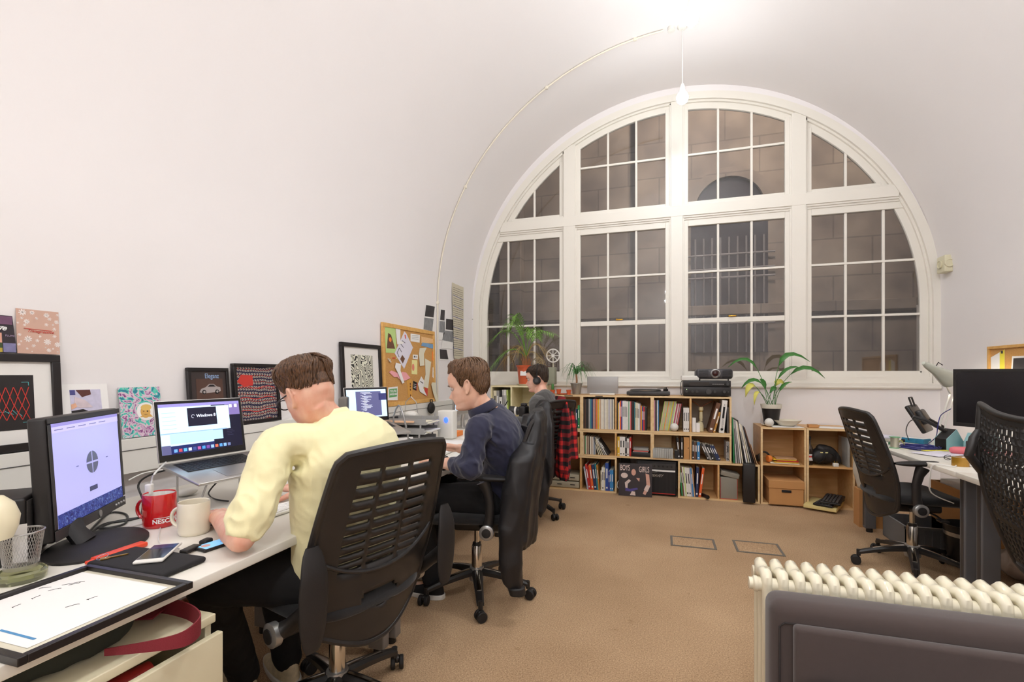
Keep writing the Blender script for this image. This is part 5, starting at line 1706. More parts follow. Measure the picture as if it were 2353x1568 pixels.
photo('strip of two dark photos pinned above the corkboard corner', [(972, 760), (977, 698), (1001, 703), (996, 764)], [[(976, 727), (979, 701), (999, 705), (996, 730)], [(973, 757), (975, 730), (996, 733), (993, 762)]])
photo('narrow photo strip, second from the corkboard', [(1007, 781), (1011, 708), (1022, 710), (1021, 782)], [[(1011, 735), (1013, 712), (1022, 713), (1021, 737)], [(1009, 764), (1010, 738), (1022, 739), (1022, 765)]])
photo('wide photo strip of two dark prints nearest the banner', [(1014, 800), (1024, 731), (1044, 733), (1041, 803)], [[(1024, 757), (1025, 733), (1043, 735), (1042, 760)], [(1016, 782), (1023, 760), (1042, 762), (1040, 787)]])
photo('small grey photo below the other strips', [(1008, 828), (1008, 801), (1028, 803), (1032, 828)], [[(1011, 825), (1010, 803), (1026, 804), (1030, 826)]])
pts = [wq(1036, 645), wq(1046, 654), wq(1063, 658), wq(1063, 828), wq(1042, 824), wq(1038, 700)]
linen = mat('linen_banner', 'CFC6B0', .9, var=.06, scale=30)


def ban(mb, pn, h):
    r = random.Random(3)
    y0, y1 = wq(1038, 700)[0] + .01, wq(1063, 700)[0] - .01
    for k in range(34):
        z = 2.17 - k * .0232
        if z < 1.42: break
        if k % 5 == 4: pn.line(mb, (y0, z + .01), (y1, z - .004), .006, blue_ink, h)
        else:
            u = y0 + .01
            while u < y1 - .02:
                l = .01 + .02 * r.random(); pn.line(mb, (u, z + .004 * r.random()), (u + l, z + .004 * r.random()), .005, ink, h); u += l + .012


paper('long linen banner of handwritten lines hanging by the window corner', WP, pts, linen, .012, name='fabric_banner', marks=ban, cat='banner', th=.002)
# ================================================================== things on the left desks
DZ = .7205


def rotz(a): return Matrix.Rotation(a, 3, 'Z')


def emit_mat(name, c, s): return mat(name, c, .3, var=0, emit=c, estr=s)


scr_lav = emit_mat('screen_lavender', 'A9A9DE', .72); scr_blue = emit_mat('screen_deep_blue', '1B2560', .6); scr_white = emit_mat('screen_pale_blue', 'C2DCF2', .8)
scr_dark = emit_mat('screen_dark', '11122C', .5); scr_mid = emit_mat('screen_slate', '5B5C86', .6); scr_txt = emit_mat('screen_text', 'DDE2F2', .8); scr_pur = emit_mat('screen_purple', '8E86C8', .7)
def wall_scr(nt, b):
    n = nt.nodes.new('ShaderNodeTexNoise'); n.inputs['Scale'].default_value = 30; n.inputs['Detail'].default_value = 5; n.inputs['Distortion'].default_value = 1.5
    o = ramp(nt, n.outputs[0], [(.35, '232A72'), (.55, '4A5BB8'), (.7, '93B1E8')])
    nt.links.new(o, b.inputs['Emission Color']); b.inputs['Emission Strength'].default_value = .6; b.inputs['Base Color'].default_value = (0, 0, 0, 1)
scr_wave = nodes_mat('screen_wave_wallpaper', wall_scr)

# ---- monitor
A, B = V((-1.56, .877, 0)), V((-1.80, 1.22, 0))
U = (B - A).normalized(); N = V((-U.y * -1, U.x * -1, 0)); N = V((U.y, -U.x, 0))
t = thing('monitor', 'square black monitor on a round foot, nearest screen on the left desk', 'monitor', (-1.60, 1.0, DZ))
wM, hM = .415, .34
tilt = V((0, 0, 1)) - N * .06
pm = Pn(A + V((0, 0, .763)), U, tilt, N + V((0, 0, .06)))
mb = MB()
Rm = Matrix((pm.U, pm.N, pm.W)).transposed()
mb.rbox(pm.p(wM / 2, hM / 2, -.022), (wM, .042, hM), .008, black_pl, R=Rm)
mb.rbox(pm.p(wM / 2, hM / 2 + .01, -.055), (wM * .72, .04, hM * .62), .015, black_pl, R=Rm)
mb.build('housing', t)
mb = MB(); gr = .0008
for (a, b, c, d) in ((.0, .0, wM, .033), (0, hM - .019, wM, hM), (0, .033, .019, hM - .019), (wM - .019, .033, wM, hM - .019)): pm.rect(mb, a + .002, b + .002, c - .002, d - .002, dark_grey, gr, .002)
mb.build('bezel', t, bevel=.001)
mb = MB(); pm.rect(mb, .019, .033, wM - .019, hM - .019, scr_lav, .001); mb.build('screen', t)
mb = MB()
pm.rect(mb, .019, hM - .028, wM - .019, hM - .019, scr_pur, .0018); pm.rect(mb, .019, hM - .045, wM - .019, hM - .0285, emit_mat('screen_bar', 'B9B4E0', .72), .0018)
pm.rect(mb, .019, .033, wM - .019, .070, scr_wave, .0018)
cx_, cy_ = .215, .185
for q in range(4):
    a0 = q * PI / 2 + .08; pm.poly(mb, [(cx_ + .004 * math.cos(a0 + .7), cy_ + .004 * math.sin(a0 + .7))] + [(cx_ + .034 * math.cos(a0 + k * (PI / 2 - .16) / 6), cy_ + .034 * math.sin(a0 + k * (PI / 2 - .16) / 6)) for k in range(7)], emit_mat('screen_grey', '5C6076', .6), .002)
pm.rect(mb, .19, .098, .235, .112, emit_mat('screen_button', '3A4066', .5), .002)
for k in range(5): pm.rect(mb, .03 + k * .06, hM - .038, .07 + k * .06, hM - .036, scr_mid, .0026)
for x in (.125, .30): pm.rect(mb, x, .185, x + .012, .187, scr_mid, .002)
mb.build('screen_content', t, smooth=False)
mb = MB()
for k in range(4): mb.ball(pm.p(wM - .075 + k * .018, .017, .004), (.0045, .0045, .0045), silver, 10, 6)
mb.build('buttons', t)
mb = MB(); pm.disc(mb, (wM / 2 + .03, .017), .009, silver, .003, 20, th=.002, ry=.011); mb.build('badge', t)
mb = MB(); bc = V((-1.565, .985, DZ)); vs = []
ang = math.atan2(U.y, U.x)
pts = [(bc + V((math.cos(ang) * .15 * math.cos(k * PI / 18) - math.sin(ang) * .115 * math.sin(k * PI / 18), math.sin(ang) * .15 * math.cos(k * PI / 18) + math.cos(ang) * .115 * math.sin(k * PI / 18), 0))) for k in range(36)]
prof = [(1.0, 0), (1.0, .006), (.95, .012), (.6, .018), (.25, .022)]
vs = [bc + (p - bc) * r + V((0, 0, z)) for r, z in prof for p in pts]
fs = [(j * 36 + i, j * 36 + (i + 1) % 36, (j + 1) * 36 + (i + 1) % 36, (j + 1) * 36 + i) for j in range(4) for i in range(36)] + [tuple(range(35, -1, -1)), tuple(range(144, 180))]
mb.add(vs, fs, black_soft); mb.build('foot', t)
bk = pm.p(wM / 2, .10, -.07)
MB().tube([bc - N * .03 + V((0, 0, .015)), bc - N * .055 + V((0, 0, .05)), V((bk.x, bk.y, .86)) - N * .01, V((bk.x, bk.y, .95))], [.04, .034, .03, .03], black_soft, n=12, flat=.6).build('stand', t)

# ---- speaker behind
t = thing('speaker', 'black box speaker standing behind the nearest monitor', 'speaker', (-1.73, .80, DZ))
mb = MB(); c = V((-1.589, .828, 0)); e1 = V((-.705, .71, 0)); e2 = V((-.71, -.705, 0))
cc = c + e1 * .079 + e2 * .11
mb.rbox((cc.x, cc.y, .72 + .0875 + .001), (.22, .158, .175), .008, black_pl, R=rotz(math.atan2(e2.y, e2.x))); mb.build('cabinet', t)
mb = MB(); ff = Pn(c + V((0, 0, .722)) - e2 * .0, e1, (0, 0, 1), -e2); ff.rect(mb, .008, .01, .15, .165, mat('speaker_cloth', '2C2724', .95, var=.1, bump=.2, bscale=900), .0, .004); mb.build('grille', t, bevel=.002)

# ---- cream lamp head, pen cup, ashtray
cream_e = mat('cream_enamel', 'EADFBE', .35, var=.03)
t = thing('desk_lamp', 'cream rounded lamp head at the left picture edge above the pen cup', 'lamp', (-1.50, .60, DZ))
MB().lathe([(0, .0), (.06, .0), (.06, .01), (.02, .02), (0, .02)], (-1.50, .60, DZ), cream_e).build('base', t)
MB().tube([(-1.50, .60, .735), (-1.52, .58, .85), (-1.51, .62, .93), (-1.49, .67, .91)], .006, cream_e).build('arm', t)
MB().lathe([(.0, .055), (.02, .053), (.038, .035), (.048, .005), (.045, -.02), (.036, -.045), (.032, -.045), (.04, -.02), (.042, .0), (.02, .045)], (-1.483, .712, .882), cream_e, n=28, caps=False).build('lamp_shade', t)
glassm = mat('greenish_glass', 'D7D9B0', .08, var=.05, trans=.85, spec=.6)
mb = MB(); AC = V((-1.487, .768, DZ)); mb.lathe([(0, 0), (.044, 0), (.048, .006), (.048, .020), (.043, .025), (.036, .022), (.030, .008), (0, .007)], AC, glassm, n=32)
tag(mb.build('glass_ashtray'), 'round greenish glass ashtray under the wire pen cup', 'ashtray')
CC = V((-1.500, .775, DZ + .0255))
t = thing('pen_cup', 'silver wire mesh pen cup holding a white card', 'pen cup', CC)
mb = MB(); n_ = 44; vv = 26


def cupf(u, v): a = 2 * PI * u; r = lerp(.031, .042, v); return CC + V((r * math.cos(a), r * math.sin(a), .002 + .086 * v))


for k in range(n_):
    for s in (1, -1):
        mb.tube([cupf(k / n_ + s * q / 6 * .11, q / 6) for q in range(7)], .00055, alu, n=4)
mb.build('wire_mesh', t)
mb = MB(); mb.tube([cupf(k / 32, 1) for k in range(32)], .0022, alu, closed=True); mb.lathe([(0, 0), (.032, 0), (.033, .010), (.0315, .010), (.030, .002), (0, .002)], CC, alu, n=32); mb.build('rim', t)
q1 = Pn(CC + V((-.024, -.004, .008)), V((.88, .30, .12)), V((-.12, .05, 1)))
mb = MB(); q1.rect(mb, .0, .0, .036, .092, paper_w, th=.0006)
tag(mb.build('business_card'), 'white card standing in the wire pen cup', 'card')

# ---- framed drawing lying on the desk
t = thing('framed_picture', 'black framed line drawing lying flat over the front edge of the desk', 'picture', (-1.22, .70, DZ))
FP = Pn((-1.392, .535, DZ), (1, 0, 0), (0, 1, 0), (0, 0, 1)); fw, fh = .347, .322
mb = MB(); b_ = .014
for (a, b, c, d) in ((0, 0, fw, b_), (0, fh - b_, fw, fh), (0, b_, b_, fh - b_), (fw - b_, b_, fw, fh - b_)): mb.prism([(a, b), (c, b), (c, d), (a, d)], FP.p(0, 0), FP.U, FP.W, FP.N * .016, frame_b)
mb.build('frame', t, bevel=.0015)
mb = MB(); FP.rect(mb, b_, b_, fw - b_, fh - b_, mat('cream_backing', 'D9D2BE', .7, var=.05), .003, .003); mb.build('backing', t)
mb = MB(); FP.rect(mb, b_ + .002, b_ + .022, fw - b_ - .03, fh - b_ - .012, paper_w, .0066); mb.build('sheet', t)
mb = MB()


def fpx(px, py): q = at_z(px, py, DZ + .008); return (q.x + 1.392, q.y - .535)


for a, b in (((28, 1396), (48, 1388)), ((73, 1376), (93, 1368)), ((92, 1352), (118, 1349)), ((110, 1358), (136, 1352)), ((142, 1345), (186, 1337)), ((160, 1344), (182, 1340)), ((150, 1396), (178, 1388)), ((200, 1378), (224, 1370))):
    A_, B_ = fpx(*a), fpx(*b); FP.line(mb, A_, B_, .0009, ink, .0074); d = V((B_[0] - A_[0], B_[1] - A_[1])) * .25
    e = A_ if a[0] % 4 < 2 else B_
    FP.line(mb, e, (e[0] + d.y, e[1] + d.x * .8), .0009, ink, .0074); FP.line(mb, e, (e[0] - d.y * .3 + d.x, e[1] - d.x), .0009, ink, .0074)
mb.build('drawing', t, smooth=False)
mb = MB(); a_, b2 = fpx(0, 1448), fpx(80, 1469); FP.line(mb, a_, b2, .005, mat('blue_edge_print', '4E8FC0', .5, var=.3), .0074); mb.build('blue_edge', t, smooth=False)

# ---- sleeve, phone, keys, cutter
mb = MB(); mb.rbox((-1.286, .925, DZ + .0085), (.262, .125, .015), .0074, mat('black_neoprene', '1B1A1C', .8, var=.1, bump=.1, bscale=700))
tag(mb.build('tablet_sleeve'), 'black padded sleeve under the white phone', 'sleeve')
c0, c1 = V((-1.250, .900, 0)), V((-1.325, 1.012, 0)); mid = (c0 + c1) / 2; dd = (c1 - c0).normalized(); an = math.atan2(dd.y, dd.x)
t = thing('phone', 'white phone with a dark screen lying on the black sleeve', 'phone', (mid.x, mid.y, DZ + .018))
mb = MB(); mb.rbox((mid.x, mid.y, DZ + .0208), (.138, .067, .008), .0039, white_pl, R=rotz(an)); mb.build('body', t)
pp = Pn(V((mid.x, mid.y, DZ + .0248)), dd, V((-dd.y, dd.x, 0)))
mb = MB(); pp.rect(mb, -.055, -.030, .055, .030, mat('dark_phone_glass', '23232E', .1, var=.3, scale=40, spec=.7), 0, .0003); mb.build('screen', t)
mb = MB(); pp.rect(mb, .022, -.030, .055, .030, mat('blue_phone_reflection', '27345E', .12, var=.1), .0004, .0002); mb.build('painted_reflection', t)  # blue reflection on the dark glass, put in as a coloured patch
mb = MB(); mb.rbox((-1.434, .958, DZ + .0075), (.030, .135, .014), .005, mat('orange_red_plastic', 'E2482A', .4, var=.05), R=rotz(.03)); mb.rbox((-1.433, .888, DZ + .0065), (.013, .03, .009), .003, mat('orange_red_plastic', 'E2482A'), R=rotz(.03))
tag(mb.build('utility_knife'), 'orange-red cutter lying beside the monitor foot', 'cutter')
t = thing('key_ring', 'brass key on a split ring beside the orange cutter', 'keys', (-1.39, .905, DZ + .017))
mb = MB(); kc = V((-1.402, .893, DZ + .0195)); mb.tube([kc + V((.012 * math.cos(k * PI / 12), .012 * math.sin(k * PI / 12), .004 * math.sin(k * PI / 12))) for k in range(24)], .0009, chrome, n=6, closed=True); mb.build('ring', t)
mb = MB(); kp = Pn(V((-1.393, .886, DZ + .0172)), V((.5, .85, 0)), V((-.85, .5, 0))); kp.poly(mb, [(-.004, -.008), (.010, -.010), (.018, -.004), (.050, -.004), (.055, 0), (.05, .003), (.018, .003), (.010, .010), (-.004, .008)], brass, 0, .002); mb.build('key', t)
# usb stick and second phone
p1 = at_z(438, 1268, DZ); p2 = at_z(476, 1250, DZ)
t = thing('usb_adapter', 'black adapter plug lying beside the white phone', 'adapter', p1)
a = math.atan2(p2.y - p1.y, p2.x - p1.x)
MB().rbox(p1 + V((0, 0, .007)), (.055, .026, .012), .004, black_pl, R=rotz(a)).build('body', t)
MB().rbox(p1 + V((.0, 0, .0016)) + (p2 - p1) * .0, (.058, .028, .003), .001, chrome, R=rotz(a)).build('metal_edge', t)
MB().rbox(p1 + (p2 - p1) * .93 + V((0, 0, .009)), (.034, .024, .014), .006, black_soft, R=rotz(a)).build('knob', t)
c = at_z(490, 1258, DZ)
t = thing('phone', 'small phone with a bright blue picture by the bare elbow', 'phone', c)
MB().rbox(c + V((0, .012, .0045)), (.055, .105, .008), .003, black_pl, R=rotz(-.15)).build('body', t)
p3 = Pn(c + V((0, .012, .0087)), V((math.cos(-.15), math.sin(-.15), 0)), V((-math.sin(-.15), math.cos(-.15), 0)))
mb = MB(); p3.rect(mb, -.024, -.046, .024, .046, emit_mat('phone_blue', '7FC0EA', .6), 0, .0003); mb.build('screen', t)
mb = MB(); p3.disc(mb, (-.004, -.03), .012, emit_mat('phone_face', 'B98C86', .5), .0004, 16, th=.0002); p3.disc(mb, (.005, .02), .012, emit_mat('phone_logo', '4F9AD4', .6), .0004, 16, th=.0002); mb.build('screen_picture', t)

# ---- mugs
class Cyl:
    def __init__(s, c, r, a0): s.c = V(c); s.r = r; s.a0 = a0
    def p(s, u, w, h=0):
        a = s.a0 + u / s.r; rr_ = s.r + h
        return s.c + V((rr_ * math.cos(a), rr_ * math.sin(a), w))


def mug(label, c, r, h, m, inner, hdir, txt=None):
    t = thing('mug', label, 'mug', c); c = V(c)
    MB().lathe([(0, 0), (r * .9, 0), (r * .97, .004), (r, .012), (r, h - .002), (r - .0012, h), (r - .003, h - .001), (r - .004, h - .006), (r - .0045, .01), (0, .006)], c, m, n=40).build('body', t)
    MB().lathe([(r - .0042, h - .004), (r - .0048, .012), (0, .0075)], c, inner, n=40, caps=False).build('inside', t)
    d = V(hdir).normalized()
    pts = [c + d * (r - .003 + (.030 * math.sin(PI * k / 12))) + V((0, 0, h * .5 + h * .30 * math.cos(PI * k / 12))) for k in range(13)]
    MB().tube(pts, .0062, m, n=10, flat=.8).build('handle', t)
    if txt:
        a0 = math.atan2(-c.y, -c.x)
        mb = MB(); cy = Cyl(c, r + .0002, a0 - .42)
        text_geo(mb, txt, cy, 0, .017, .019, white_ink, .0003, bold=.0005, ext=.0002)
        for q in range(8): pass
        pts = [cy.p(.004 + .05 * q / 8, .034, .0008) for q in range(9)]; mb.tube(pts, .0008, white_ink, n=5)
        mb.build('lettering', t, smooth=False)
    return t


HD = (-.955, -.2965, 0)
redg = mat('red_glaze', 'C1181C', .12, var=.03, coat=.6); whg = mat('cream_glaze', 'E8DFC9', .15, var=.02, coat=.5)
mug('red mug with white lettering standing behind the cream mug', (-1.585, 1.18, DZ), .047, .108, redg, white_pl, HD, 'NESCAFÉ')
mug('plain cream mug in front of the red mug', (-1.405, 1.155, DZ), .044, .100, whg, whg, HD)

# ---- laptop builder
kbm = mat('black_keys', '17171B', .4, var=.15)


def laptop(label, hinge, U, wid, dep, slope, lid_h, lean, content, stand):
    """hinge: left end of the hinge line, U along the hinge (to the right seen by the user), user side = U x Z"""
    U = V(U).normalized(); F = V((U.y, -U.x, 0)).normalized(); hinge = V(hinge)
    t = thing('laptop', label, 'laptop', (hinge.x, hinge.y, DZ))
    Fd = (F * math.cos(slope) - V((0, 0, 1)) * math.sin(slope)); Nn = Fd.cross(U) * -1
    Nn = U.cross(-Fd) if U.cross(-Fd).z > 0 else U.cross(Fd)
    bp = Pn(hinge, U, -Fd, Nn)      # w negative goes to the user
    R = Matrix((U, Fd, Nn)).transposed()
    MB().rbox(bp.p(wid / 2, -dep / 2, -.006), (wid, dep, .011), .004, alu, R=R).build('base', t)
    mb = MB(); bp.rect(mb, wid * .10, -dep * .50, wid * .90, -dep * .09, dark_grey, 0, .0004)
    for r in range(6):
        n = 13
        for k in range(n):
            a = wid * .11 + (wid * .78) * k / n; b = -dep * .10 - dep * .066 * r
            if r == 5 and 3 < k < 9:
                if k == 4: bp.rect(mb, a, b - dep * .052, a + wid * .78 * 5 / n - .002, b, kbm, .0004, .0012)
                continue
            bp.rect(mb, a, b - dep * .052, a + wid * .78 / n - .003, b, kbm, .0004, .0012)
    mb.build('keyboard', t)
    mb = MB(); bp.rect(mb, wid * .33, -dep * .93, wid * .67, -dep * .56, alu, 0, .0003); mb.build('trackpad', t)
    Ld = (V((0, 0, 1)) * math.cos(lean) - F * math.sin(lean)); Ln = U.cross(Ld); Ln = Ln if Ln.dot(F) > 0 else -Ln
    lp = Pn(hinge + V((0, 0, .004)), U, Ld, Ln); RL = Matrix((U, Ln, Ld)).transposed()
    MB().rbox(lp.p(wid / 2, lid_h / 2, -.003), (wid, .006, lid_h), .0028, alu, R=RL).build('lid', t)
    mb = MB(); lp.rect(mb, .003, .002, wid - .003, lid_h - .003, mat('black_bezel_glass', '0E0E12', .15, var=0), .0002, .0006); mb.build('bezel', t)
    sw, sh = wid - .028, lid_h - .040; o = (.014, .026)
    sp = Pn(lp.p(o[0], o[1], .0009), U, Ld, Ln)
    mb = MB(); sp.rect(mb, 0, 0, sw, sh, scr_white, 0, .0002); mb.build('screen', t)
    mb = MB(); content(mb, sp, sw, sh); mb.build('screen_content', t, smooth=False)
    stand(t, bp, wid, dep)
    return t


def c1(mb, p, w, h):
    p.rect(mb, 0, h - .012, w, h, scr_pur, .0003); p.rect(mb, w * .62, 0, w, h - .012, scr_dark, .0003)
    p.rect(mb, w * .80, h * .70, w, h - .012, emit_mat('screen_mauve', '7A6CA8', .6), .0006)
    p.rect(mb, 0, h * .40, w * .85, h - .016, scr_white, .0009); p.rect(mb, 0, h * .0, w * .10, h * .18, scr_mid, .0005); p.rect(mb, w * .10, 0, w * .62, h * .16, scr_blue, .0012)
    p.rect(mb, w * .10, h * .20, w * .74, h * .395, emit_mat('screen_sky', 'A9D4F0', .8), .0012); p.rect(mb, w * .0, h * .40, w * .8, h * .42, emit_mat('screen_steel', '8FB0D0', .7), .0014)
    for k in range(5): p.rect(mb, w * .03, h * (.50 + .08 * k), w * .18, h * (.505 + .08 * k), emit_mat('screen_steel', '8FB0D0', .7), .0014)
    p.rect(mb, w * .32, h * .52, w * .68, h * .90, scr_dark, .0017)
    text_geo(mb, 'Windows 8', p, w * .425, h * .70, .0165, scr_txt, .002, bold=.0003)
    for k in range(9): a = k * PI / 6 + .6; p.disc(mb, (w * .385 + .006 * math.cos(a), h * .725 + .006 * math.sin(a)), .0011, scr_txt, .002, 8)
    for k in range(5): p.rect(mb, w * .80, h * (.40 - .035 * k), w * (.86 + .02 * (k % 3)), h * (.403 - .035 * k), scr_mid, .0015)
    ic = ['6FA8F0', 'C04A5A', '58B0F0', 'D0D6E8', '3B4F90', 'B85A9A', '4A9AE0', '7A4AA0', '9CC4F0', 'D26A50', '5AA0E8', '88B8F0', '6A7AA8']
    for k, c in enumerate(ic): p.rect(mb, w * (.13 + .055 * k), h * .03, w * (.13 + .055 * k) + .012, h * .03 + .012, emit_mat('dock_icon_%d' % k, c, .6), .0018)
    for k in range(2): p.rect(mb, w * (.86 + .07 * k), h * .86, w * (.86 + .07 * k) + .012, h * .93, scr_txt, .0012)


clear_pl = mat('clear_acrylic', 'DADAD6', .08, var=0, trans=.6, spec=.5)


def st1(t, bp, w, d):
    mb = MB()
    for x in (.05, w - .05):
        a, b = bp.p(x, -.03, -.014), bp.p(x, -d + .03, -.014)
        mb.tube([(a.x, a.y, DZ + .002), a, b, (b.x - .05, b.y, DZ + .002)], .004, clear_pl)
    mb.build('stand', t)


laptop('open silver laptop on a clear stand in front of the yellow shirted man', (-1.775, 1.318, .885), (.14, .99, 0), .350, .242, .20, .232, .16, c1, st1)


def c2(mb, p, w, h):
    p.rect(mb, w * .22, h * .05, w * .86, h * .93, scr_mid, .0003); p.rect(mb, w * .80, h * .60, w, h * .85, emit_mat('screen_navy', '35386A', .6), .0006)
    r = random.Random(2)
    for k in range(26):
        x = w * (.34 + .04 * (k % 3)); p.rect(mb, x, h * (.88 - .032 * k), x + w * (.04 + .22 * r.random()), h * (.892 - .032 * k), scr_txt, .0006)


def st2(t, bp, w, d):
    mb = MB()
    for x in (.03, w - .02):
        a, b, c = bp.p(x, .01, -.014), bp.p(x, -d * .98, -.014), bp.p(x, -d * .5, 0)
        mb.tube([(b.x, b.y, DZ + .002), b, bp.p(x, -d * .5, -.015), a, (a.x, a.y, DZ + .002)], .005, silver)
    a, b = bp.p(w + .012, -.03, -.01), bp.p(w + .012, -d * .72, -.02)
    mb.tube([a, a + V((0, 0, .04)), a.lerp(b, .2) + V((0, 0, .10)), a.lerp(b, .42) + V((0, 0, .135)), a.lerp(b, .55) + V((0, 0, .135)), a.lerp(b, .75) + V((0, 0, .10)), b + V((0, 0, .03)), b], .006, silver)
    mb.build('stand', t)


laptop('silver laptop showing code on a wire stand on the middle desk', (-1.80, 2.46, .920), (.36, .93, 0), .315, .225, .25, .215, .12, c2, st2)

# grey slab speaker left of the second laptop
t = thing('speaker', 'grey ribbed slab speaker beside the laptop showing code', 'speaker', (-1.76, 2.33, DZ))
c = at_t(790, 930, 2.74)
MB().rbox(c, (.045, .15, .085), .008, mat('warm_grey_plastic', '6E6A64', .6, var=.05), R=rotz(.55)).build('body', t)
mb = MB()
for k in range(12): mb.rbox(c + rotz(.55) @ V((.0225, 0, -.036 + .0065 * k)), (.003, .13, .003), .001, dark_grey, R=rotz(.55))
tag(mb.build('grille', t))
MB().tube([(c.x, c.y, c.z - .04), (c.x - .02, c.y, DZ + .004)], [.02, .035], dark_grey).build('stand', t)

# ---- mouse, keyboards, bits
m0 = at_z(503, 1178, .745)
mb = MB(); mb.ball((m0.x - .012, m0.y + .004, DZ + .0155), (.05, .029, .0155), black_soft, 20, 12)
ms = tag(mb.build('computer_mouse'), 'black mouse under the hand of the yellow shirted man', 'mouse')
mb = MB(); mb.ball((-1.865, 1.50, DZ + .016), (.03, .045, .016), white_pl, 20, 12); tag(mb.build('computer_mouse'), 'white mouse lying unused under the nearest laptop', 'mouse')
t = thing('keyboard', 'slim white keyboard between the hands of the navy shirted man', 'keyboard', (-1.30, 2.45, DZ))
def keyb(t, c, L, W, a, base, key):
    R = rotz(a); c = V(c)
    MB().rbox(c + V((0, 0, .006)), (W, L, .010), .004, base, R=R).build('base', t)
    mb = MB()
    for r in range(5):
        for k in range(14):
            mb.rbox(c + R @ V((W / 2 - .016 - (W - .024) * r / 5, -L / 2 + .015 + (L - .03) * (k + .5) / 14, .0125)), ((W - .03) / 5 - .002, (L - .03) / 14 - .002, .004), .001, key, R=R, seg=1)
    mb.build('keys', t)
keyb(t, (-1.33, 2.72, DZ), .30, .115, .05, white_pl, paper_w)
t = thing('keyboard', 'white keyboard in front of the yellow shirted man', 'keyboard', (-1.25, 1.45, DZ)); keyb(t, (-1.33, 1.46, DZ), .28, .105, -.1, white_pl, paper_w)

# paper trays
traym = mat('grey_tray_plastic', '9C9B99', .4, var=.04)
for k in range(3):
    z = DZ + .001 + .068 * k; cxx, cyy = -1.80 + .01 * k, 3.20
    t = thing('letter_tray', ['bottom letter tray of the grey stack beside the corkboard', 'middle letter tray of the grey stack beside the corkboard', 'top letter tray of the grey stack beside the corkboard'][k], 'letter tray', (cxx, cyy, z), 0, 'stacked grey letter trays')
    R = rotz(.10); mb = MB(); L, W = .34, .26
    def tb(c, d): mb.box(V((cxx, cyy, z)) + R @ V(c), d, traym, R=R)
    tb((0, 0, .002), (L, W, .004)); tb((0, -W / 2, .022), (L, .004, .044)); tb((0, W / 2, .022), (L, .004, .044)); tb((-L / 2, 0, .022), (.004, W, .044)); tb((L / 2, 0, .010), (.004, W, .02))
    for sx in (-.14, .14):
        for sy in (-W / 2, W / 2): tb((sx, sy, .055), (.012, .006, .026))
    mb.build('tray', t)
    for q in range(3 if k < 2 else 2):
        mb = MB(); mb.box(V((cxx, cyy, z + .007 + .006 * q)) + R @ V((.03 + .012 * q, .01 * (q - 1), 0)), (.297, .21, .005), [paper_w, paper_c, paper_w][q], R=R @ rotz(.04 * (q - 1)))
        tag(mb.build('paper_stack'), ['sheaf of papers in the %s grey letter tray, %s layer' % (['bottom', 'middle', 'top'][k], ['lowest', 'middle', 'uppest'][q])][0].replace('uppest', 'top'), 'papers', 'papers in the letter trays')
zt = DZ + .068 * 3 + .0
t0 = MB().rbox((-1.80, 3.10, zt - .044), (.22, .14, .012), .002, mat('peach_envelope', 'E2B795', .8, var=.08), R=rotz(.2)); tag(t0.build('envelope'), 'buff envelopes on the top letter tray', 'envelope')
MB  # small things on the trays
t0 = MB().rbox((-1.95, 3.22, DZ + .09), (.03, .16, .17), .003, ink, R=rotz(.1)); tag(t0.build('cardboard_sleeve'), 'black box standing behind the letter trays against the wall', 'box')
t = thing('table_lamp', 'white domed lamp with a wire hoop behind the letter trays', 'lamp', (-1.90, 3.42, DZ))
MB().lathe([(0, 0), (.05, 0), (.05, .15), (.06, .17), (.055, .19), (.03, .205), (0, .21)], (-1.90, 3.42, DZ), white_pl).build('body', t)
MB().tube([(-1.94, 3.40, .93), (-1.94, 3.41, 1.0), (-1.90, 3.42, 1.04), (-1.86, 3.43, 1.0), (-1.85, 3.44, .90)], .004, alu).build('hoop', t)
t = thing('headphones_case', 'round black pouch hanging by a loop from the trunking', 'pouch', (-2.12, 3.95, .86))
p_ = at_x(991, 938, -2.12)
MB().ball(p_, (.03, .055, .055), black_soft, 16, 10).build('pouch', t); MB().tube([p_ + V((0, -.02, .05)), p_ + V((0, -.02, .08)), p_ + V((0, .02, .08)), p_ + V((0, .02, .05))], .005, black_soft).build('loop', t)
# white box with blue light
p_ = at_z(1028, 1008, DZ)
t = thing('router', 'tall white plastic unit with a blue light beside the trays', 'router', p_)
MB().rbox((p_.x, p_.y, DZ + .11), (.13, .09, .22), .012, white_pl).build('body', t)
q_ = V((p_.x + .01, p_.y - .047, at_t(1011, 966, 3.7).z)); MB().ball(q_, (.018, .006, .022), emit_mat('blue_led', '2A4AFF', 4), 10, 8).build('blue_light', t)
# orange box and papers beyond
c = at_z(1042, 1002, DZ); tag(MB().rbox(c + V((0, 0, .02)), (.11, .14, .04), .004, orangep).build('card_box'), 'orange box lying beyond the navy shirted man on the desk', 'box')
c = at_z(1035, 1022, DZ); tag(MB().rbox(c + V((0, 0, .006)), (.21, .30, .010), .001, paper_w, R=rotz(.3)).build('notebook'), 'white notebook beneath the raised hand of the navy shirted man', 'notebook')
c = at_z(900, 1030, DZ); t = thing('envelope', 'white envelope propped under the laptop showing code', 'envelope', c)
pe = Pn(at_z(885, 1036, DZ), V((.6, .8, 0)), V((-.1, 0, 1))); mb = MB(); pe.rect(mb, 0, 0, .20, .075, paper_w, 0, .003); mb.build('paper', t)
mb = MB(); pe.rect(mb, .16, .055, .18, .067, ink, .003); pe.rect(mb, .02, .008, .05, .018, redp, .003); mb.build('print', t)
c = at_z(925, 1045, DZ); tag(MB().rbox(c + V((0, 0, .004)), (.20, .28, .006), .001, paper_c, R=rotz(-.2)).build('magazine'), 'pale magazine on the middle desk behind the chair back', 'magazine')
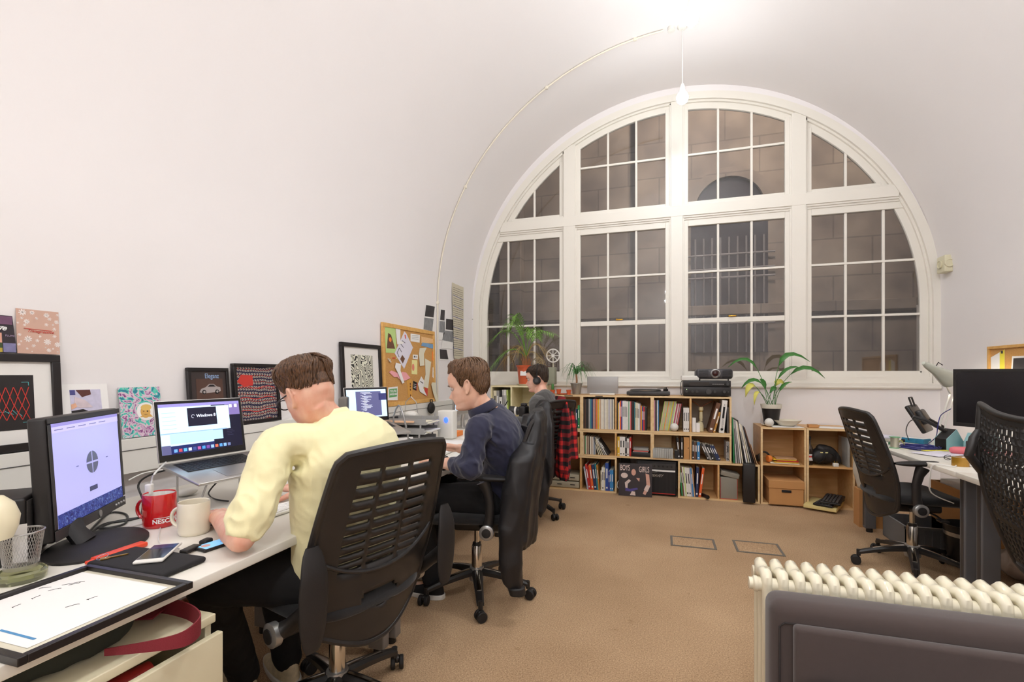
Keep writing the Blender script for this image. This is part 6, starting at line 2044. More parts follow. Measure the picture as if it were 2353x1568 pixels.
# iMac-like screen beyond the window corner: pale screen edge
t = thing('monitor', 'bright thin monitor in front of the headphones man, seen edge on', 'monitor', (-1.72, 4.15, DZ))
MB().rbox((-1.74, 4.20, 1.02), (.018, .52, .34), .006, alu, R=rotz(-.12)).build('housing', t)
MB().rbox((-1.728, 4.20, 1.03), (.004, .48, .28), .001, scr_white, R=rotz(-.12)).build('screen', t)
MB().tube([(-1.76, 4.2, .95), (-1.79, 4.2, .80), (-1.79, 4.2, DZ + .004)], .02, alu).build('stand', t); MB().rbox((-1.78, 4.2, DZ + .005), (.18, .20, .008), .003, alu).build('foot', t)
t = thing('keyboard', 'white keyboard on the farthest left desk', 'keyboard', (-1.45, 4.2, DZ)); keyb(t, (-1.50, 4.25, DZ), .28, .11, 0, white_pl, paper_w)

# ---- cables
def cable(label, pts, r=.0032, m=None, name='cable', group=None):
    P = [V(p) for p in pts]; out = []
    for i in range(len(P) - 1):
        p0, p1, p2, p3 = P[max(i - 1, 0)], P[i], P[i + 1], P[min(i + 2, len(P) - 1)]
        for s in range(6):
            t_ = s / 6; out.append(0.5 * ((2 * p1) + (p2 - p0) * t_ + (2 * p0 - 5 * p1 + 4 * p2 - p3) * t_ * t_ + (-p0 + 3 * p1 - 3 * p2 + p3) * t_ ** 3))
    out.append(P[-1])
    for q in out: q.z = max(q.z, .0035)
    return tag(MB().tube(out, r, m or cable_b, n=6).build(name), label, 'cable', group)


def zp(px, py, z=DZ + .0035): return at_z(px, py, z)


cable('thick black cable looping out from behind the monitor foot', [zp(196, 1235), zp(240, 1205), zp(300, 1195), zp(345, 1180), zp(392, 1150)], .004)
cable('black cable in a wide loop between monitor and red mug', [zp(205, 1222), zp(250, 1180), zp(290, 1183), zp(285, 1205), zp(230, 1215), zp(262, 1200), zp(320, 1190)], .0035)
cable('black lead rising from the desk to the underside of the near laptop', [zp(325, 1186), zp(328, 1150, .76), zp(318, 1115, .81), zp(345, 1092, .845), (-1.73, 1.36, .872)], .0035)
cable('white lead crossing the desk in front of the red mug', [zp(205, 1245), zp(300, 1210), zp(370, 1198), zp(400, 1203)], .0035, cable_w)
cable('thin white lead curling round the cream mug to the phone', [zp(372, 1200), zp(364, 1235), zp(372, 1252), zp(400, 1258), zp(412, 1262)], .0014, cable_w)
cable('black lead hanging from the near laptop corner to the desk', [(-1.70, 1.62, .868), zp(488, 1120, .80), zp(482, 1140), zp(500, 1149), zp(525, 1152)], .003)
cable('black mouse lead running to the right of the cream mug', [zp(470, 1208), zp(500, 1206), zp(530, 1200)], .0018)
cable('grey lead along the trunking behind the near laptop', [at_x(296, 1104, XL + .07), at_x(330, 1088, XL + .07), at_x(375, 1080, XL + .07)], .003, cable_w)
cable('white charger lead rising above the red mug', [zp(348, 1120, .84), zp(350, 1100, .87), zp(358, 1086, .89), (-1.755, 1.33, .893)], .003, cable_w)
mb = MB(); q = at_z(343, 1125, .835); tag(MB().rbox(q, (.02, .018, .035), .003, white_pl, R=rotz(.4)).build('charger_plug'), 'white plug end resting against the rim of the red mug', 'plug')

# ---- under the desk: drawer pedestal, strap, bag
ped_m = mat('cream_pedestal', 'DCD3B4', .45, var=.03)
PX1, PX0, PY0, PY1, PZ = -1.075, -1.66, .45, .93, .60
t = thing('drawer_pedestal', 'cream drawer unit under the nearest desk with its top drawer ajar', 'drawer unit', ((PX0 + PX1) / 2, (PY0 + PY1) / 2, 0))
mb = MB(); mb.bb(PX0, PX1, PY0, PY0 + .016, .03, PZ, ped_m).bb(PX0, PX1, PY1 - .016, PY1, .03, PZ, ped_m).bb(PX0, PX0 + .016, PY0, PY1, .03, PZ, ped_m).bb(PX0, PX1, PY0, PY1, .03, .05, ped_m); mb.build('carcass', t, bevel=.002)
MB().rbox(((PX0 + PX1) / 2 + .004, (PY0 + PY1) / 2, PZ + .0115), (PX1 - PX0 + .012, PY1 - PY0 + .01, .022), .003, ped_m).build('top', t)
for k, (z0, z1, out) in enumerate(((.42, .585, .022), (.25, .41, 0), (.05, .24, 0))):
    d = MB().rbox((PX1 + .008 + out, (PY0 + PY1) / 2, (z0 + z1) / 2), (.018, PY1 - PY0, z1 - z0), .003, ped_m).build('drawer', t)
    yh = (PY0 + PY1) / 2; zh = (z0 + z1) / 2 + .035; xh = PX1 + .017 + out
    MB().tube([(xh, yh - .06, zh), (xh + .024, yh - .055, zh + .004), (xh + .026, yh, zh + .006), (xh + .024, yh + .055, zh + .004), (xh, yh + .06, zh)], .0065, chrome).build('handle', d)
    if out: MB().bb(PX0 + .05, PX1 + .06, PY0 + .02, PY1 - .02, z0 + .01, z0 + .02, ped_m).build('tray', d)
mb = MB(); mb.cyl((PX1 - .06, .62, .545), (PX1 - .03, .80, .545), .026, mat('crisp_tube_red', 'C33A34', .4, var=.3, scale=30)); tag(mb.build('snack_tube'), 'red and blue tube lying in the open top drawer', 'tube')
strap_m = mat('burgundy_webbing', '7E1F2C', .7, var=.08, bump=.2, bscale=500)
sp_ = []
for px, py in ((345, 1392), (380, 1392), (430, 1405), (458, 1425), (455, 1445), (420, 1470), (350, 1485), (240, 1500)):
    q = at_z(px, py, PZ + .045); sp_.append(q)
out = []
for i in range(len(sp_) - 1):
    p0, p1, p2, p3 = sp_[max(i - 1, 0)], sp_[i], sp_[i + 1], sp_[min(i + 2, len(sp_) - 1)]
    for s in range(5):
        t_ = s / 5; out.append(0.5 * ((2 * p1) + (p2 - p0) * t_ + (2 * p0 - 5 * p1 + 4 * p2 - p3) * t_ * t_ + (-p0 + 3 * p1 - 3 * p2 + p3) * t_ ** 3))
out.append(sp_[-1])
t = thing('bag', 'dark green bag with a burgundy strap lying on the drawer unit', 'bag', (-1.42, .70, PZ + .023))
MB().ribbon(out, [V((0, 0, .020 - .014 * max(0, (i_ / len(out) - .6) / .4))) for i_ in range(len(out))], .003, strap_m).build('strap', t)
dgc = mat('dark_green_cloth', '2B2D24', .9, var=.2, scale=20); mb = MB(); bz = PZ + .062; limb(mb, [at_z(285, 1420, bz), at_z(230, 1455, bz), at_z(120, 1500, bz), at_z(40, 1530, bz)], [.028, .036, .038, .038], dgc); limb(mb, [at_z(170, 1440, bz), at_z(60, 1470, bz)], [.036, .036], dgc)
remesh(mb, 'bag_body', t, voxel=.007, smooth=3, disp=fl2(31, .007, 14))
MB().rbox(at_z(345, 1412, PZ + .04), (.04, .05, .004), .001, strap_m, R=rotz(.4)).build('leather_tab', t)
# ================================================================== birch shelf units on the back wall
YS0, YS1 = 5.03, 5.43
CE = [-1.17, -.811, -.453, -.095, .266, .625]
ZT, ZM, ZB = (.634, 1.0), (.366, .632), (.0, .364)
BIR = 'birch shelf units stacked along the end wall'


def shelf(label, x0, x1, z0, z1, divs, zs=(), m=None, back=True, y0=YS0, y1=YS1):
    m = m or birch; th = .017; e = birch_edge if m is birch else m
    t = thing('shelf_unit', label, 'shelf', ((x0 + x1) / 2, (y0 + y1) / 2, z0), 0, BIR if m is birch else None)
    mb = MB()
    for xa, xb in ((x0, x0 + th), (x1 - th, x1)): mb.bb(xa, xb, y0 + .003, y1, z0, z1, m); mb.bb(xa, xb, y0, y0 + .003, z0, z1, e)
    mb.bb(x0 + th, x1 - th, y0 + .003, y1, z0, z0 + th, m); mb.bb(x0 + th, x1 - th, y0, y0 + .003, z0, z0 + th, e)
    mb.bb(x0 + th, x1 - th, y0 + .003, y1, z1 - th, z1, m); mb.bb(x0 + th, x1 - th, y0, y0 + .003, z1 - th, z1, e)
    mb.build('carcass', t, smooth=False)
    for d in divs:
        MB().bb(d - th / 2, d + th / 2, y0 + .001, y1 - .01, z0 + th, z1 - th, m).build('divider', t, smooth=False)
    for z in zs:
        MB().bb(x0 + th, x1 - th, y0 + .001, y1 - .01, z - th / 2, z + th / 2, m).build('shelf_board', t, smooth=False)
    if back: MB().bb(x0 + th, x1 - th, y1 - .008, y1, z0 + th, z1 - th, m).build('back_panel', t, smooth=False)
    return t


shelf('top row birch shelf behind the plaid shirt, left end of the main stack', CE[0], CE[1] + .009, *ZT, [])
shelf('top row birch shelf holding the old records and the art books', CE[1] + .009, CE[3] + .001, *ZT, [CE[2]])
shelf('top row birch shelf holding pastel magazines and the white ring binder', CE[3] + .001, CE[5] + .008, *ZT, [CE[4]])
shelf('middle row birch shelf behind the plaid shirt', CE[0], CE[1] + .009, *ZM, [])
shelf('middle row birch shelf holding small records and a black tray of discs', CE[1] + .009, CE[3] + .001, *ZM, [CE[2]])
shelf('middle row birch shelf holding grey cassette cases and leaning dark paperbacks', CE[3] + .001, CE[5] + .008, *ZM, [CE[4]])
shelf('bottom row birch shelf holding two beige players and the blue manuals', CE[0], CE[2] + .009, *ZB, [CE[1]])
shelf('bottom row birch shelf with leaning magazines, grey bin box and black speaker', .150, .878, *ZB, [.518])
shelf('left two-high birch cabinet with headphones above a lidded carton', .885, 1.262, 0, .722, [], [.372])
shelf('right two-high birch cabinet with a black camera bag above keyboards', 1.266, 1.645, 0, .722, [], [.372])
shelf('pale bookcase in the corner, holding white binders, under the potted palm', -1.79, -1.19, 0, 1.095, [-1.555], [.74, .38], pale_wood, y0=4.98, y1=5.40)

PAL = dict(black='1C1A1C', charcoal='35312F', white='E6E2DC', cream='DDD3B8', tan='C49A72', brown='6B4630', grey='8E8B88', silver='B5B2AE', teal='2F7E88', purple='41397E', yellow='E3B432', orange='E8622C', red='C5302C', crimson='A8273A',
           green='2F8A50', lime='C5D878', pink='D8A6AE', rose='C98494', blue='2A4C9A', navy='26335A', azure='3B86C0', lavender='A9A6B8', ochre='B98338', steel='5B7FA8')


def pm_(c): return mat(c + '_cover', PAL[c], .55, var=.12, scale=40)


ORD = 'first second third fourth fifth sixth seventh eighth ninth tenth eleventh twelfth thirteenth fourteenth fifteenth sixteenth seventeenth eighteenth nineteenth twentieth'.split()


def ordw(n):
    if n < 20: return ORD[n]
    tens = {2: 'twenty', 3: 'thirty', 4: 'forty', 5: 'fifty'}[(n + 1) // 10]; r = (n + 1) % 10
    return tens + '-' + ORD[r - 1] if r else {3: 'thirtieth', 4: 'fortieth', 5: 'fiftieth'}[(n + 1) // 10]


def book(name, label, cat, x, z, th, h, d, c, lean=0, group=None, y=5.045, marks=None):
    """upright volume: spine towards the room, lower-left spine corner at x,z; lean in radians (+ leans right)"""
    R = Matrix.Rotation(lean, 3, 'Y'); o = V((x, y, z + (th * math.sin(abs(lean)) if lean > 0 else 0) * 0))
    cm_ = pm_(c); mb = MB()
    def bx(a, b, m):
        cc = (V(a) + V(b)) / 2; s = V(b) - V(a); mb.box(o + R @ cc, (abs(s.x), abs(s.y), abs(s.z)), m, R=R)
    if lean > 0: o.z += th * math.sin(lean)
    k = min(.0015, th * .25)
    bx((0, 0, 0), (th, k, h), cm_); bx((0, k, 0), (k, d, h), cm_); bx((th - k, k, 0), (th, d, h), cm_)
    bx((k, k, k), (th - k, d - k, h - k), paper_c)
    if th > .011:
        im = white_ink if c not in ('white', 'cream', 'silver', 'lime', 'pink') else ink
        bx((th * .3, -.0006, h * .45), (th * .7, 0, h * .80), im)
        if th > .016: bx((th * .25, -.0006, h * .08), (th * .75, 0, h * .14), im)
    ob = mb.build(name, smooth=False)
    tag(ob, label, cat, group); return ob


def fill(where, name, cat, items, x0, z, group, y=5.045, n0=0):
    x = x0; n = n0
    for it in items:
        c, th, h = it[0], it[1], it[2]; lean = it[3] if len(it) > 3 else 0; d = it[4] if len(it) > 4 else .24
        book(name, '%s %s, %s from the left %s' % (c, name.replace('_', ' '), ordw(n), where), cat, x, z, th - .0004, h, d, c, lean, group, y)
        x += th / math.cos(lean) if lean >= 0 else th / math.cos(lean); n += 1
    return x, n


r5 = random.Random(4)
z = ZT[0] + .018
# records
seq = ['black', 'charcoal', 'black', 'brown', 'black', 'charcoal', 'black', 'charcoal', 'grey', 'silver', 'teal', 'teal', 'purple', 'navy', 'tan', 'pink', 'brown', 'tan', 'orange', 'tan', 'yellow', 'yellow', 'cream', 'tan', 'white', 'cream', 'white', 'cream', 'silver', 'cream', 'white', 'cream', 'cream', 'silver', 'white', 'lavender', 'cream', 'white', 'black', 'white', 'cream']
its = [(c, .0079, .306 + .006 * r5.random()) for c in seq]
fill('in the top left row of long-playing records', 'record_sleeve', 'record', its, -.795, z, 'long-playing records in the top left compartment')
its = [('charcoal', .009, .29), ('yellow', .009, .27), ('white', .008, .28), ('orange', .014, .295), ('purple', .013, .295), ('white', .013, .295), ('white', .012, .295), ('white', .012, .295), ('white', .012, .29), ('white', .011, .29), ('green', .008, .29), ('white', .011, .29), ('red', .010, .29), ('black', .009, .29), ('charcoal', .010, .29), ('black', .010, .288), ('teal', .009, .285), ('cream', .013, .28), ('cream', .014, .276), ('white', .014, .270), ('silver', .009, .265), ('red', .008, .25), ('yellow', .007, .245), ('purple', .014, .24), ('red', .013, .238), ('charcoal', .011, .235), ('black', .010, .232)]
fill('in the top row of art books', 'book', 'book', its, -.440, z, 'art books in the second top compartment')
its = [(c, .0085, .305) for c in ('azure', 'rose', 'black', 'charcoal', 'white', 'azure')]
x, n = fill('in the top compartment of pastel magazines', 'magazine', 'magazine', its, -.083, z, 'magazines in the third top compartment')
its = [(c, .0095, .298, .17) for c in ('lime', 'pink', 'lime', 'silver', 'yellow', 'pink', 'lime', 'silver', 'lime', 'yellow', 'lavender', 'lime')] + [(c, .0075, .275, .17) for c in ('white', 'crimson', 'rose', 'white', 'crimson', 'silver', 'red', 'black')]
x, n = fill('in the top compartment of pastel magazines', 'magazine', 'magazine', its, x + .004, z, 'magazines in the third top compartment', y=5.106, n0=n)
its = [('white', .018, .235), ('white', .018, .235), ('white', .017, .235)]
fill('in the top compartment of pastel magazines', 'magazine', 'magazine', its, .200, z, 'magazines in the third top compartment', n0=n)
tag(MB().ball((.115, 5.062, z + .0405), .04, white_pl, 24, 16).build('white_ball'), 'matt white ball resting against the pastel magazines', 'ball')
# top compartment 4
tag(MB().rbox((.39, 5.40, z + .155), (.23, .012, .30), .003, mat('taupe_board', 'A99A8A', .8, var=.15, scale=8)).build('mounted_board'), 'taupe backing board behind the hanging pendant in the top right compartment', 'board')
t = thing('hanging_ornament', 'cream and gold ornament on a cord in the top right compartment', 'ornament', (.355, 5.2, z))
MB().tube([(.285, 5.15, z + .30), (.33, 5.16, z + .27), (.37, 5.16, z + .24), (.42, 5.16, z + .27), (.47, 5.15, z + .30)], .005, brown_wood).build('cord', t)
MB().lathe([(0, .245), (.02, .24), (.024, .215), (.016, .20), (.017, .165), (.019, .13), (.014, .12), (.016, .10), (.0, .098)], (.37, 5.16, z), mat('ivory', 'E3D6AC', .5, var=.1)).build('neck', t)
MB().lathe([(0, .10), (.022, .09), (.032, .06), (.034, .0), (0, .0)], (.362, 5.16, z), mat('ivory', 'E3D6AC')).build('body', t)
MB().cyl((.37, 5.16, z + .195), (.37, 5.16, z + .205), .0185, brass).build('gold_ring', t)
for k, (a, b, hh) in enumerate(((.283, .316, .138), (.319, .352, .088))):
    tag(MB().bb(a, b, 5.06, 5.10, z, z + hh, paper_w).build('small_box'), ['taller', 'shorter'][k] + ' of two white boxes at the left of the top right compartment', 'box')
book('album', 'wide brown album leaning right in the top right compartment', 'album', .428, z, .038, .295, .25, 'brown', .26)
book('book', 'slim ochre book leaning beside the brown album', 'book', .470, z, .018, .205, .2, 'ochre', .26, y=5.04)
o = book('ring_binder', 'tall white ring binder with black lettering on its spine', 'binder', .522, z, .046, .315, .27, 'white', .10, y=5.035)
Rb = Matrix.Rotation(.10, 3, 'Y')
bp_ = Pn(V((.522, 5.0338, z + .005)), Rb @ V((1, 0, 0)), Rb @ V((0, 0, 1)), V((0, -1, 0)))
mb = MB(); r = random.Random(8); w0 = .045
while w0 < .19:
    l = .004 + .004 * r.random(); bp_.rect(mb, .018, w0, .020, w0 + l, ink, .001); bp_.rect(mb, .018, w0, .030, w0 + .0015, ink, .0012)
    if r.random() > .4: bp_.rect(mb, .028, w0, .030, w0 + l, ink, .0014)
    w0 += l + .003
bp_.poly(mb, [(.014, .02), (.032, .025), (.024, .038)], ink, .001); bp_.disc(mb, (.024, .27), .004, ink, .001, 12)
ob = mb.build('spine_print', o, smooth=False)
book('folder', 'thin black folder squeezed at the right of the white ring binder', 'folder', .592, z, .008, .28, .27, 'black', 0)
book('folder', 'thin grey folder against the right side of the top right compartment', 'folder', .601, z, .006, .25, .27, 'grey', 0)

# middle row
z = ZM[0] + .018
seq = ['charcoal', 'cream', 'tan', 'charcoal', 'green', 'cream', 'silver', 'tan', 'charcoal', 'cream', 'brown', 'black', 'cream', 'white', 'silver', 'tan', 'cream', 'lavender', 'cream', 'steel', 'grey', 'silver']
fill('in the row of seven-inch records', 'record_sleeve', 'record', [(c, .0062, .192 - .0006 * i) for i, c in enumerate(seq)], -.793, z, 'seven-inch records in the middle left compartment')
its = [('cream', .0075, .185, -.30 - .05 * k) for k in range(3)] + [('silver', .007, .185, -.46), ('white', .008, .185, -.52), ('charcoal', .012, .185, -.60)]
x = -.630
for k, (c, th, h, ln) in enumerate(its):
    book('record_sleeve', '%s record sleeve, %s of the slanting seven-inch records' % (c, ordw(k)), 'record', x, z, th, h, .18, c, ln, 'slanting seven-inch records')
    x += th / math.cos(ln) + .012
its = [('yellow', .024, .195), ('white', .026, .195), ('white', .028, .195), ('black', .018, .19), ('white', .022, .178), ('black', .004, .19), ('red', .016, .19)]
fill('in the compartment beside the black disc tray', 'book', 'book', its, -.438, z, 'books beside the black disc tray')
t = thing('storage_tray', 'low black tray under a stack of clear disc cases', 'tray', (-.20, 5.13, z))
MB().rbox((-.205, 5.14, z + .021), (.19, .20, .042), .003, black_pl).build('tray', t)
for k in range(5):
    tag(MB().rbox((-.205 + .006 * ((k * 7) % 3 - 1), 5.12, z + .0465 + .0092 * k), (.15, .14, .0085), .0015, [clear_pl, redp, clear_pl, silver, clear_pl][k]).build('disc_case'), '%s disc case up from the black tray' % ordw(k), 'disc case', 'disc cases stacked on the black tray')
tag(MB().rbox((.0, 5.30, z + .10), (.19, .012, .19), .002, birch_edge).build('cardboard_sheet'), 'sheet of brown card standing behind the grey cassette cases', 'card sheet')
for k in range(9):
    tag(MB().rbox((-.078 + .0215 * k, 5.07, z + .047), (.0205, .10, .094), .002, mat('pale_grey_case', 'A9A9A4', .5, var=.05)).build('cassette_case'), 'pale grey cassette case, %s from the left in the row of nine' % ordw(k), 'cassette case', 'row of pale grey cassette cases')
for k in range(3): book('video_case', 'small black case, %s after the grey cassette cases' % ordw(k), 'case', .118 + .010 * k, z, .0095, .078, .1, 'black', 0, 'small black cases in the middle row')
book('book', 'tall black book leaning beside the grey cassette cases', 'book', .128 + .022, z, .02, .205, .2, 'black', -.08); book('folder', 'black folder upright beside the open carton in the middle row', 'folder', .176, z, .02, .205, .2, 'charcoal', 0)
t = thing('cardboard_box', 'narrow brown carton standing upright in the middle row', 'box', (.228, 5.13, z)); MB().bb(.203, .254, 5.035, 5.23, z, z + .215, mat('cardboard', 'C28E58', .85, var=.06, scale=12)).build('carton', t, bevel=.002)
MB().cyl((.245, 5.0345, z + .11), (.245, 5.036, z + .11), .005, ink).build('hole', t)
cardb = mat('cardboard', 'C28E58')
its = [('charcoal', .020, .178), ('brown', .015, .172), ('charcoal', .012, .172), ('azure', .024, .174)]
fill('in the compartment of dark paperbacks', 'paperback', 'book', its, .280, z, 'upright paperbacks in the middle right compartment')
x = .392
for k, (c, th) in enumerate((('charcoal', .020), ('grey', .016), ('black', .022), ('charcoal', .016), ('navy', .014), ('navy', .018))):
    book('paperback', '%s paperback, %s of the slanting row' % (c, ordw(k)), 'book', x + .03, z, th, .172 - .004 * k, .12, c, -.42, 'slanting paperbacks in the middle right compartment'); x += th / math.cos(.42) + .001
o = book('checkered_box', 'black and white checkered file box at the end of the middle row', 'box', .590, z, .024, .185, .2, 'white', 0)
mb = MB(); cp = Pn(V((.590, 5.0438, z)), (1, 0, 0), (0, 0, 1), (0, -1, 0))
for i in range(4):
    for j in range(26):
        if (i + j) % 2: cp.rect(mb, .0005 + i * .0058, .002 + j * .007, .0005 + (i + 1) * .0058, .002 + (j + 1) * .007, ink, .0003)
mb.build('check_print', o, smooth=False)

# bottom row
z = .018
its = [('lavender', .016, .235, -.16), ('red', .020, .262, -.15), ('red', .008, .24, -.14), ('orange', .024, .255, -.13), ('navy', .028, .262, -.11), ('teal', .014, .27, -.10), ('ochre', .014, .26, -.09)]
x = -.748
for k, (c, th, h, ln) in enumerate(its):
    book('manual', '%s manual, %s from the left in the bottom book compartment' % (c, ordw(k)), 'book', x, z, th, h, .22, c, ln, 'manuals in the bottom left compartment'); x += th + .0015
fill('in the bottom book compartment', 'manual', 'book', [('cream', .012, .205), ('white', .022, .238), ('cream', .014, .235), ('blue', .032, .285), ('purple', .014, .20), ('azure', .018, .215), ('azure', .018, .215)], x + .006, z, 'manuals in the bottom left compartment', n0=7)
for k in range(2):
    t = thing('media_player', ['lower beige player in the bottom left compartment', 'upper beige player in the bottom left compartment'][k], 'player', (-.99, 5.2, z + .075 * k), 0, 'beige players')
    MB().rbox((-.985, 5.19, z + .035 + .075 * k), (.31, .28, .064), .006, mat('beige_plastic', 'B5AD96', .5, var=.04)).build('case', t)
    for s in (-.08, .06): MB().bb(-.985 + s, -.985 + s + .05, 5.046, 5.051, z + .032 + .075 * k, z + .040 + .075 * k, ink).build('slot', t)
book('folder', 'bright green folder behind the plaid shirt in the top row', 'folder', -.845, ZT[0] + .018, .02, .24, .2, 'green', 0); book('folder', 'navy folder beside the bright green folder', 'folder', -.868, ZT[0] + .018, .018, .20, .2, 'navy', 0)
tag(MB().rbox((-.87, 5.15, ZM[0] + .018 + .085), (.08, .18, .17), .003, cardb).build('cardboard_box'), 'small carton behind the plaid shirt in the middle row', 'box')
x = .172
for k, (c, th, h) in enumerate((('green', .012, .29), ('brown', .012, .29), ('white', .012, .288), ('lime', .008, .286), ('white', .022, .282), ('white', .020, .28), ('lavender', .010, .28), ('azure', .012, .278), ('tan', .010, .275))):
    book('magazine', '%s magazine, %s of the slanting row in the bottom row' % (c, ordw(k)), 'magazine', x + .012, z, th, h, .21, c, -.09, 'slanting magazines in the bottom row'); x += th + .001
book('magazine', 'navy magazine between the slanting row and the orange book', 'magazine', x + .012, z, .024, .29, .21, 'navy', .03); book('magazine', 'orange book leaning right in the bottom row', 'book', x + .040, z, .022, .285, .2, 'orange', .12)
tag(MB().cyl((.375, 5.10, z + .016), (.420, 5.00, z + .016), .016, black_pl, r1=.019).build('flashlight'), 'black torch lying on the bottom shelf board', 'torch')
t = thing('storage_box', 'grey tin box with a red edged tilted lid on the bottom shelf', 'box', (.61, 5.14, z)); grb = mat('grey_felt_box', '8F897C', .7, var=.06)
MB().rbox((.612, 5.13, z + .105), (.15, .16, .21), .006, grb).build('box_body', t); MB().rbox((.622, 5.13, z + .235), (.165, .175, .045), .006, grb, R=Matrix.Rotation(.20, 3, 'Y')).build('lid', t)
mb = MB()
for xx in (.538, .686): mb.bb(xx - .0015, xx + .0015, 5.047, 5.05, z + .003, z + .205, redp)
mb.bb(.538, .686, 5.047, 5.05, z, z + .004, redp); mb.build('red_piping', t)
t = thing('speaker', 'tall black speaker box sticking out of the bottom shelf', 'speaker', (.80, 5.1, 0)); MB().rbox((.790, 5.085, .20), (.105, .26, .36), .008, black_pl, R=rotz(-.12)).build('cabinet', t)
MB().rbox((.735, 5.04, .25), (.004, .05, .10), .002, chrome, R=rotz(-.12)).build('handle', t)

# record and amplifier in the gap
t = thing('guitar_amplifier', 'black guitar combo amplifier in the gap of the bottom row', 'amplifier', (-.06, 5.2, 0))
MB().rbox((-.055, 5.185, .178), (.385, .26, .345), .012, black_soft).build('cabinet', t)
af = Pn((-.247, 5.0545, .006), (1, 0, 0), (0, 0, 1), (0, -1, 0))
mb = MB(); af.rect(mb, .015, .02, .37, .235, nodes_mat('ribbed_speaker_cloth', lambda nt, b: (nt.links.new(ramp(nt, (lambda w: (setattr(w.inputs['Scale'], 'default_value', 26), nt.links.new(texcoord(nt), w.inputs['Vector']), w.outputs[0])[2])(nt.nodes.new('ShaderNodeTexWave')), [(.3, '141212'), (.8, '2C2828')]), b.inputs['Base Color']), rough_set(b, .8))), 0, .004); mb.build('grille_cloth', t)
mb = MB(); af.rect(mb, .015, .265, .37, .318, dark_grey, 0, .003); mb.build('control_panel', t)
for k in range(8): MB().cyl(af.p(.05 + .041 * k, .292, .003), af.p(.05 + .041 * k, .292, .014), .009, black_pl, n=12).build('knob', t)
mb = MB(); af.rect(mb, .015, .240, .37, .256, white_ink, 0, .006); mb.build('white_bar', t); mb = MB(); af.rect(mb, .015, .018, .37, .025, red_ink, .004, .003); mb.build('red_strip', t)
mb = MB(); text_geo(mb, 'PEAVEY', af, .135, .185, .038, silver, .006, shear=.5, bold=.0008, sx=.9); af.line(mb, (.14, .222), (.20, .236), .003, silver, .006); mb.build('lettering', t, smooth=False)
for s in (.08, .28): MB().rbox(af.p(s, .352, -.06), (.04, .06, .008), .002, chrome).build('corner_plate', t)
t = thing('record_sleeve', 'dark record cover lettered BOYS GIRLS leaning against the amplifier', 'record', (-.24, 4.98, 0))
rp = Pn((-.418, 4.955, .002), (1, .03, 0), (0, .14, 1)); rp.N = rp.U.cross(rp.W)
if rp.N.y > 0: rp.N = -rp.N
RW_ = .322; mb = MB(); rp.rect(mb, 0, 0, RW_, RW_, mat('dark_album_cover', '2A2023', .45, var=.2, scale=6), 0, .003); mb.build('sleeve', t, bevel=.0005)
mb = MB()
for (txt, u, s, k) in (('BOYS', .012, .080, .62), ('GIRLS', .195, .080, .62)): text_geo(mb, txt, rp, u, .250 - .010 * (u > .1), s, mat('pale_pink_ink', 'E8D2C8', .5), .0034, sx=k * .8)
mb.build('lettering', t, smooth=False)
mb = MB(); fl_ = mat('flesh_print', 'D3A08C', .5, var=.2, scale=30); fl3 = mat('pale_print', 'D8C2B8', .5, var=.15, scale=30); vi = mat('violet_print', '4A3F86', .5, var=.2, scale=30)
# generic abstract stand-in shapes in the cover's colours
rp.disc(mb, (.055, .20), .034, fl3, .0034, 20, ry=.026); rp.poly(mb, [(.07, .06), (.06, .13), (.10, .165), (.12, .15), (.09, .12), (.085, .06)], fl3, .0036)
rp.poly(mb, [(.065, .05), (.12, .045), (.19, .07), (.18, .085), (.11, .07), (.07, .08)], vi, .004); rp.poly(mb, [(.11, .01), (.13, .05), (.16, .045), (.165, .008)], fl3, .0044)
rp.disc(mb, (.145, .235), .022, fl_, .0038, 20, ry=.032); rp.poly(mb, [(.17, .18), (.205, .18), (.20, .145)], fl_, .004); rp.poly(mb, [(.235, .03), (.27, .12), (.26, .23), (.295, .22), (.305, .11), (.26, .02)], fl_, .0042)
rp.poly(mb, [(.245, .07), (.27, .12), (.305, .11), (.28, .05)], fl3, .0046)
mb.build('cover_art', t, smooth=False)
t = thing('white_cable', 'white lead curling behind the leaning record cover', 'cable', (-.43, 5.1, .1)); MB().tube([(-.425, 5.0, .06), (-.438, 5.02, .08), (-.436, 5.03, .11), (-.425, 5.05, .13)], .003, cable_w).build('lead', t)
tag(MB().rbox((-.38, 5.38, .17), (.10, .04, .30), .004, mat('grey_foam', '6E6862', .8, var=.1)).build('foam_block'), 'grey panel standing at the back of the gap behind the record', 'panel')

# large sleeves leaning beside the stack
its = [('green', .010, .45), ('silver', .012, .43), ('grey', .010, .42), ('white', .010, .42), ('cream', .010, .415), ('black', .008, .43), ('white', .012, .40), ('cream', .010, .39), ('silver', .008, .385), ('black', .010, .38), ('brown', .008, .37), ('tan', .006, .20)]
x = .652
for k, (c, th, h) in enumerate(its):
    ln = -.03 - .024 * k
    book('poster_board', '%s board, %s of the tall row leaning beside the shelves' % (c, ordw(k)), 'board', x, .366, th, h * .97, .30, c, ln, 'tall boards leaning right of the main stack'); x += th / math.cos(ln) + .0085

# binders in the corner bookcase
z = .749
fill('in the pale corner bookcase', 'binder', 'binder', [('cream', .035, .29), ('grey', .03, .29)], -1.765, z, 'binders in the pale corner bookcase', y=5.0)
book('binder', 'white short binder, third in the pale corner bookcase', 'binder', -1.695, z, .03, .22, .24, 'white', 0, y=4.99)
for k, (c, th) in enumerate((('silver', .014), ('white', .014), ('white', .012), ('lime', .012))): book('binder', '%s binder, %s of the tilted ones in the pale corner bookcase' % (c, ordw(k)), 'binder', -1.655 + .017 * k, z, th, .30, .24, c, -.04, 'tilted binders in the corner bookcase', y=5.0)

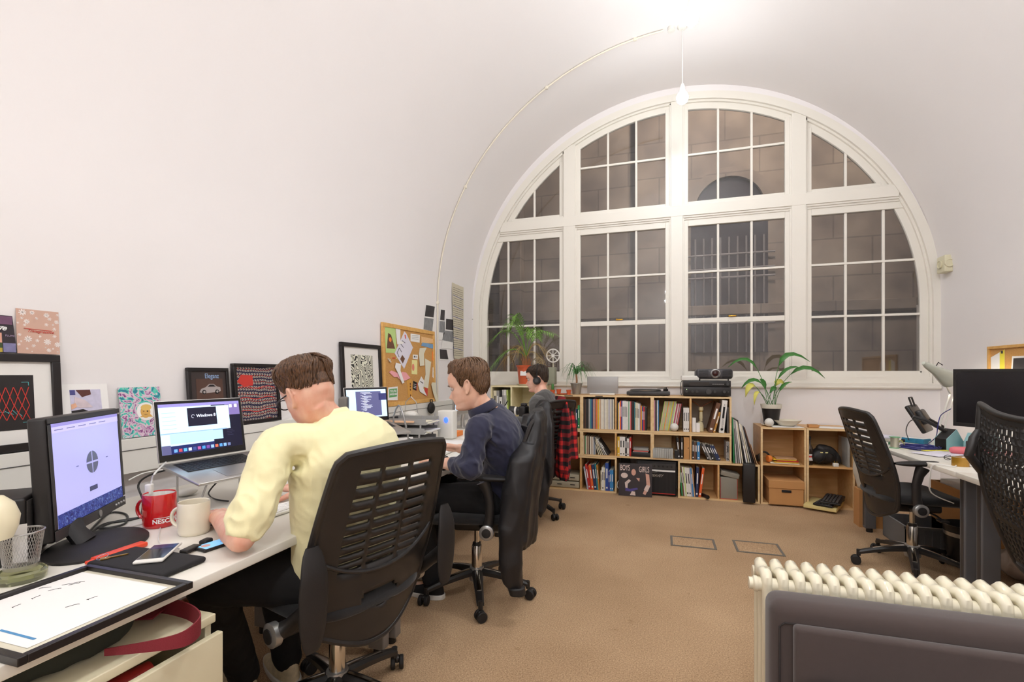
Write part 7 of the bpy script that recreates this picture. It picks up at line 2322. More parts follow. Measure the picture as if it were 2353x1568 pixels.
# contents of the right cabinets
z = .381
t = thing('headphones', 'orange and black headphones in the left cabinet above the carton', 'headphones', (.94, 5.1, z))
MB().tube([(.925 + .045 * math.cos(k * PI / 10), 5.10, z + .05 + .05 * math.sin(k * PI / 10)) for k in range(11)], .009, black_soft).build('headband', t)
for s, c in ((-1, black_pl), (1, orangep)): MB().lathe([(0, -.02), (.032, -.018), (.034, .0), (.025, .018), (0, .02)], (.925 + .045 * s, 5.10, z + .038), c, axis=(1, .3, 0)).build('ear_cup', t)
for k, (c, w) in enumerate((('cream', .24), ('yellow', .20), ('red', .18), ('yellow', .19), ('tan', .17))):
    tag(MB().rbox((1.09 + .012 * (k % 3), 5.12, z + .006 + .011 * k), (w, .16, .009), .001, pm_(c)).build('magazine'), '%s magazine, %s up in the flat pile of the left cabinet' % (c, ordw(k)), 'magazine', 'flat magazines in the left cabinet')
t = thing('bottle', 'glass bottle with dark liquid and a red and white label', 'bottle', (1.305, 5.10, z))
MB().lathe([(0, 0), (.028, 0), (.03, .01), (.03, .13), (.024, .16), (.012, .19), (.011, .235), (0, .235)], (1.305, 5.10, z), mat('dark_bottle_glass', '2A1810', .1, var=.1, coat=.5)).build('glass', t)
MB().cyl((1.305, 5.10, z + .235), (1.305, 5.10, z + .26), .013, ink).build('cap', t)
mb = MB(); mb.lathe([(.0305, .04), (.0305, .10)], (1.305, 5.10, z), paper_w, caps=False); mb.lathe([(.031, .07), (.031, .085)], (1.305, 5.10, z), redp, caps=False); mb.build('label', t)
t = thing('camera_bag', 'black padded camera bag with strap in the right cabinet', 'bag', (1.42, 5.13, z)); mb = MB()
limb(mb, [(1.375, 5.11, z + .08), (1.45, 5.12, z + .085)], [.075, .075], black_soft); limb(mb, [(1.40, 5.13, z + .15), (1.47, 5.13, z + .12), (1.53, 5.14, z + .05)], [.04, .05, .05], black_soft)
remesh(mb, 'bag_body', t, voxel=.008, smooth=3, disp=fl2(41, .006, 16)); mb = MB()
for q in (1.385, 1.425): mb.rbox((q, 5.032, z + .125), (.022, .003, .008), .001, yellp)
mb.build('yellow_labels', t)
MB().tube([(1.36, 5.05, z + .02), (1.40, 5.03, z + .06), (1.44, 5.03, z + .13), (1.49, 5.05, z + .10)], .006, black_soft, flat=.5).build('strap', t)
t = thing('wall_plug', 'white three-pin plug at the front of the right cabinet shelf', 'plug', (1.50, 5.05, z)); MB().rbox((1.50, 5.05, z + .017), (.042, .035, .033), .004, white_pl).build('body', t)
for q in (-.01, .01): MB().bb(1.50 + q - .003, 1.50 + q + .003, 5.045, 5.053, z + .034, z + .052, brass).build('pin', t)
tag(MB().rbox((1.60, 5.16, z + .13), (.02, .24, .26), .003, clear_pl).build('display_stand'), 'clear upright sleeve at the right of the right cabinet', 'display sleeve')
z = .018
t = thing('cardboard_box', 'lidded brown carton with a handle hole in the left cabinet', 'box', (1.10, 5.1, z))
MB().bb(.945, 1.228, 4.975, 5.30, z + .0, z + .215, cardb).build('carton', t, bevel=.003); MB().bb(.940, 1.234, 4.969, 5.31, z + .150, z + .222, cardb).build('lid', t, bevel=.004)
MB().rbox((1.087, 4.9685, z + .128), (.08, .004, .022), .0019, ink).build('handle_hole', t)
t = thing('box', 'pale yellow flat box under the stack of keyboards', 'box', (1.42, 5.05, .0)); MB().rbox((1.40, 5.03, z + .018), (.25, .34, .032), .003, mat('pale_yellow_box', 'E0CC8A', .6, var=.05), R=rotz(-.45)).build('carton', t)
for k in range(2):
    t = thing('keyboard', ['lower black keyboard in the right cabinet', 'upper black keyboard lying across the other in the right cabinet'][k], 'keyboard', (1.44, 5.03, z + .05), 0, 'spare black keyboards')
    c = V((1.44 + .03 * k, 5.02, z + .037 + .024 * k)); a = -.55 + .15 * k; MB().rbox(c + V((0, 0, .009)), (.15, .36, .018), .004, black_pl, R=rotz(a)).build('base', t); mb = MB()
    for i in range(5):
        for j in range(14): mb.rbox(c + rotz(a) @ V((-.055 + .025 * i, -.16 + .0245 * j, .022)), (.02, .020, .007), .002, dark_grey, R=rotz(a), seg=1)
    mb.build('keys', t)
tag(MB().bb(1.655, 1.76, 4.86, 5.20, 0, .37, cardb).build('cardboard_box', bevel=.003), 'tall brown carton standing right of the cabinets', 'box')
# on the cabinets
zt = .7225
t = thing('bowl', 'white bowl on papers on top of the left cabinet', 'bowl', (1.13, 5.14, zt + .008)); MB().lathe([(0, 0), (.06, 0), (.085, .02), (.118, .052), (.121, .055), (.114, .052), (.08, .022), (.055, .006), (0, .006)], (1.13, 5.14, zt + .008), whg, n=40).build('bowl_body', t)
tag(MB().rbox((1.11, 5.12, zt + .0035), (.26, .19, .006), .001, paper_w, R=rotz(.08)).build('paper_stack'), 'white papers under the bowl on the left cabinet', 'papers')
tag(MB().rbox((1.345, 5.14, zt + .014), (.085, .07, .026), .003, cardb).build('wooden_box'), 'small brown box on top of the right cabinet', 'box')
tag(MB().rbox((1.50, 5.15, zt + .002), (.23, .16, .003), .001, paper_w, R=rotz(-.1)).build('paper_sheet'), 'white sheets lying on top of the right cabinet', 'papers')
tag(MB().ball((.965, 5.08, zt + .0405), .04, white_pl, 24, 16).build('white_ball'), 'matt white ball in front of the black plant pot', 'ball')

# on the main shelf
zt = 1.0005
t = thing('speaker', 'flat silver panel speaker on a white foot on the shelf top', 'speaker', (-.60, 5.2, zt))
MB().rbox((-.605, 5.20, zt + .105), (.325, .022, .175), .004, mat('silver_mesh', 'A3A19F', .45, .5, var=.03)).build('panel', t); MB().rbox((-.605, 5.19, zt + .009), (.26, .10, .017), .004, white_pl).build('foot', t)
t = thing('turntable', 'black turntable with a tonearm on the shelf top', 'turntable', (-.13, 5.2, zt)); TX = -.135
MB().rbox((TX, 5.20, zt + .026), (.42, .32, .034), .005, dark_grey).build('plinth', t); MB().lathe([(0, 0), (.15, 0), (.155, .006), (.155, .012), (0, .013)], (TX - .03, 5.20, zt + .045), alu, n=48).build('platter', t)
MB().lathe([(0, 0), (.15, 0), (.15, .002), (0, .003)], (TX - .03, 5.20, zt + .059), ink, n=48).build('record', t)
mb = MB(); mb.tube([(TX + .17, 5.28, zt + .075), (TX + .17, 5.16, zt + .075), (TX + .09, 5.09, zt + .072)], .0035, silver); mb.build('tonearm', t); MB().lathe([(0, 0), (.025, 0), (.025, .02), (.012, .025), (.012, .04), (0, .04)], (TX + .17, 5.27, zt + .043), black_pl).build('pivot', t)
for sx in (-.17, .17):
    for sy in (-.12, .12): MB().cyl((TX + sx, 5.20 + sy, zt), (TX + sx, 5.20 + sy, zt + .01), .018, black_soft).build('foot', t)
AX = .415
t = thing('hifi_amplifier', 'black stereo amplifier with knobs, lower of the hi-fi pair', 'amplifier', (AX, 5.2, zt)); MB().rbox((AX, 5.20, zt + .05), (.43, .32, .085), .004, black_pl).build('case', t)
for q, r in ((-.185, .012), (-.13, .012), (-.09, .012), (.015, .026), (.07, .012), (.155, .013), (.19, .008)): MB().cyl((AX + q, 5.041, zt + .048), (AX + q, 5.02, zt + .048), r, dark_grey, n=20).build('knob', t)
MB().ball((AX - .185, 5.038, zt + .070), .003, emit_mat('green_led', 'D8FFB8', 3), 8, 6).build('power_light', t)
t = thing('hifi_tuner', 'slim black tuner, upper of the hi-fi pair', 'tuner', (AX, 5.2, zt + .094)); MB().rbox((AX, 5.20, zt + .124), (.43, .30, .058), .003, black_pl).build('case', t)
mb = MB(); mb.bb(AX - .16, AX + .02, 5.047, 5.05, zt + .108, zt + .142, mat('tinted_display', '2C2622', .15)); mb.build('display', t)
for k in range(6): MB().bb(AX + .05 + .018 * k, AX + .062 + .018 * k, 5.046, 5.05, zt + .118, zt + .124, silver).build('button', t)
MB().cyl((AX + .185, 5.05, zt + .124), (AX + .185, 5.03, zt + .124), .014, dark_grey).build('knob', t)
zz = zt + .154
tag(MB().rbox((AX - .15, 5.15, zz + .025), (.165, .16, .047), .008, white_pl).build('media_box'), 'white rounded box on the left of the tuner', 'media box')
t = thing('projector', 'dark grey video projector on top of the hi-fi pair', 'projector', (AX + .07, 5.2, zz)); pg_ = mat('projector_grey', '454347', .45, var=.05)
MB().rbox((AX + .07, 5.20, zz + .066), (.335, .27, .098), .028, pg_, seg=4).build('case', t)
MB().lathe([(.0, .0), (.036, .0), (.044, .008), (.044, .03), (.036, .034), (.030, .02), (0, .018)], (AX + .078, 5.075, zz + .070), silver, axis=(0, -1, 0), n=32).build('lens_ring', t)
MB().lathe([(0, .018), (.029, .02), (.02, .027), (0, .029)], (AX + .078, 5.075, zz + .070), mat('lens_glass', '3A1A18', .05, var=.2), axis=(0, -1, 0), n=24).build('lens', t)
for s in (-1, 1):
    mb = MB()
    for k in range(6): mb.rbox((AX + .07 + s * .105 + .008, 5.064, zz + .036 + .0125 * k), (.085, .006, .005), .002, ink)
    mb.build('vent', t)
    MB().cyl((AX + .07 + s * .13, 5.12, zz), (AX + .07 + s * .13, 5.12, zz + .022), .006, black_pl).build('foot', t)
cable('black lead looping down the left side of the hi-fi pair', [(AX - .20, 5.33, zz + .01), (AX - .232, 5.25, zt + .13), (AX - .236, 5.20, zt + .05), (AX - .228, 5.18, zt + .004)], .003)
for k, (x0, w) in enumerate(((-.985, .09), (-.66, .075))): tag(MB().bb(x0, x0 + w, 5.0285, 5.0297, .987, .995, ink).build('label_strip'), ['left', 'right'][k] + ' of two black label strips on the shelf front edge', 'label', 'black label strips')
# ================================================================== plants and ornaments
terra = mat('orange_plastic_pot', 'CC5A30', .35, var=.05, coat=.2); leafg = mat('palm_green', '6E9A3C', .5, var=.25, scale=6); leafd = mat('dry_frond', 'B3965A', .6, var=.25, scale=6)
leafm = mat('mid_green_leaf', '3F7A34', .42, var=.25, scale=8); leafy = mat('yellowing_leaf', 'D5CE62', .5, var=.2, scale=10); soil = mat('potting_soil', '3A2A20', .95, var=.3, scale=60); stemr = mat('brown_stem', 'A9734C', .7, var=.2, scale=20)


def frond(mb, base, d, L, rise, droop, m, n=20, ll=.16, w=.006, seed=0):
    r = random.Random(seed); d = V(d).normalized(); P = []
    for i in range(n + 1):
        s = i / n; P.append(V(base) + d * (L * s * (.55 + .45 * s)) + V((0, 0, rise * math.sin(min(1, s * 1.1) * PI / 2) - droop * s ** 2.6)))
    mb.tube(P, [.004 * (1 - .8 * i / n) + .0008 for i in range(n + 1)], m, n=5)
    for i in range(int(n * .35), n + 1):
        t = (P[min(i + 1, n)] - P[i - 1]).normalized(); sd_ = t.cross(V((0, 0, 1))); sd_ = sd_.normalized() if sd_.length > .05 else V((1, 0, 0))
        for s in (-1, 1):
            l = ll * (.55 + .45 * math.sin(PI * (i / n - .3) / .75)) * (.85 + .3 * r.random())
            q = (t * .75 + sd_ * s * .75).normalized(); a = P[i]; b = a + q * l * .5 + V((0, 0, .004)); c = a + q * l + V((0, 0, -l * .30))
            u = t.cross(q).cross(q).normalized() * w
            mb.add([a - u * .4, a + u * .4, b + u, b - u, c], [(0, 1, 2, 3), (3, 2, 4)], m)


def pot(t, c, r0, r1, h, m, rim=.012, name='pot'):
    MB().lathe([(0, 0), (r0, 0), (r1 * .93, h - rim * 1.4), (r1, h - rim * 1.4), (r1 * 1.02, h), (r1 * .93, h), (r1 * .9, h - .02), (0, h - .022)], c, m, n=36).build(name, t)


PC = V((-1.44, 5.16, 1.103))
t = thing('potted_palm', 'feathery palm in an orange plastic pot on the corner bookcase', 'plant', PC - V((0, 0, .007)))
MB().lathe([(0, 0), (.085, 0), (.108, .012), (.11, .016), (.08, .009), (0, .008)], PC - V((0, 0, .007)), whg, n=36).build('saucer', t)
pot(t, PC + V((0, 0, .002)), .078, .108, .212, terra, .014)
MB().lathe([(0, 0), (.094, 0), (.0, .006)], PC + V((0, 0, .188)), soil).build('soil', t)
lp = Pn(PC + V((-.038, -.0965, .10)), (1, 0, 0), (0, .09, 1), (0, -1, .09)); mb = MB(); lp.rect(mb, 0, 0, .075, .05, paper_w, .0, .0015); lp.rect(mb, .07, .014, .104, .038, paper_w, .0, .0015); lp.poly(mb, [(.062, .014), (.085, .018), (.08, .026)], ink, .002); mb.build('paper_label', t)
B = PC + V((0, 0, .19)); mb = MB()
for k in range(11):
    a = k * 2.4; rr_ = .012 + .028 * (k % 3) / 2; p = B + V((rr_ * math.cos(a), rr_ * math.sin(a), 0)); mb.tube([p, p + V((.012 * math.cos(a), .012 * math.sin(a), .06)), p + V((.03 * math.cos(a), .03 * math.sin(a), .10 + .05 * (k % 4) / 3))], [.008, .006, .003], stemr, n=6)
mb.build('stems', t)
mb = MB(); T0 = B + V((0, 0, .10))
for k, (dx, dy, L, rise, droop) in enumerate(((-.9, -.5, .40, .42, .24), (-.4, -.8, .30, .50, .16), (-.15, -.3, .22, .50, .06), (.8, -.5, .42, .34, .10), (.35, -.5, .30, .42, .20), (-.7, .2, .26, .46, .15), (-.85, -.55, .42, .20, .34))): frond(mb, T0, (dx, dy, 0), L, rise, droop, leafg, 22, .15, .0055, k)
mb.build('green_fronds', t, smooth=False)
mb = MB()
for k, (dx, dy, L, rise, droop) in enumerate(((.9, -.3, .30, .24, .22), (.6, .1, .22, .26, .24), (-.9, -.1, .34, .16, .30), (.95, -.5, .26, .14, .22), (-.5, -.8, .20, .22, .26), (-1, .1, .28, .26, .34))): frond(mb, T0, (dx, dy, 0), L, rise, droop, leafd, 20, .11, .0022, k + 20)
mb.build('dry_fronds', t, smooth=False)

# film projector with two reels
beige = mat('beige_enamel', 'C9C2AC', .45, var=.06); wh_r = mat('white_reel', 'E2DFD8', .4, var=.03)
PX = V((-1.27, 5.19, 1.0955))
t = thing('film_projector', 'beige film projector with a white and a brown reel behind the headphones man', 'projector', PX)
MB().rbox(PX + V((.0, 0, .085)), (.16, .13, .17), .012, beige).build('case', t)
MB().rbox(PX + V((.115, 0, .105)), (.09, .11, .19), .012, mat('grey_green_enamel', '8B8C78', .5, var=.06)).build('rear_case', t)
MB().cyl(PX + V((.02, -.04, .05)), PX + V((.02, -.10, .065)), .022, black_pl).build('lens', t)
MB().tube([PX + V((-.03, 0, .16)), PX + V((-.03, 0, .24))], .008, beige).build('arm', t); MB().tube([PX + V((.13, 0, .19)), PX + V((.13, 0, .31))], .008, beige).build('arm', t)
for (o, R_, m) in ((V((-.035, -.03, .245)), .066, mat('tan_reel', '9C8F74', .5, var=.06)), (V((.135, -.03, .325)), .078, wh_r)):
    c = PX + o; mb = MB()
    arc = [c + V((R_ * .90 * math.cos(a * PI / 24), 0, R_ * .90 * math.sin(a * PI / 24))) for a in range(48)]
    mb.tube(arc, R_ * .09, m, n=8, closed=True, flat=.35, up=V((0, 1, 0)))
    for k in range(8): a = k * PI / 4; mb.cyl(c, c + V((R_ * .9 * math.cos(a), 0, R_ * .9 * math.sin(a))), R_ * .055, m, n=6)
    mb.lathe([(0, -.006), (R_ * .22, -.006), (R_ * .22, .006), (0, .006)], c, m, axis=(0, 1, 0)); mb.build('reel', t)

# small dracaena in a glass vase, cactus pots
DC = V((-.885, 5.20, 1.0005))
t = thing('potted_plant', 'small spiky plant in a silver bucket on the shelf top', 'plant', DC)
MB().lathe([(0, 0), (.042, 0), (.062, .115), (.068, .118), (.066, .122), (.058, .116), (.040, .01), (0, .008)], DC, mat('galvanised_zinc', 'A8A8A2', .3, .7, var=.1), n=32).build('bucket', t)
MB().tube([DC + V((0, 0, .06)), DC + V((.004, 0, .15)), DC + V((-.002, 0, .22))], .010, stemr).build('stem', t)
mb = MB(); r = random.Random(5)
for k in range(46):
    a = r.random() * 2 * PI; L = .12 + .12 * r.random(); up = .10 + .10 * r.random(); b = DC + V((0, 0, .20 + .03 * r.random())); d = V((math.cos(a), math.sin(a) * .7, 0)); dr = .08 + .16 * r.random()
    P = [b + d * (L * s) + V((0, 0, up * math.sin(s * 2.0) - dr * s * s)) for s in (0, .3, .6, .85, 1)]
    mb.ribbon(P, [V((-d.y, d.x, 0)) * w for w in (.003, .0055, .0045, .003, .0006)], .0005, leafm)
mb.build('leaves', t, smooth=False)
for k, (px, L) in enumerate(((1270, 'cactus in a tiny orange pot left of the silver bucket'), (1284, 'tiny orange pot with soil in front of the silver bucket'), (1307, 'tiny orange pot with soil right of the silver bucket'))):
    q = at_y(px, 905, 5.09); c = V((q.x, 5.09, 1.0005 + (.006 if k == 1 else 0)))
    t = thing('cactus_pot' if k == 0 else 'seedling_pot', L, 'plant pot', c, 0, None); pot(t, c, .019, .027, .052, terra, .006)
    MB().lathe([(0, 0), (.022, 0), (0, .003)], c + V((0, 0, .044)), soil).build('soil', t)
    if k == 0: MB().lathe([(0, .0), (.014, .0), (.016, .03), (.014, .06), (.006, .072), (0, .074)], c + V((0, 0, .044)), leafm, n=12).build('cactus', t)
q = at_y(1292, 905, 5.12); tag(MB().lathe([(0, 0), (.05, 0), (.066, .010), (.064, .012), (.048, .004), (0, .003)], (q.x + .0, 5.125, 1.0003), terra, n=32).build('pot_saucer'), 'orange saucer beneath the tiny pots on the shelf top', 'saucer')

# broad leaved plant on the left cabinet
LC = V((1.005, 5.20, .7235))
t = thing('potted_plant', 'broad leaved plant in a black pot with a white rim on the left cabinet', 'plant', LC)
MB().lathe([(0, 0), (.07, 0), (.09, .010), (.088, .013), (0, .008)], LC, whg, n=32).build('saucer', t)
MB().lathe([(0, 0), (.062, 0), (.083, .16), (.083, .165), (0, .165)], LC + V((0, 0, .010)), black_pl, n=36).build('pot', t)
MB().lathe([(.085, 0), (.088, .002), (.094, .042), (.089, .043), (.084, .01)], LC + V((0, 0, .165)), mat('white_pot_rim', 'DDD8C8', .5, var=.15, scale=20), n=36, caps=False).build('rim', t)
MB().lathe([(0, 0), (.086, 0), (0, .008)], LC + V((0, 0, .190)), soil).build('soil', t)


def leaf(mb, mbs, base, tip, mid, w, m):
    P = []; base, tip, mid = V(base), V(tip), V(mid); n = 9
    for i in range(n): s = i / (n - 1); P.append(base * (1 - s) ** 2 + mid * 2 * s * (1 - s) + tip * s * s)
    k0 = 4; mbs.tube(P[:k0 + 1], .0028, leafm, n=6)
    B_ = P[k0 - 1:]; k = len(B_)
    vs = []
    for i, p in enumerate(B_):
        t_ = (B_[min(i + 1, k - 1)] - B_[max(i - 1, 0)]).normalized(); s = t_.cross(V((0, -.6, .8))); s = s.normalized() if s.length > .1 else V((1, 0, 0)); ww = w * math.sin(PI * (i / (k - 1)) ** .8) + .0008; nn = s.cross(t_)
        vs += [p - s * ww + nn * ww * .25, p, p + s * ww + nn * ww * .25]
    mb.add(vs, [(3 * i + j, 3 * i + j + 1, 3 * i + j + 4, 3 * i + j + 3) for i in range(k - 1) for j in range(2)], m)


S0 = LC + V((0, 0, .195)); ml, ms, my = MB(), MB(), MB()
def lt(px, py, y): return at_y(px, py, y)
for k, (tp, md, w, m) in enumerate((((1896, 870), (1830, 800), .030, 0), ((1862, 832), (1775, 770), .032, 0), ((1842, 846), (1790, 830), .020, 0), ((1703, 893), (1745, 840), .026, 0), ((1806, 890), (1780, 850), .034, 1), ((1713, 913), (1725, 850), .032, 1), ((1768, 905), (1790, 870), .028, 0), ((1745, 872), (1755, 870), .026, 0), ((1733, 932), (1735, 870), .018, 1), ((1820, 878), (1790, 880), .018, 0), ((1672, 845), (1740, 780), .024, 0))):
    y = 5.16 + .05 * math.sin(k * 2.1); b = S0 + V((.035 * math.sin(k * 2.3), .035 * math.cos(k * 2.3), 0))
    leaf(my if m else ml, ms, b, lt(*tp, y), lt(*md, y), w, leafy if m else leafm)
ms.build('stems', t); ml.build('green_leaves', t, ang=3, solid=.0012); my.build('yellow_leaves', t, ang=3, solid=.0012)
# ================================================================== right wall and right desks
t = thing('corkboard', 'pine framed corkboard on the right wall above the large black monitor', 'noticeboard', (XR - .02, 4.4, 1.2))
RY0, RY1, RZ0, RZ1 = 3.80, 4.735, .93, 1.435
def rpn(x): return Pn((x, RY1, RZ0), (0, -1, 0), (0, 0, 1), (-1, 0, 0))
rpw = rpn(XR - .003); w, h = RY1 - RY0, RZ1 - RZ0; mb = MB(); bw = .022
for (a, b, c, d) in ((0, 0, w, bw), (0, h - bw, w, h), (0, bw, bw, h - bw), (w - bw, bw, w, h - bw)): mb.prism([(a, b), (c, b), (c, d), (a, d)], rpw.p(0, 0), rpw.U, rpw.W, rpw.N * .02, oak_frame)
mb.build('frame', t, bevel=.002); mb = MB(); rpw.rect(mb, bw, bw, w - bw, h - bw, cork, .002, .006); mb.build('cork_panel', t)
paper('white sheet with a yellow margin held by a clip on the right corkboard', rpw, [(.03, .22), (.03, .42), (.19, .475), (.19, .24)], paper_w, .010, marks=lambda mb, pn, h: (pn.poly(mb, [(.135, .235), (.135, .455), (.19, .475), (.19, .24)], mat('yellow_marker', 'EFE04A', .7), h), pn.rect(mb, .15, .445, .172, .465, dark_grey, h + .001)))
paper('dark photo print with a white edge on the right corkboard', rpw, [(.25, .20), (.27, .42), (.42, .42), (.42, .20)], paper_w, .010, marks=lambda mb, pn, h: pn.poly(mb, [(.265, .20), (.285, .405), (.41, .405), (.41, .20)], photo_d, h))
t = thing('alarm_sounder', 'cream box sounder with a round grille high on the right wall beside the window', 'alarm', (XR - .03, 5.25, 2.18))
q = at_x(2170, 608, XR - .04); MB().rbox((XR - .035, q.y, q.z), (.065, .13, .15), .008, mat('cream_plastic', 'DDD6B8', .4, var=.03)).build('housing', t)
MB().lathe([(0, 0), (.036, 0), (.036, .012), (.030, .014), (.028, .008), (0, .008)], (XR - .035, q.y - .0655, q.z), mat('cream_plastic', 'DDD6B8'), axis=(0, -1, 0), n=28).build('grille', t)
MB().lathe([(0, 0), (.036, 0), (.036, .012), (.030, .014), (.028, .008), (0, .008)], (XR - .068, q.y, q.z), mat('cream_plastic', 'DDD6B8'), axis=(-1, 0, 0), n=28).build('side_grille', t)

# big monitor
A = at_t(2190, 870, 2.95); A.z = 0; d = V((.66, -.75, 0)).normalized(); N_ = V((-.75, -.66, 0)).normalized()
t = thing('monitor', 'large black switched off monitor on the right desks', 'monitor', (1.85, 3.38, DZ)); pm2 = Pn(A + V((0, 0, .905)), d, (0, 0, 1), N_)
R = Matrix((d, N_, V((0, 0, 1)))).transposed(); MW, MH = .56, .345
MB().rbox(pm2.p(MW / 2, MH / 2, -.02), (MW, .035, MH), .006, black_pl, R=R).build('housing', t)
mb = MB()
for (a, b, c, e) in ((0, 0, MW, .022), (0, MH - .016, MW, MH), (0, .022, .016, MH - .016), (MW - .016, .022, MW, MH - .016)): pm2.rect(mb, a, b, c, e, black_pl, -.002, .003)
mb.build('bezel', t, bevel=.001); mb = MB(); pm2.rect(mb, .016, .022, MW - .016, MH - .016, mat('dark_screen_glass', '1A1719', .22, var=.05, spec=.5), -.0025, .001); mb.build('screen', t)
c = pm2.p(MW / 2, 0, -.05); MB().tube([(c.x, c.y, .99), (c.x, c.y, .80), (c.x, c.y, DZ + .01)], .025, black_pl).build('stand', t); MB().rbox((c.x - .0, c.y - .0, DZ + .007), (.22, .20, .012), .005, black_pl, R=R).build('foot', t)

# tilted tablet/second monitor seen from behind
c = at_t(2112, 962, 3.60); t = thing('monitor', 'small black display seen from its back, tilted, beside the lamp', 'monitor', (c.x, c.y, DZ))
Rt = rotz(-.55) @ Matrix.Rotation(-.5, 3, 'Y'); MB().rbox(c, (.03, .30, .22), .012, black_pl, R=Rt).build('housing', t); MB().rbox(c + Rt @ V((.03, 0, 0)), (.04, .16, .11), .015, dark_grey, R=Rt).build('rear_case', t)
MB().tube([c + Rt @ V((.015, -.06, .09)), c + Rt @ V((.03, -.06, .16)), c + Rt @ V((.03, .04, .16)), c + Rt @ V((.015, .04, .09))], .006, black_pl).build('handle', t)
MB().tube([c + Rt @ V((.05, 0, -.03)), (c.x + .12, c.y - .05, .84), (c.x + .14, c.y - .05, DZ + .006)], .010, black_pl).build('leg', t)

# desk lamp
sh = mat('sage_grey_enamel', 'BFC2B4', .25, var=.03, coat=.3); tip = at_t(2124, 836, 3.35); mouth = at_t(2182, 872, 3.42)
t = thing('desk_lamp', 'pale grey-green jointed desk lamp pointing at the right corkboard', 'lamp', (1.95, 3.95, DZ))
ax = (mouth - tip); L = ax.length; ax.normalize()
MB().lathe([(.0, -.012), (.012, -.01), (.016, .01), (.022, .03), (.030, L * .45), (.048, L * .75), (.062, L), (.059, L), (.045, L * .75), (.027, L * .45), (0, .04)], tip, sh, axis=ax, n=36).build('lamp_shade', t)
hot = mat('lamp_bulb_glow', 'FFFFFF', .3, var=0, emit='FFF4E0', estr=1600); MB().ball(tip + ax * (L * .62), .02, hot, 16, 10).build('bulb', t)
k_ = tip + ax * L * .55 + V((0, 0, .05)); MB().tube([tip + ax * L * .45 + V((0, 0, .03)), k_ + V((.0, 0, .02)), k_ + V((.025, 0, .0))], .003, ink).build('handle', t)
b0 = at_t(2160, 1010, 3.45); b0.z = DZ
MB().lathe([(0, 0), (.08, 0), (.08, .015), (.03, .025), (0, .03)], b0, white_pl).build('base', t)
mb = MB(); e0 = at_t(2160, 975, 3.45); e1 = at_t(2184, 905, 3.45); mb.tube([b0 + V((0, 0, .03)), e0, e1, tip + ax * L * .5 + V((.02, .0, -.03))], .007, white_pl); mb.tube([b0 + V((.03, 0, .03)), e0 + V((.03, 0, 0)), e1 + V((.025, 0, 0))], .005, white_pl); mb.build('arm', t)

# soldering stations
teal_e = mat('pale_teal_enamel', '9CC9CC', .4, var=.04)
def wedge(t, c, a, w_, d_, h_, m1, m2, nm):
    R = rotz(a); prof = [(-d_ / 2, 0), (d_ / 2, 0), (d_ / 2, h_ * .3), (d_ * .05, h_), (-d_ / 2, h_ * .55)]
    O = V(c) + R @ V((0, -w_ / 2, 0)); MB().prism(prof, O, R @ V((1, 0, 0)), (0, 0, 1), R @ V((0, w_, 0)), m1).build(nm, t, bevel=.003)
    for s in (-1, 1):
        O2 = V(c) + R @ V((0, s * w_ / 2, 0)); MB().prism([(x * .98, y * .97 + .002) for x, y in prof], O2, R @ V((1, 0, 0)), (0, 0, 1), R @ V((0, s * .003, 0)), m2).build('side_panel', t)
c = at_z(2182, 1034, DZ); t = thing('soldering_iron_stand', 'black and pale teal soldering iron holder on the right desk', 'soldering stand', c); wedge(t, c, .5, .07, .15, .14, black_pl, teal_e, 'body')
MB().tube([c + V((-.02, 0, .12)), c + V((-.12, .03, .19)), c + V((-.18, .05, .21))], .012, black_pl).build('iron', t)
c = at_z(2258, 1040, DZ); t = thing('soldering_station', 'pale teal soldering station with dark knob panel beneath the large monitor', 'soldering station', c); wedge(t, c, .9, .14, .17, .12, teal_e, teal_e, 'body')
pq = Pn(c + rotz(.9) @ V((-.088, -.06, .012)), rotz(.9) @ V((0, 1, 0)), rotz(.9) @ V((.02, 0, 1))); pq.N = rotz(.9) @ V((-1, 0, 0)); mb = MB(); pq.rect(mb, 0, 0, .12, .06, dark_grey, 0, .003); mb.build('front_panel', t)
for u in (.03, .08): MB().cyl(pq.p(u, .03, .003), pq.p(u, .03, .018), .014, black_pl).build('knob', t)
# solder reel
c = at_z(2056, 1030, DZ); t = thing('solder_reel', 'reel of silver solder wire with green flanges', 'reel', c)
MB().lathe([(0, .006), (.024, .006), (.024, .072), (0, .072)], c, mat('solder_wire', 'C9C4B0', .35, .5, var=.1), n=28).build('wire', t)
for z_ in (0, .072): MB().lathe([(0, 0), (.031, 0), (.031, .005), (0, .005)], c + V((0, 0, z_)), mat('green_plastic', '7FB58A', .4), n=28).build('flange', t)
c = at_z(2105, 1018, DZ); t = thing('component_box', 'small blue and white carton behind the blue cable coil', 'box', c); MB().rbox(c + V((0, 0, .0175)), (.09, .14, .033), .002, mat('petrol_blue_card', '1E7090', .5, var=.05), R=rotz(.7)).build('carton', t); MB().rbox(c + V((0, 0, .0355)), (.082, .13, .002), .0008, paper_w, R=rotz(.7)).build('top_label', t)
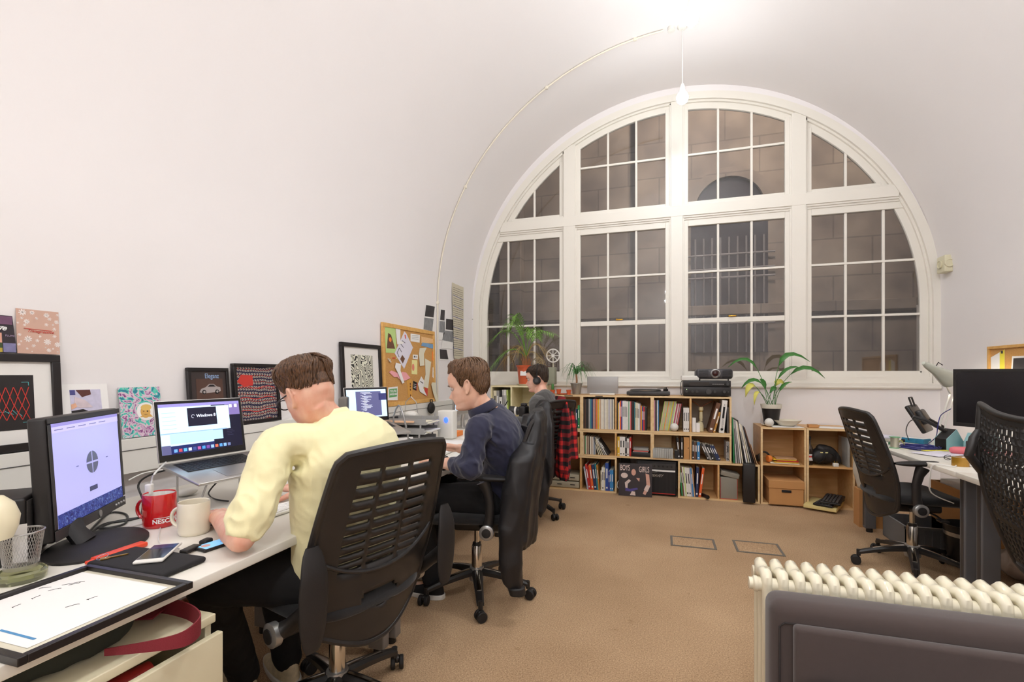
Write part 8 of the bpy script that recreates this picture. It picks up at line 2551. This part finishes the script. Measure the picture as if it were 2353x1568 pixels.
# blue cable coil
cc = at_z(2110, 1030, DZ + .004); bl = mat('blue_network_cable', '2C2E7A', .45, var=.05); r = random.Random(3); mb = MB()
for k in range(9):
    rx, ry = .085 + .03 * r.random(), .07 + .03 * r.random(); ph = r.random(); z_ = DZ + .004 + .0035 * k * .6; ox = .012 * (r.random() - .5)
    mb.tube([(cc.x + ox + rx * math.cos(a * PI / 14 + ph), cc.y - .02 + ry * math.sin(a * PI / 14 + ph), z_ + .002 * math.sin(a)) for a in range(28)], .0028, bl, n=6, closed=True)
tag(mb.build('cable_coil'), 'coil of dark blue network cable on the right desk', 'cable')
cable('blue cable rising from the coil past the soldering iron holder', [at_z(2130, 1022, DZ + .01), at_t(2150, 1005, 3.25), at_t(2155, 980, 3.2), at_t(2162, 955, 3.2), at_t(2185, 940, 3.1)], .0028, bl)
cable('dark lead looping from the tilted display to the desk', [at_t(2115, 963, 3.4), at_t(2092, 968, 3.38), at_t(2082, 990, 3.34), at_z(2090, 1015, DZ + .004)], .003)
cable('grey lead arching between the tilted display and the iron holder', [at_t(2118, 962, 3.4), at_t(2140, 975, 3.35), at_t(2165, 990, 3.25), at_t(2176, 1000, 3.2)], .004, cable_b)
cable('yellow-green lead beside the solder reel', [at_z(2062, 1025, DZ + .004), at_t(2070, 1012, 3.2), at_z(2082, 1028, DZ + .004)], .0022, mat('yellow_green_cable', 'C9C94A', .5))
c = at_z(2165, 1019, DZ); tag(MB().rbox(c + V((.07, -.03, .014)), (.20, .035, .026), .003, black_pl, R=rotz(-.75)).build('power_strip'), 'black power strip lying under the soldering leads', 'power strip')
# papers and small things
for (px, py, w_, h_, a, m, nm, L) in ((2195, 1033, .42, .25, .7, mat('drawing_paper', 'D9D5CC', .8, var=.03), 'drawing_sheet', 'large pale drawing sheet spread on the right desk'), (2158, 1045, .24, .16, .55, lilac, 'notepad', 'white notepad at the front of the far right desk'),
                                      (2150, 1038, .16, .04, .3, mat('yellow_note', 'E8DC5A', .7), 'sticky_notes', 'yellow sticky notes under the white notepad'), (2085, 1031, .13, .10, .4, paper_c, 'circuit_card', 'cream card beneath the edge of the blue coil'), (2290, 1042, .26, .20, .9, mat('pink_sheet', 'E3A9A6', .8), 'pink_sheet', 'pink sheet near the net-backed chair arm')):
    c = at_z(px, py, DZ); k = dict(drawing_sheet=0, notepad=.003, sticky_notes=.0045, circuit_card=.0, pink_sheet=.003)[nm]
    tag(MB().rbox(c + V((0, 0, .002 + k)), (w_, h_, .003), .001, m, R=rotz(a)).build(nm), L, 'paper')
c = at_z(2207, 1071, DZ); t = thing('tape_roll', 'roll of golden brown tape standing on its side on the desk', 'tape', c); MB().lathe([(.020, 0), (.038, 0), (.038, .048), (.020, .048), (.020, 0)], c, mat('golden_tape', 'B8892E', .2, .4, var=.05, coat=.5), n=40, caps=False).build('roll', t)
c = at_z(2243, 1073, DZ); t = thing('small_carton', 'small white carton with a red label beside the tape roll', 'box', c); MB().rbox(c + V((.0, .0, .024)), (.05, .115, .046), .003, paper_w, R=rotz(1.25)).build('carton', t)
pf = Pn(c + rotz(1.25) @ V((-.0255, -.03, .02)), rotz(1.25) @ V((0, 1, 0)), (0, 0, 1)); pf.N = rotz(1.25) @ V((-1, 0, 0))
pf = Pn(c + rotz(-.32) @ V((-.02, -.0262, .03)), rotz(-.32) @ V((1, 0, 0)), (0, 0, 1)); mb = MB(); pf.rect(mb, 0, 0, .05, .009, red_ink, 0, .001)
for k in range(3): pf.rect(mb, 0, -.010 - .006 * k, .045, -.009 - .006 * k, grey_metal, 0, .0008)
mb.build('label', t)
c = at_z(2232, 1048, DZ); t = thing('pencil_case', 'rolled pink pencil case behind the tape roll', 'pencil case', c); mb = MB(); limb(mb, [c + V((-.07, .04, .026)), c + V((.0, -.0, .028)), c + V((.08, -.04, .024))], [.022, .026, .020], mat('pink_plastic', 'E0737A', .4, var=.1)); mb.build('case', t, ang=3)
c = at_z(2178, 1054, DZ + .01); t = thing('spectacles', 'folded dark spectacles at the desk edge', 'spectacles', c); mb = MB()
for s in (0, 1): mb.tube([c + V((.0 + .05 * s + .018 * math.cos(k * PI / 8), -.035 * s, .006 + .014 * math.sin(k * PI / 8))) for k in range(16)], .0018, ink, n=6, closed=True)
mb.build('rims', t); MB().tube([c + V((-.02, 0, .006)), c + V((.02, -.07, -.004)), c + V((.07, -.06, -.006))], .002, ink, n=6).build('temple', t)
cable('white lead hanging over the front edge of the right desk', [at_z(2190, 1058, DZ + .004), (1.50, 3.18, DZ + .004), (1.424, 3.22, .722), (1.412, 3.23, .66), (1.43, 3.26, .56), (1.55, 3.3, .50)], .0035, cable_w)
for k, (px, py, s) in enumerate(((2035, 1012, .03), (2046, 1022, .02), (2068, 1018, .018), (2052, 1014, .03), (2078, 1016, .025))):
    c = at_z(px, py, DZ); tag(MB().rbox(c + V((0, 0, .006 + s * .2)), (s * 1.6, s, .010 + s * .4), .002, [dark_grey, mat('circuit_green', '3F6A4A', .5, var=.3, scale=90), silver, paper_w, black_pl][k], R=rotz(k)).build('electronic_part'), ['dark grey', 'green', 'silver', 'white', 'black'][k] + ' electronic part among the clutter by the solder reel', 'electronic part', 'electronic parts on the right desk')
c = at_z(1985, 1018, DZ)
for k in range(3): tag(MB().rbox((1.56 + .01 * k, 4.33 - .01 * k, DZ + .007 + .012 * k), (.20 - .02 * k, .14, .010), .001, [paper_c, paper_w, lilac][k], R=rotz(.2 * k)).build('paper_stack'), ['lowest', 'middle', 'top'][k] + ' of the papers stacked at the far end of the right desk', 'papers', 'papers at the far end of the right desk')
t = thing('waste_bag', 'clear plastic sack of paper leaning at the far desk leg', 'bag', (1.62, 4.56, 0)); mb = MB(); cloth_tube(mb, [((1.58, 4.56, .30), .07, .05, 0), ((1.57, 4.56, .45), .09, .06, .1), ((1.57, 4.55, .60), .08, .06, .2), ((1.58, 4.54, .70), .04, .04, .2)], mat('cloudy_polythene', 'C9C2B4', .3, var=.3, scale=14), amp=.1); mb.build('sack', t, ang=3)
MB().bb(1.50, 1.66, 4.50, 4.62, 0, .30, cardb).build('carton', t)

# under the right desks
t = thing('storage_crate', 'grey ribbed plastic crate under the far right desk', 'crate', (1.72, 4.20, 0)); crm = mat('crate_grey', '77787A', .5, var=.05)
mb = MB()
for (a, b, c, d_) in ((1.60, 1.612, 3.99, 4.34), (1.90, 1.912, 3.99, 4.34), (1.60, 1.912, 3.99, 4.002), (1.60, 1.912, 4.328, 4.34)): mb.bb(a, b, c, d_, .0, .17, crm)
mb.bb(1.60, 1.912, 3.99, 4.34, 0, .01, crm); mb.build('crate_body', t)
mb = MB()
for k in range(7): mb.bb(1.62 + .045 * k, 1.628 + .045 * k, 3.982, 3.99, .02, .15, crm)
mb.bb(1.59, 1.922, 3.980, 3.99, .155, .172, crm); mb.build('ribs', t)
t = thing('cardboard_box', 'open brown carton of papers on the floor behind the far right chair', 'box', (1.98, 4.2, 0)); mb = MB()
for (a, b, c, d_) in ((1.90, 1.91, 3.92, 4.34), (2.24, 2.25, 3.92, 4.34), (1.90, 2.25, 3.92, 3.93), (1.90, 2.25, 4.33, 4.34)): mb.bb(a, b, c, d_, 0, .44, cardb)
mb.build('carton', t); MB().rbox((2.07, 4.13, .42), (.25, .30, .10), .01, paper_w, R=rotz(.3)).build('papers', t)
t = thing('waste_bin', 'black waste bin with a grey band under the right desk', 'bin', (1.86, 3.72, 0)); MB().lathe([(0, 0), (.10, 0), (.125, .26), (.12, .26), (.095, .01), (0, .01)], (1.86, 3.80, 0), black_pl, n=32).build('bin_body', t); MB().lathe([(.119, .19), (.1215, .215)], (1.86, 3.80, 0), alu, n=32, caps=False).build('band', t)
t = thing('waste_bag', 'clear bag of rubbish with red packets beside the waste bin', 'bag', (2.06, 3.60, 0)); mb = MB(); limb(mb, [(2.0, 3.62, .10), (2.12, 3.55, .11), (2.2, 3.52, .09)], [.09, .10, .08], clear_pl); mb.mats = [mat('rubbish_sack', 'B8A79A', .35, var=.35, scale=16)]; remesh(mb, 'sack', t, voxel=.01, smooth=2, disp=fl2(51, .014, 18))
cable('black leads hanging in a loop below the near right desk', [(1.95, 2.85, .66), (1.97, 2.80, .45), (2.02, 2.74, .34), (2.08, 2.70, .42), (2.10, 2.72, .64)], .005)
cable('black lead looping twice behind the near right desk leg', [(2.05, 2.9, .66), (2.03, 2.86, .40), (1.96, 2.82, .30), (1.90, 2.86, .36), (1.95, 2.90, .40), (2.04, 2.84, .26), (2.05, 2.80, .08)], .005)
tag(MB().rbox((2.08, 2.80, .04), (.16, .10, .075), .012, black_pl).build('power_adapter'), 'black power adapter on the floor by the near right desk', 'adapter')
cable('black lead running along the carpet from the power adapter', [(2.02, 2.78, .005), (1.85, 2.70, .005), (1.65, 2.62, .005), (1.45, 2.45, .005)], .004)
# camera with lens and pen of the far man
C3 = V((-1.105, 4.02, .90)); t = thing('camera', 'black camera with a white ringed lens on the chest of the headphones man', 'camera', C3)
MB().rbox(C3 + V((-.035, 0, 0)), (.06, .13, .09), .012, black_pl).build('body', t); MB().rbox(C3 + V((-.035, 0, .055)), (.05, .05, .03), .01, black_pl).build('viewfinder', t)
MB().lathe([(0, 0), (.032, 0), (.034, .03), (.036, .03), (.036, .055), (.040, .06), (.042, .10), (.036, .10), (.03, .08), (0, .07)], C3 + V((-.062, 0, 0)), black_pl, axis=(-1, .05, 0), n=32).build('lens', t)
MB().lathe([(.0365, .035), (.0368, .052)], C3 + V((-.062, 0, 0)), white_pl, axis=(-1, .05, 0), n=32, caps=False).build('white_ring', t)
MB().tube([C3 + V((-.02, -.06, .045)), (-1.07, 4.0, .99), (-1.03, 4.04, 1.04)], .006, black_soft, flat=.3).build('strap', t)
mb = MB(); mb.cyl((-1.295, 3.80, .875), (-1.225, 3.83, 1.0), .005, ink, r1=.0045, n=8); tag(mb.build('pen'), 'black pen held by the man with headphones', 'pen')
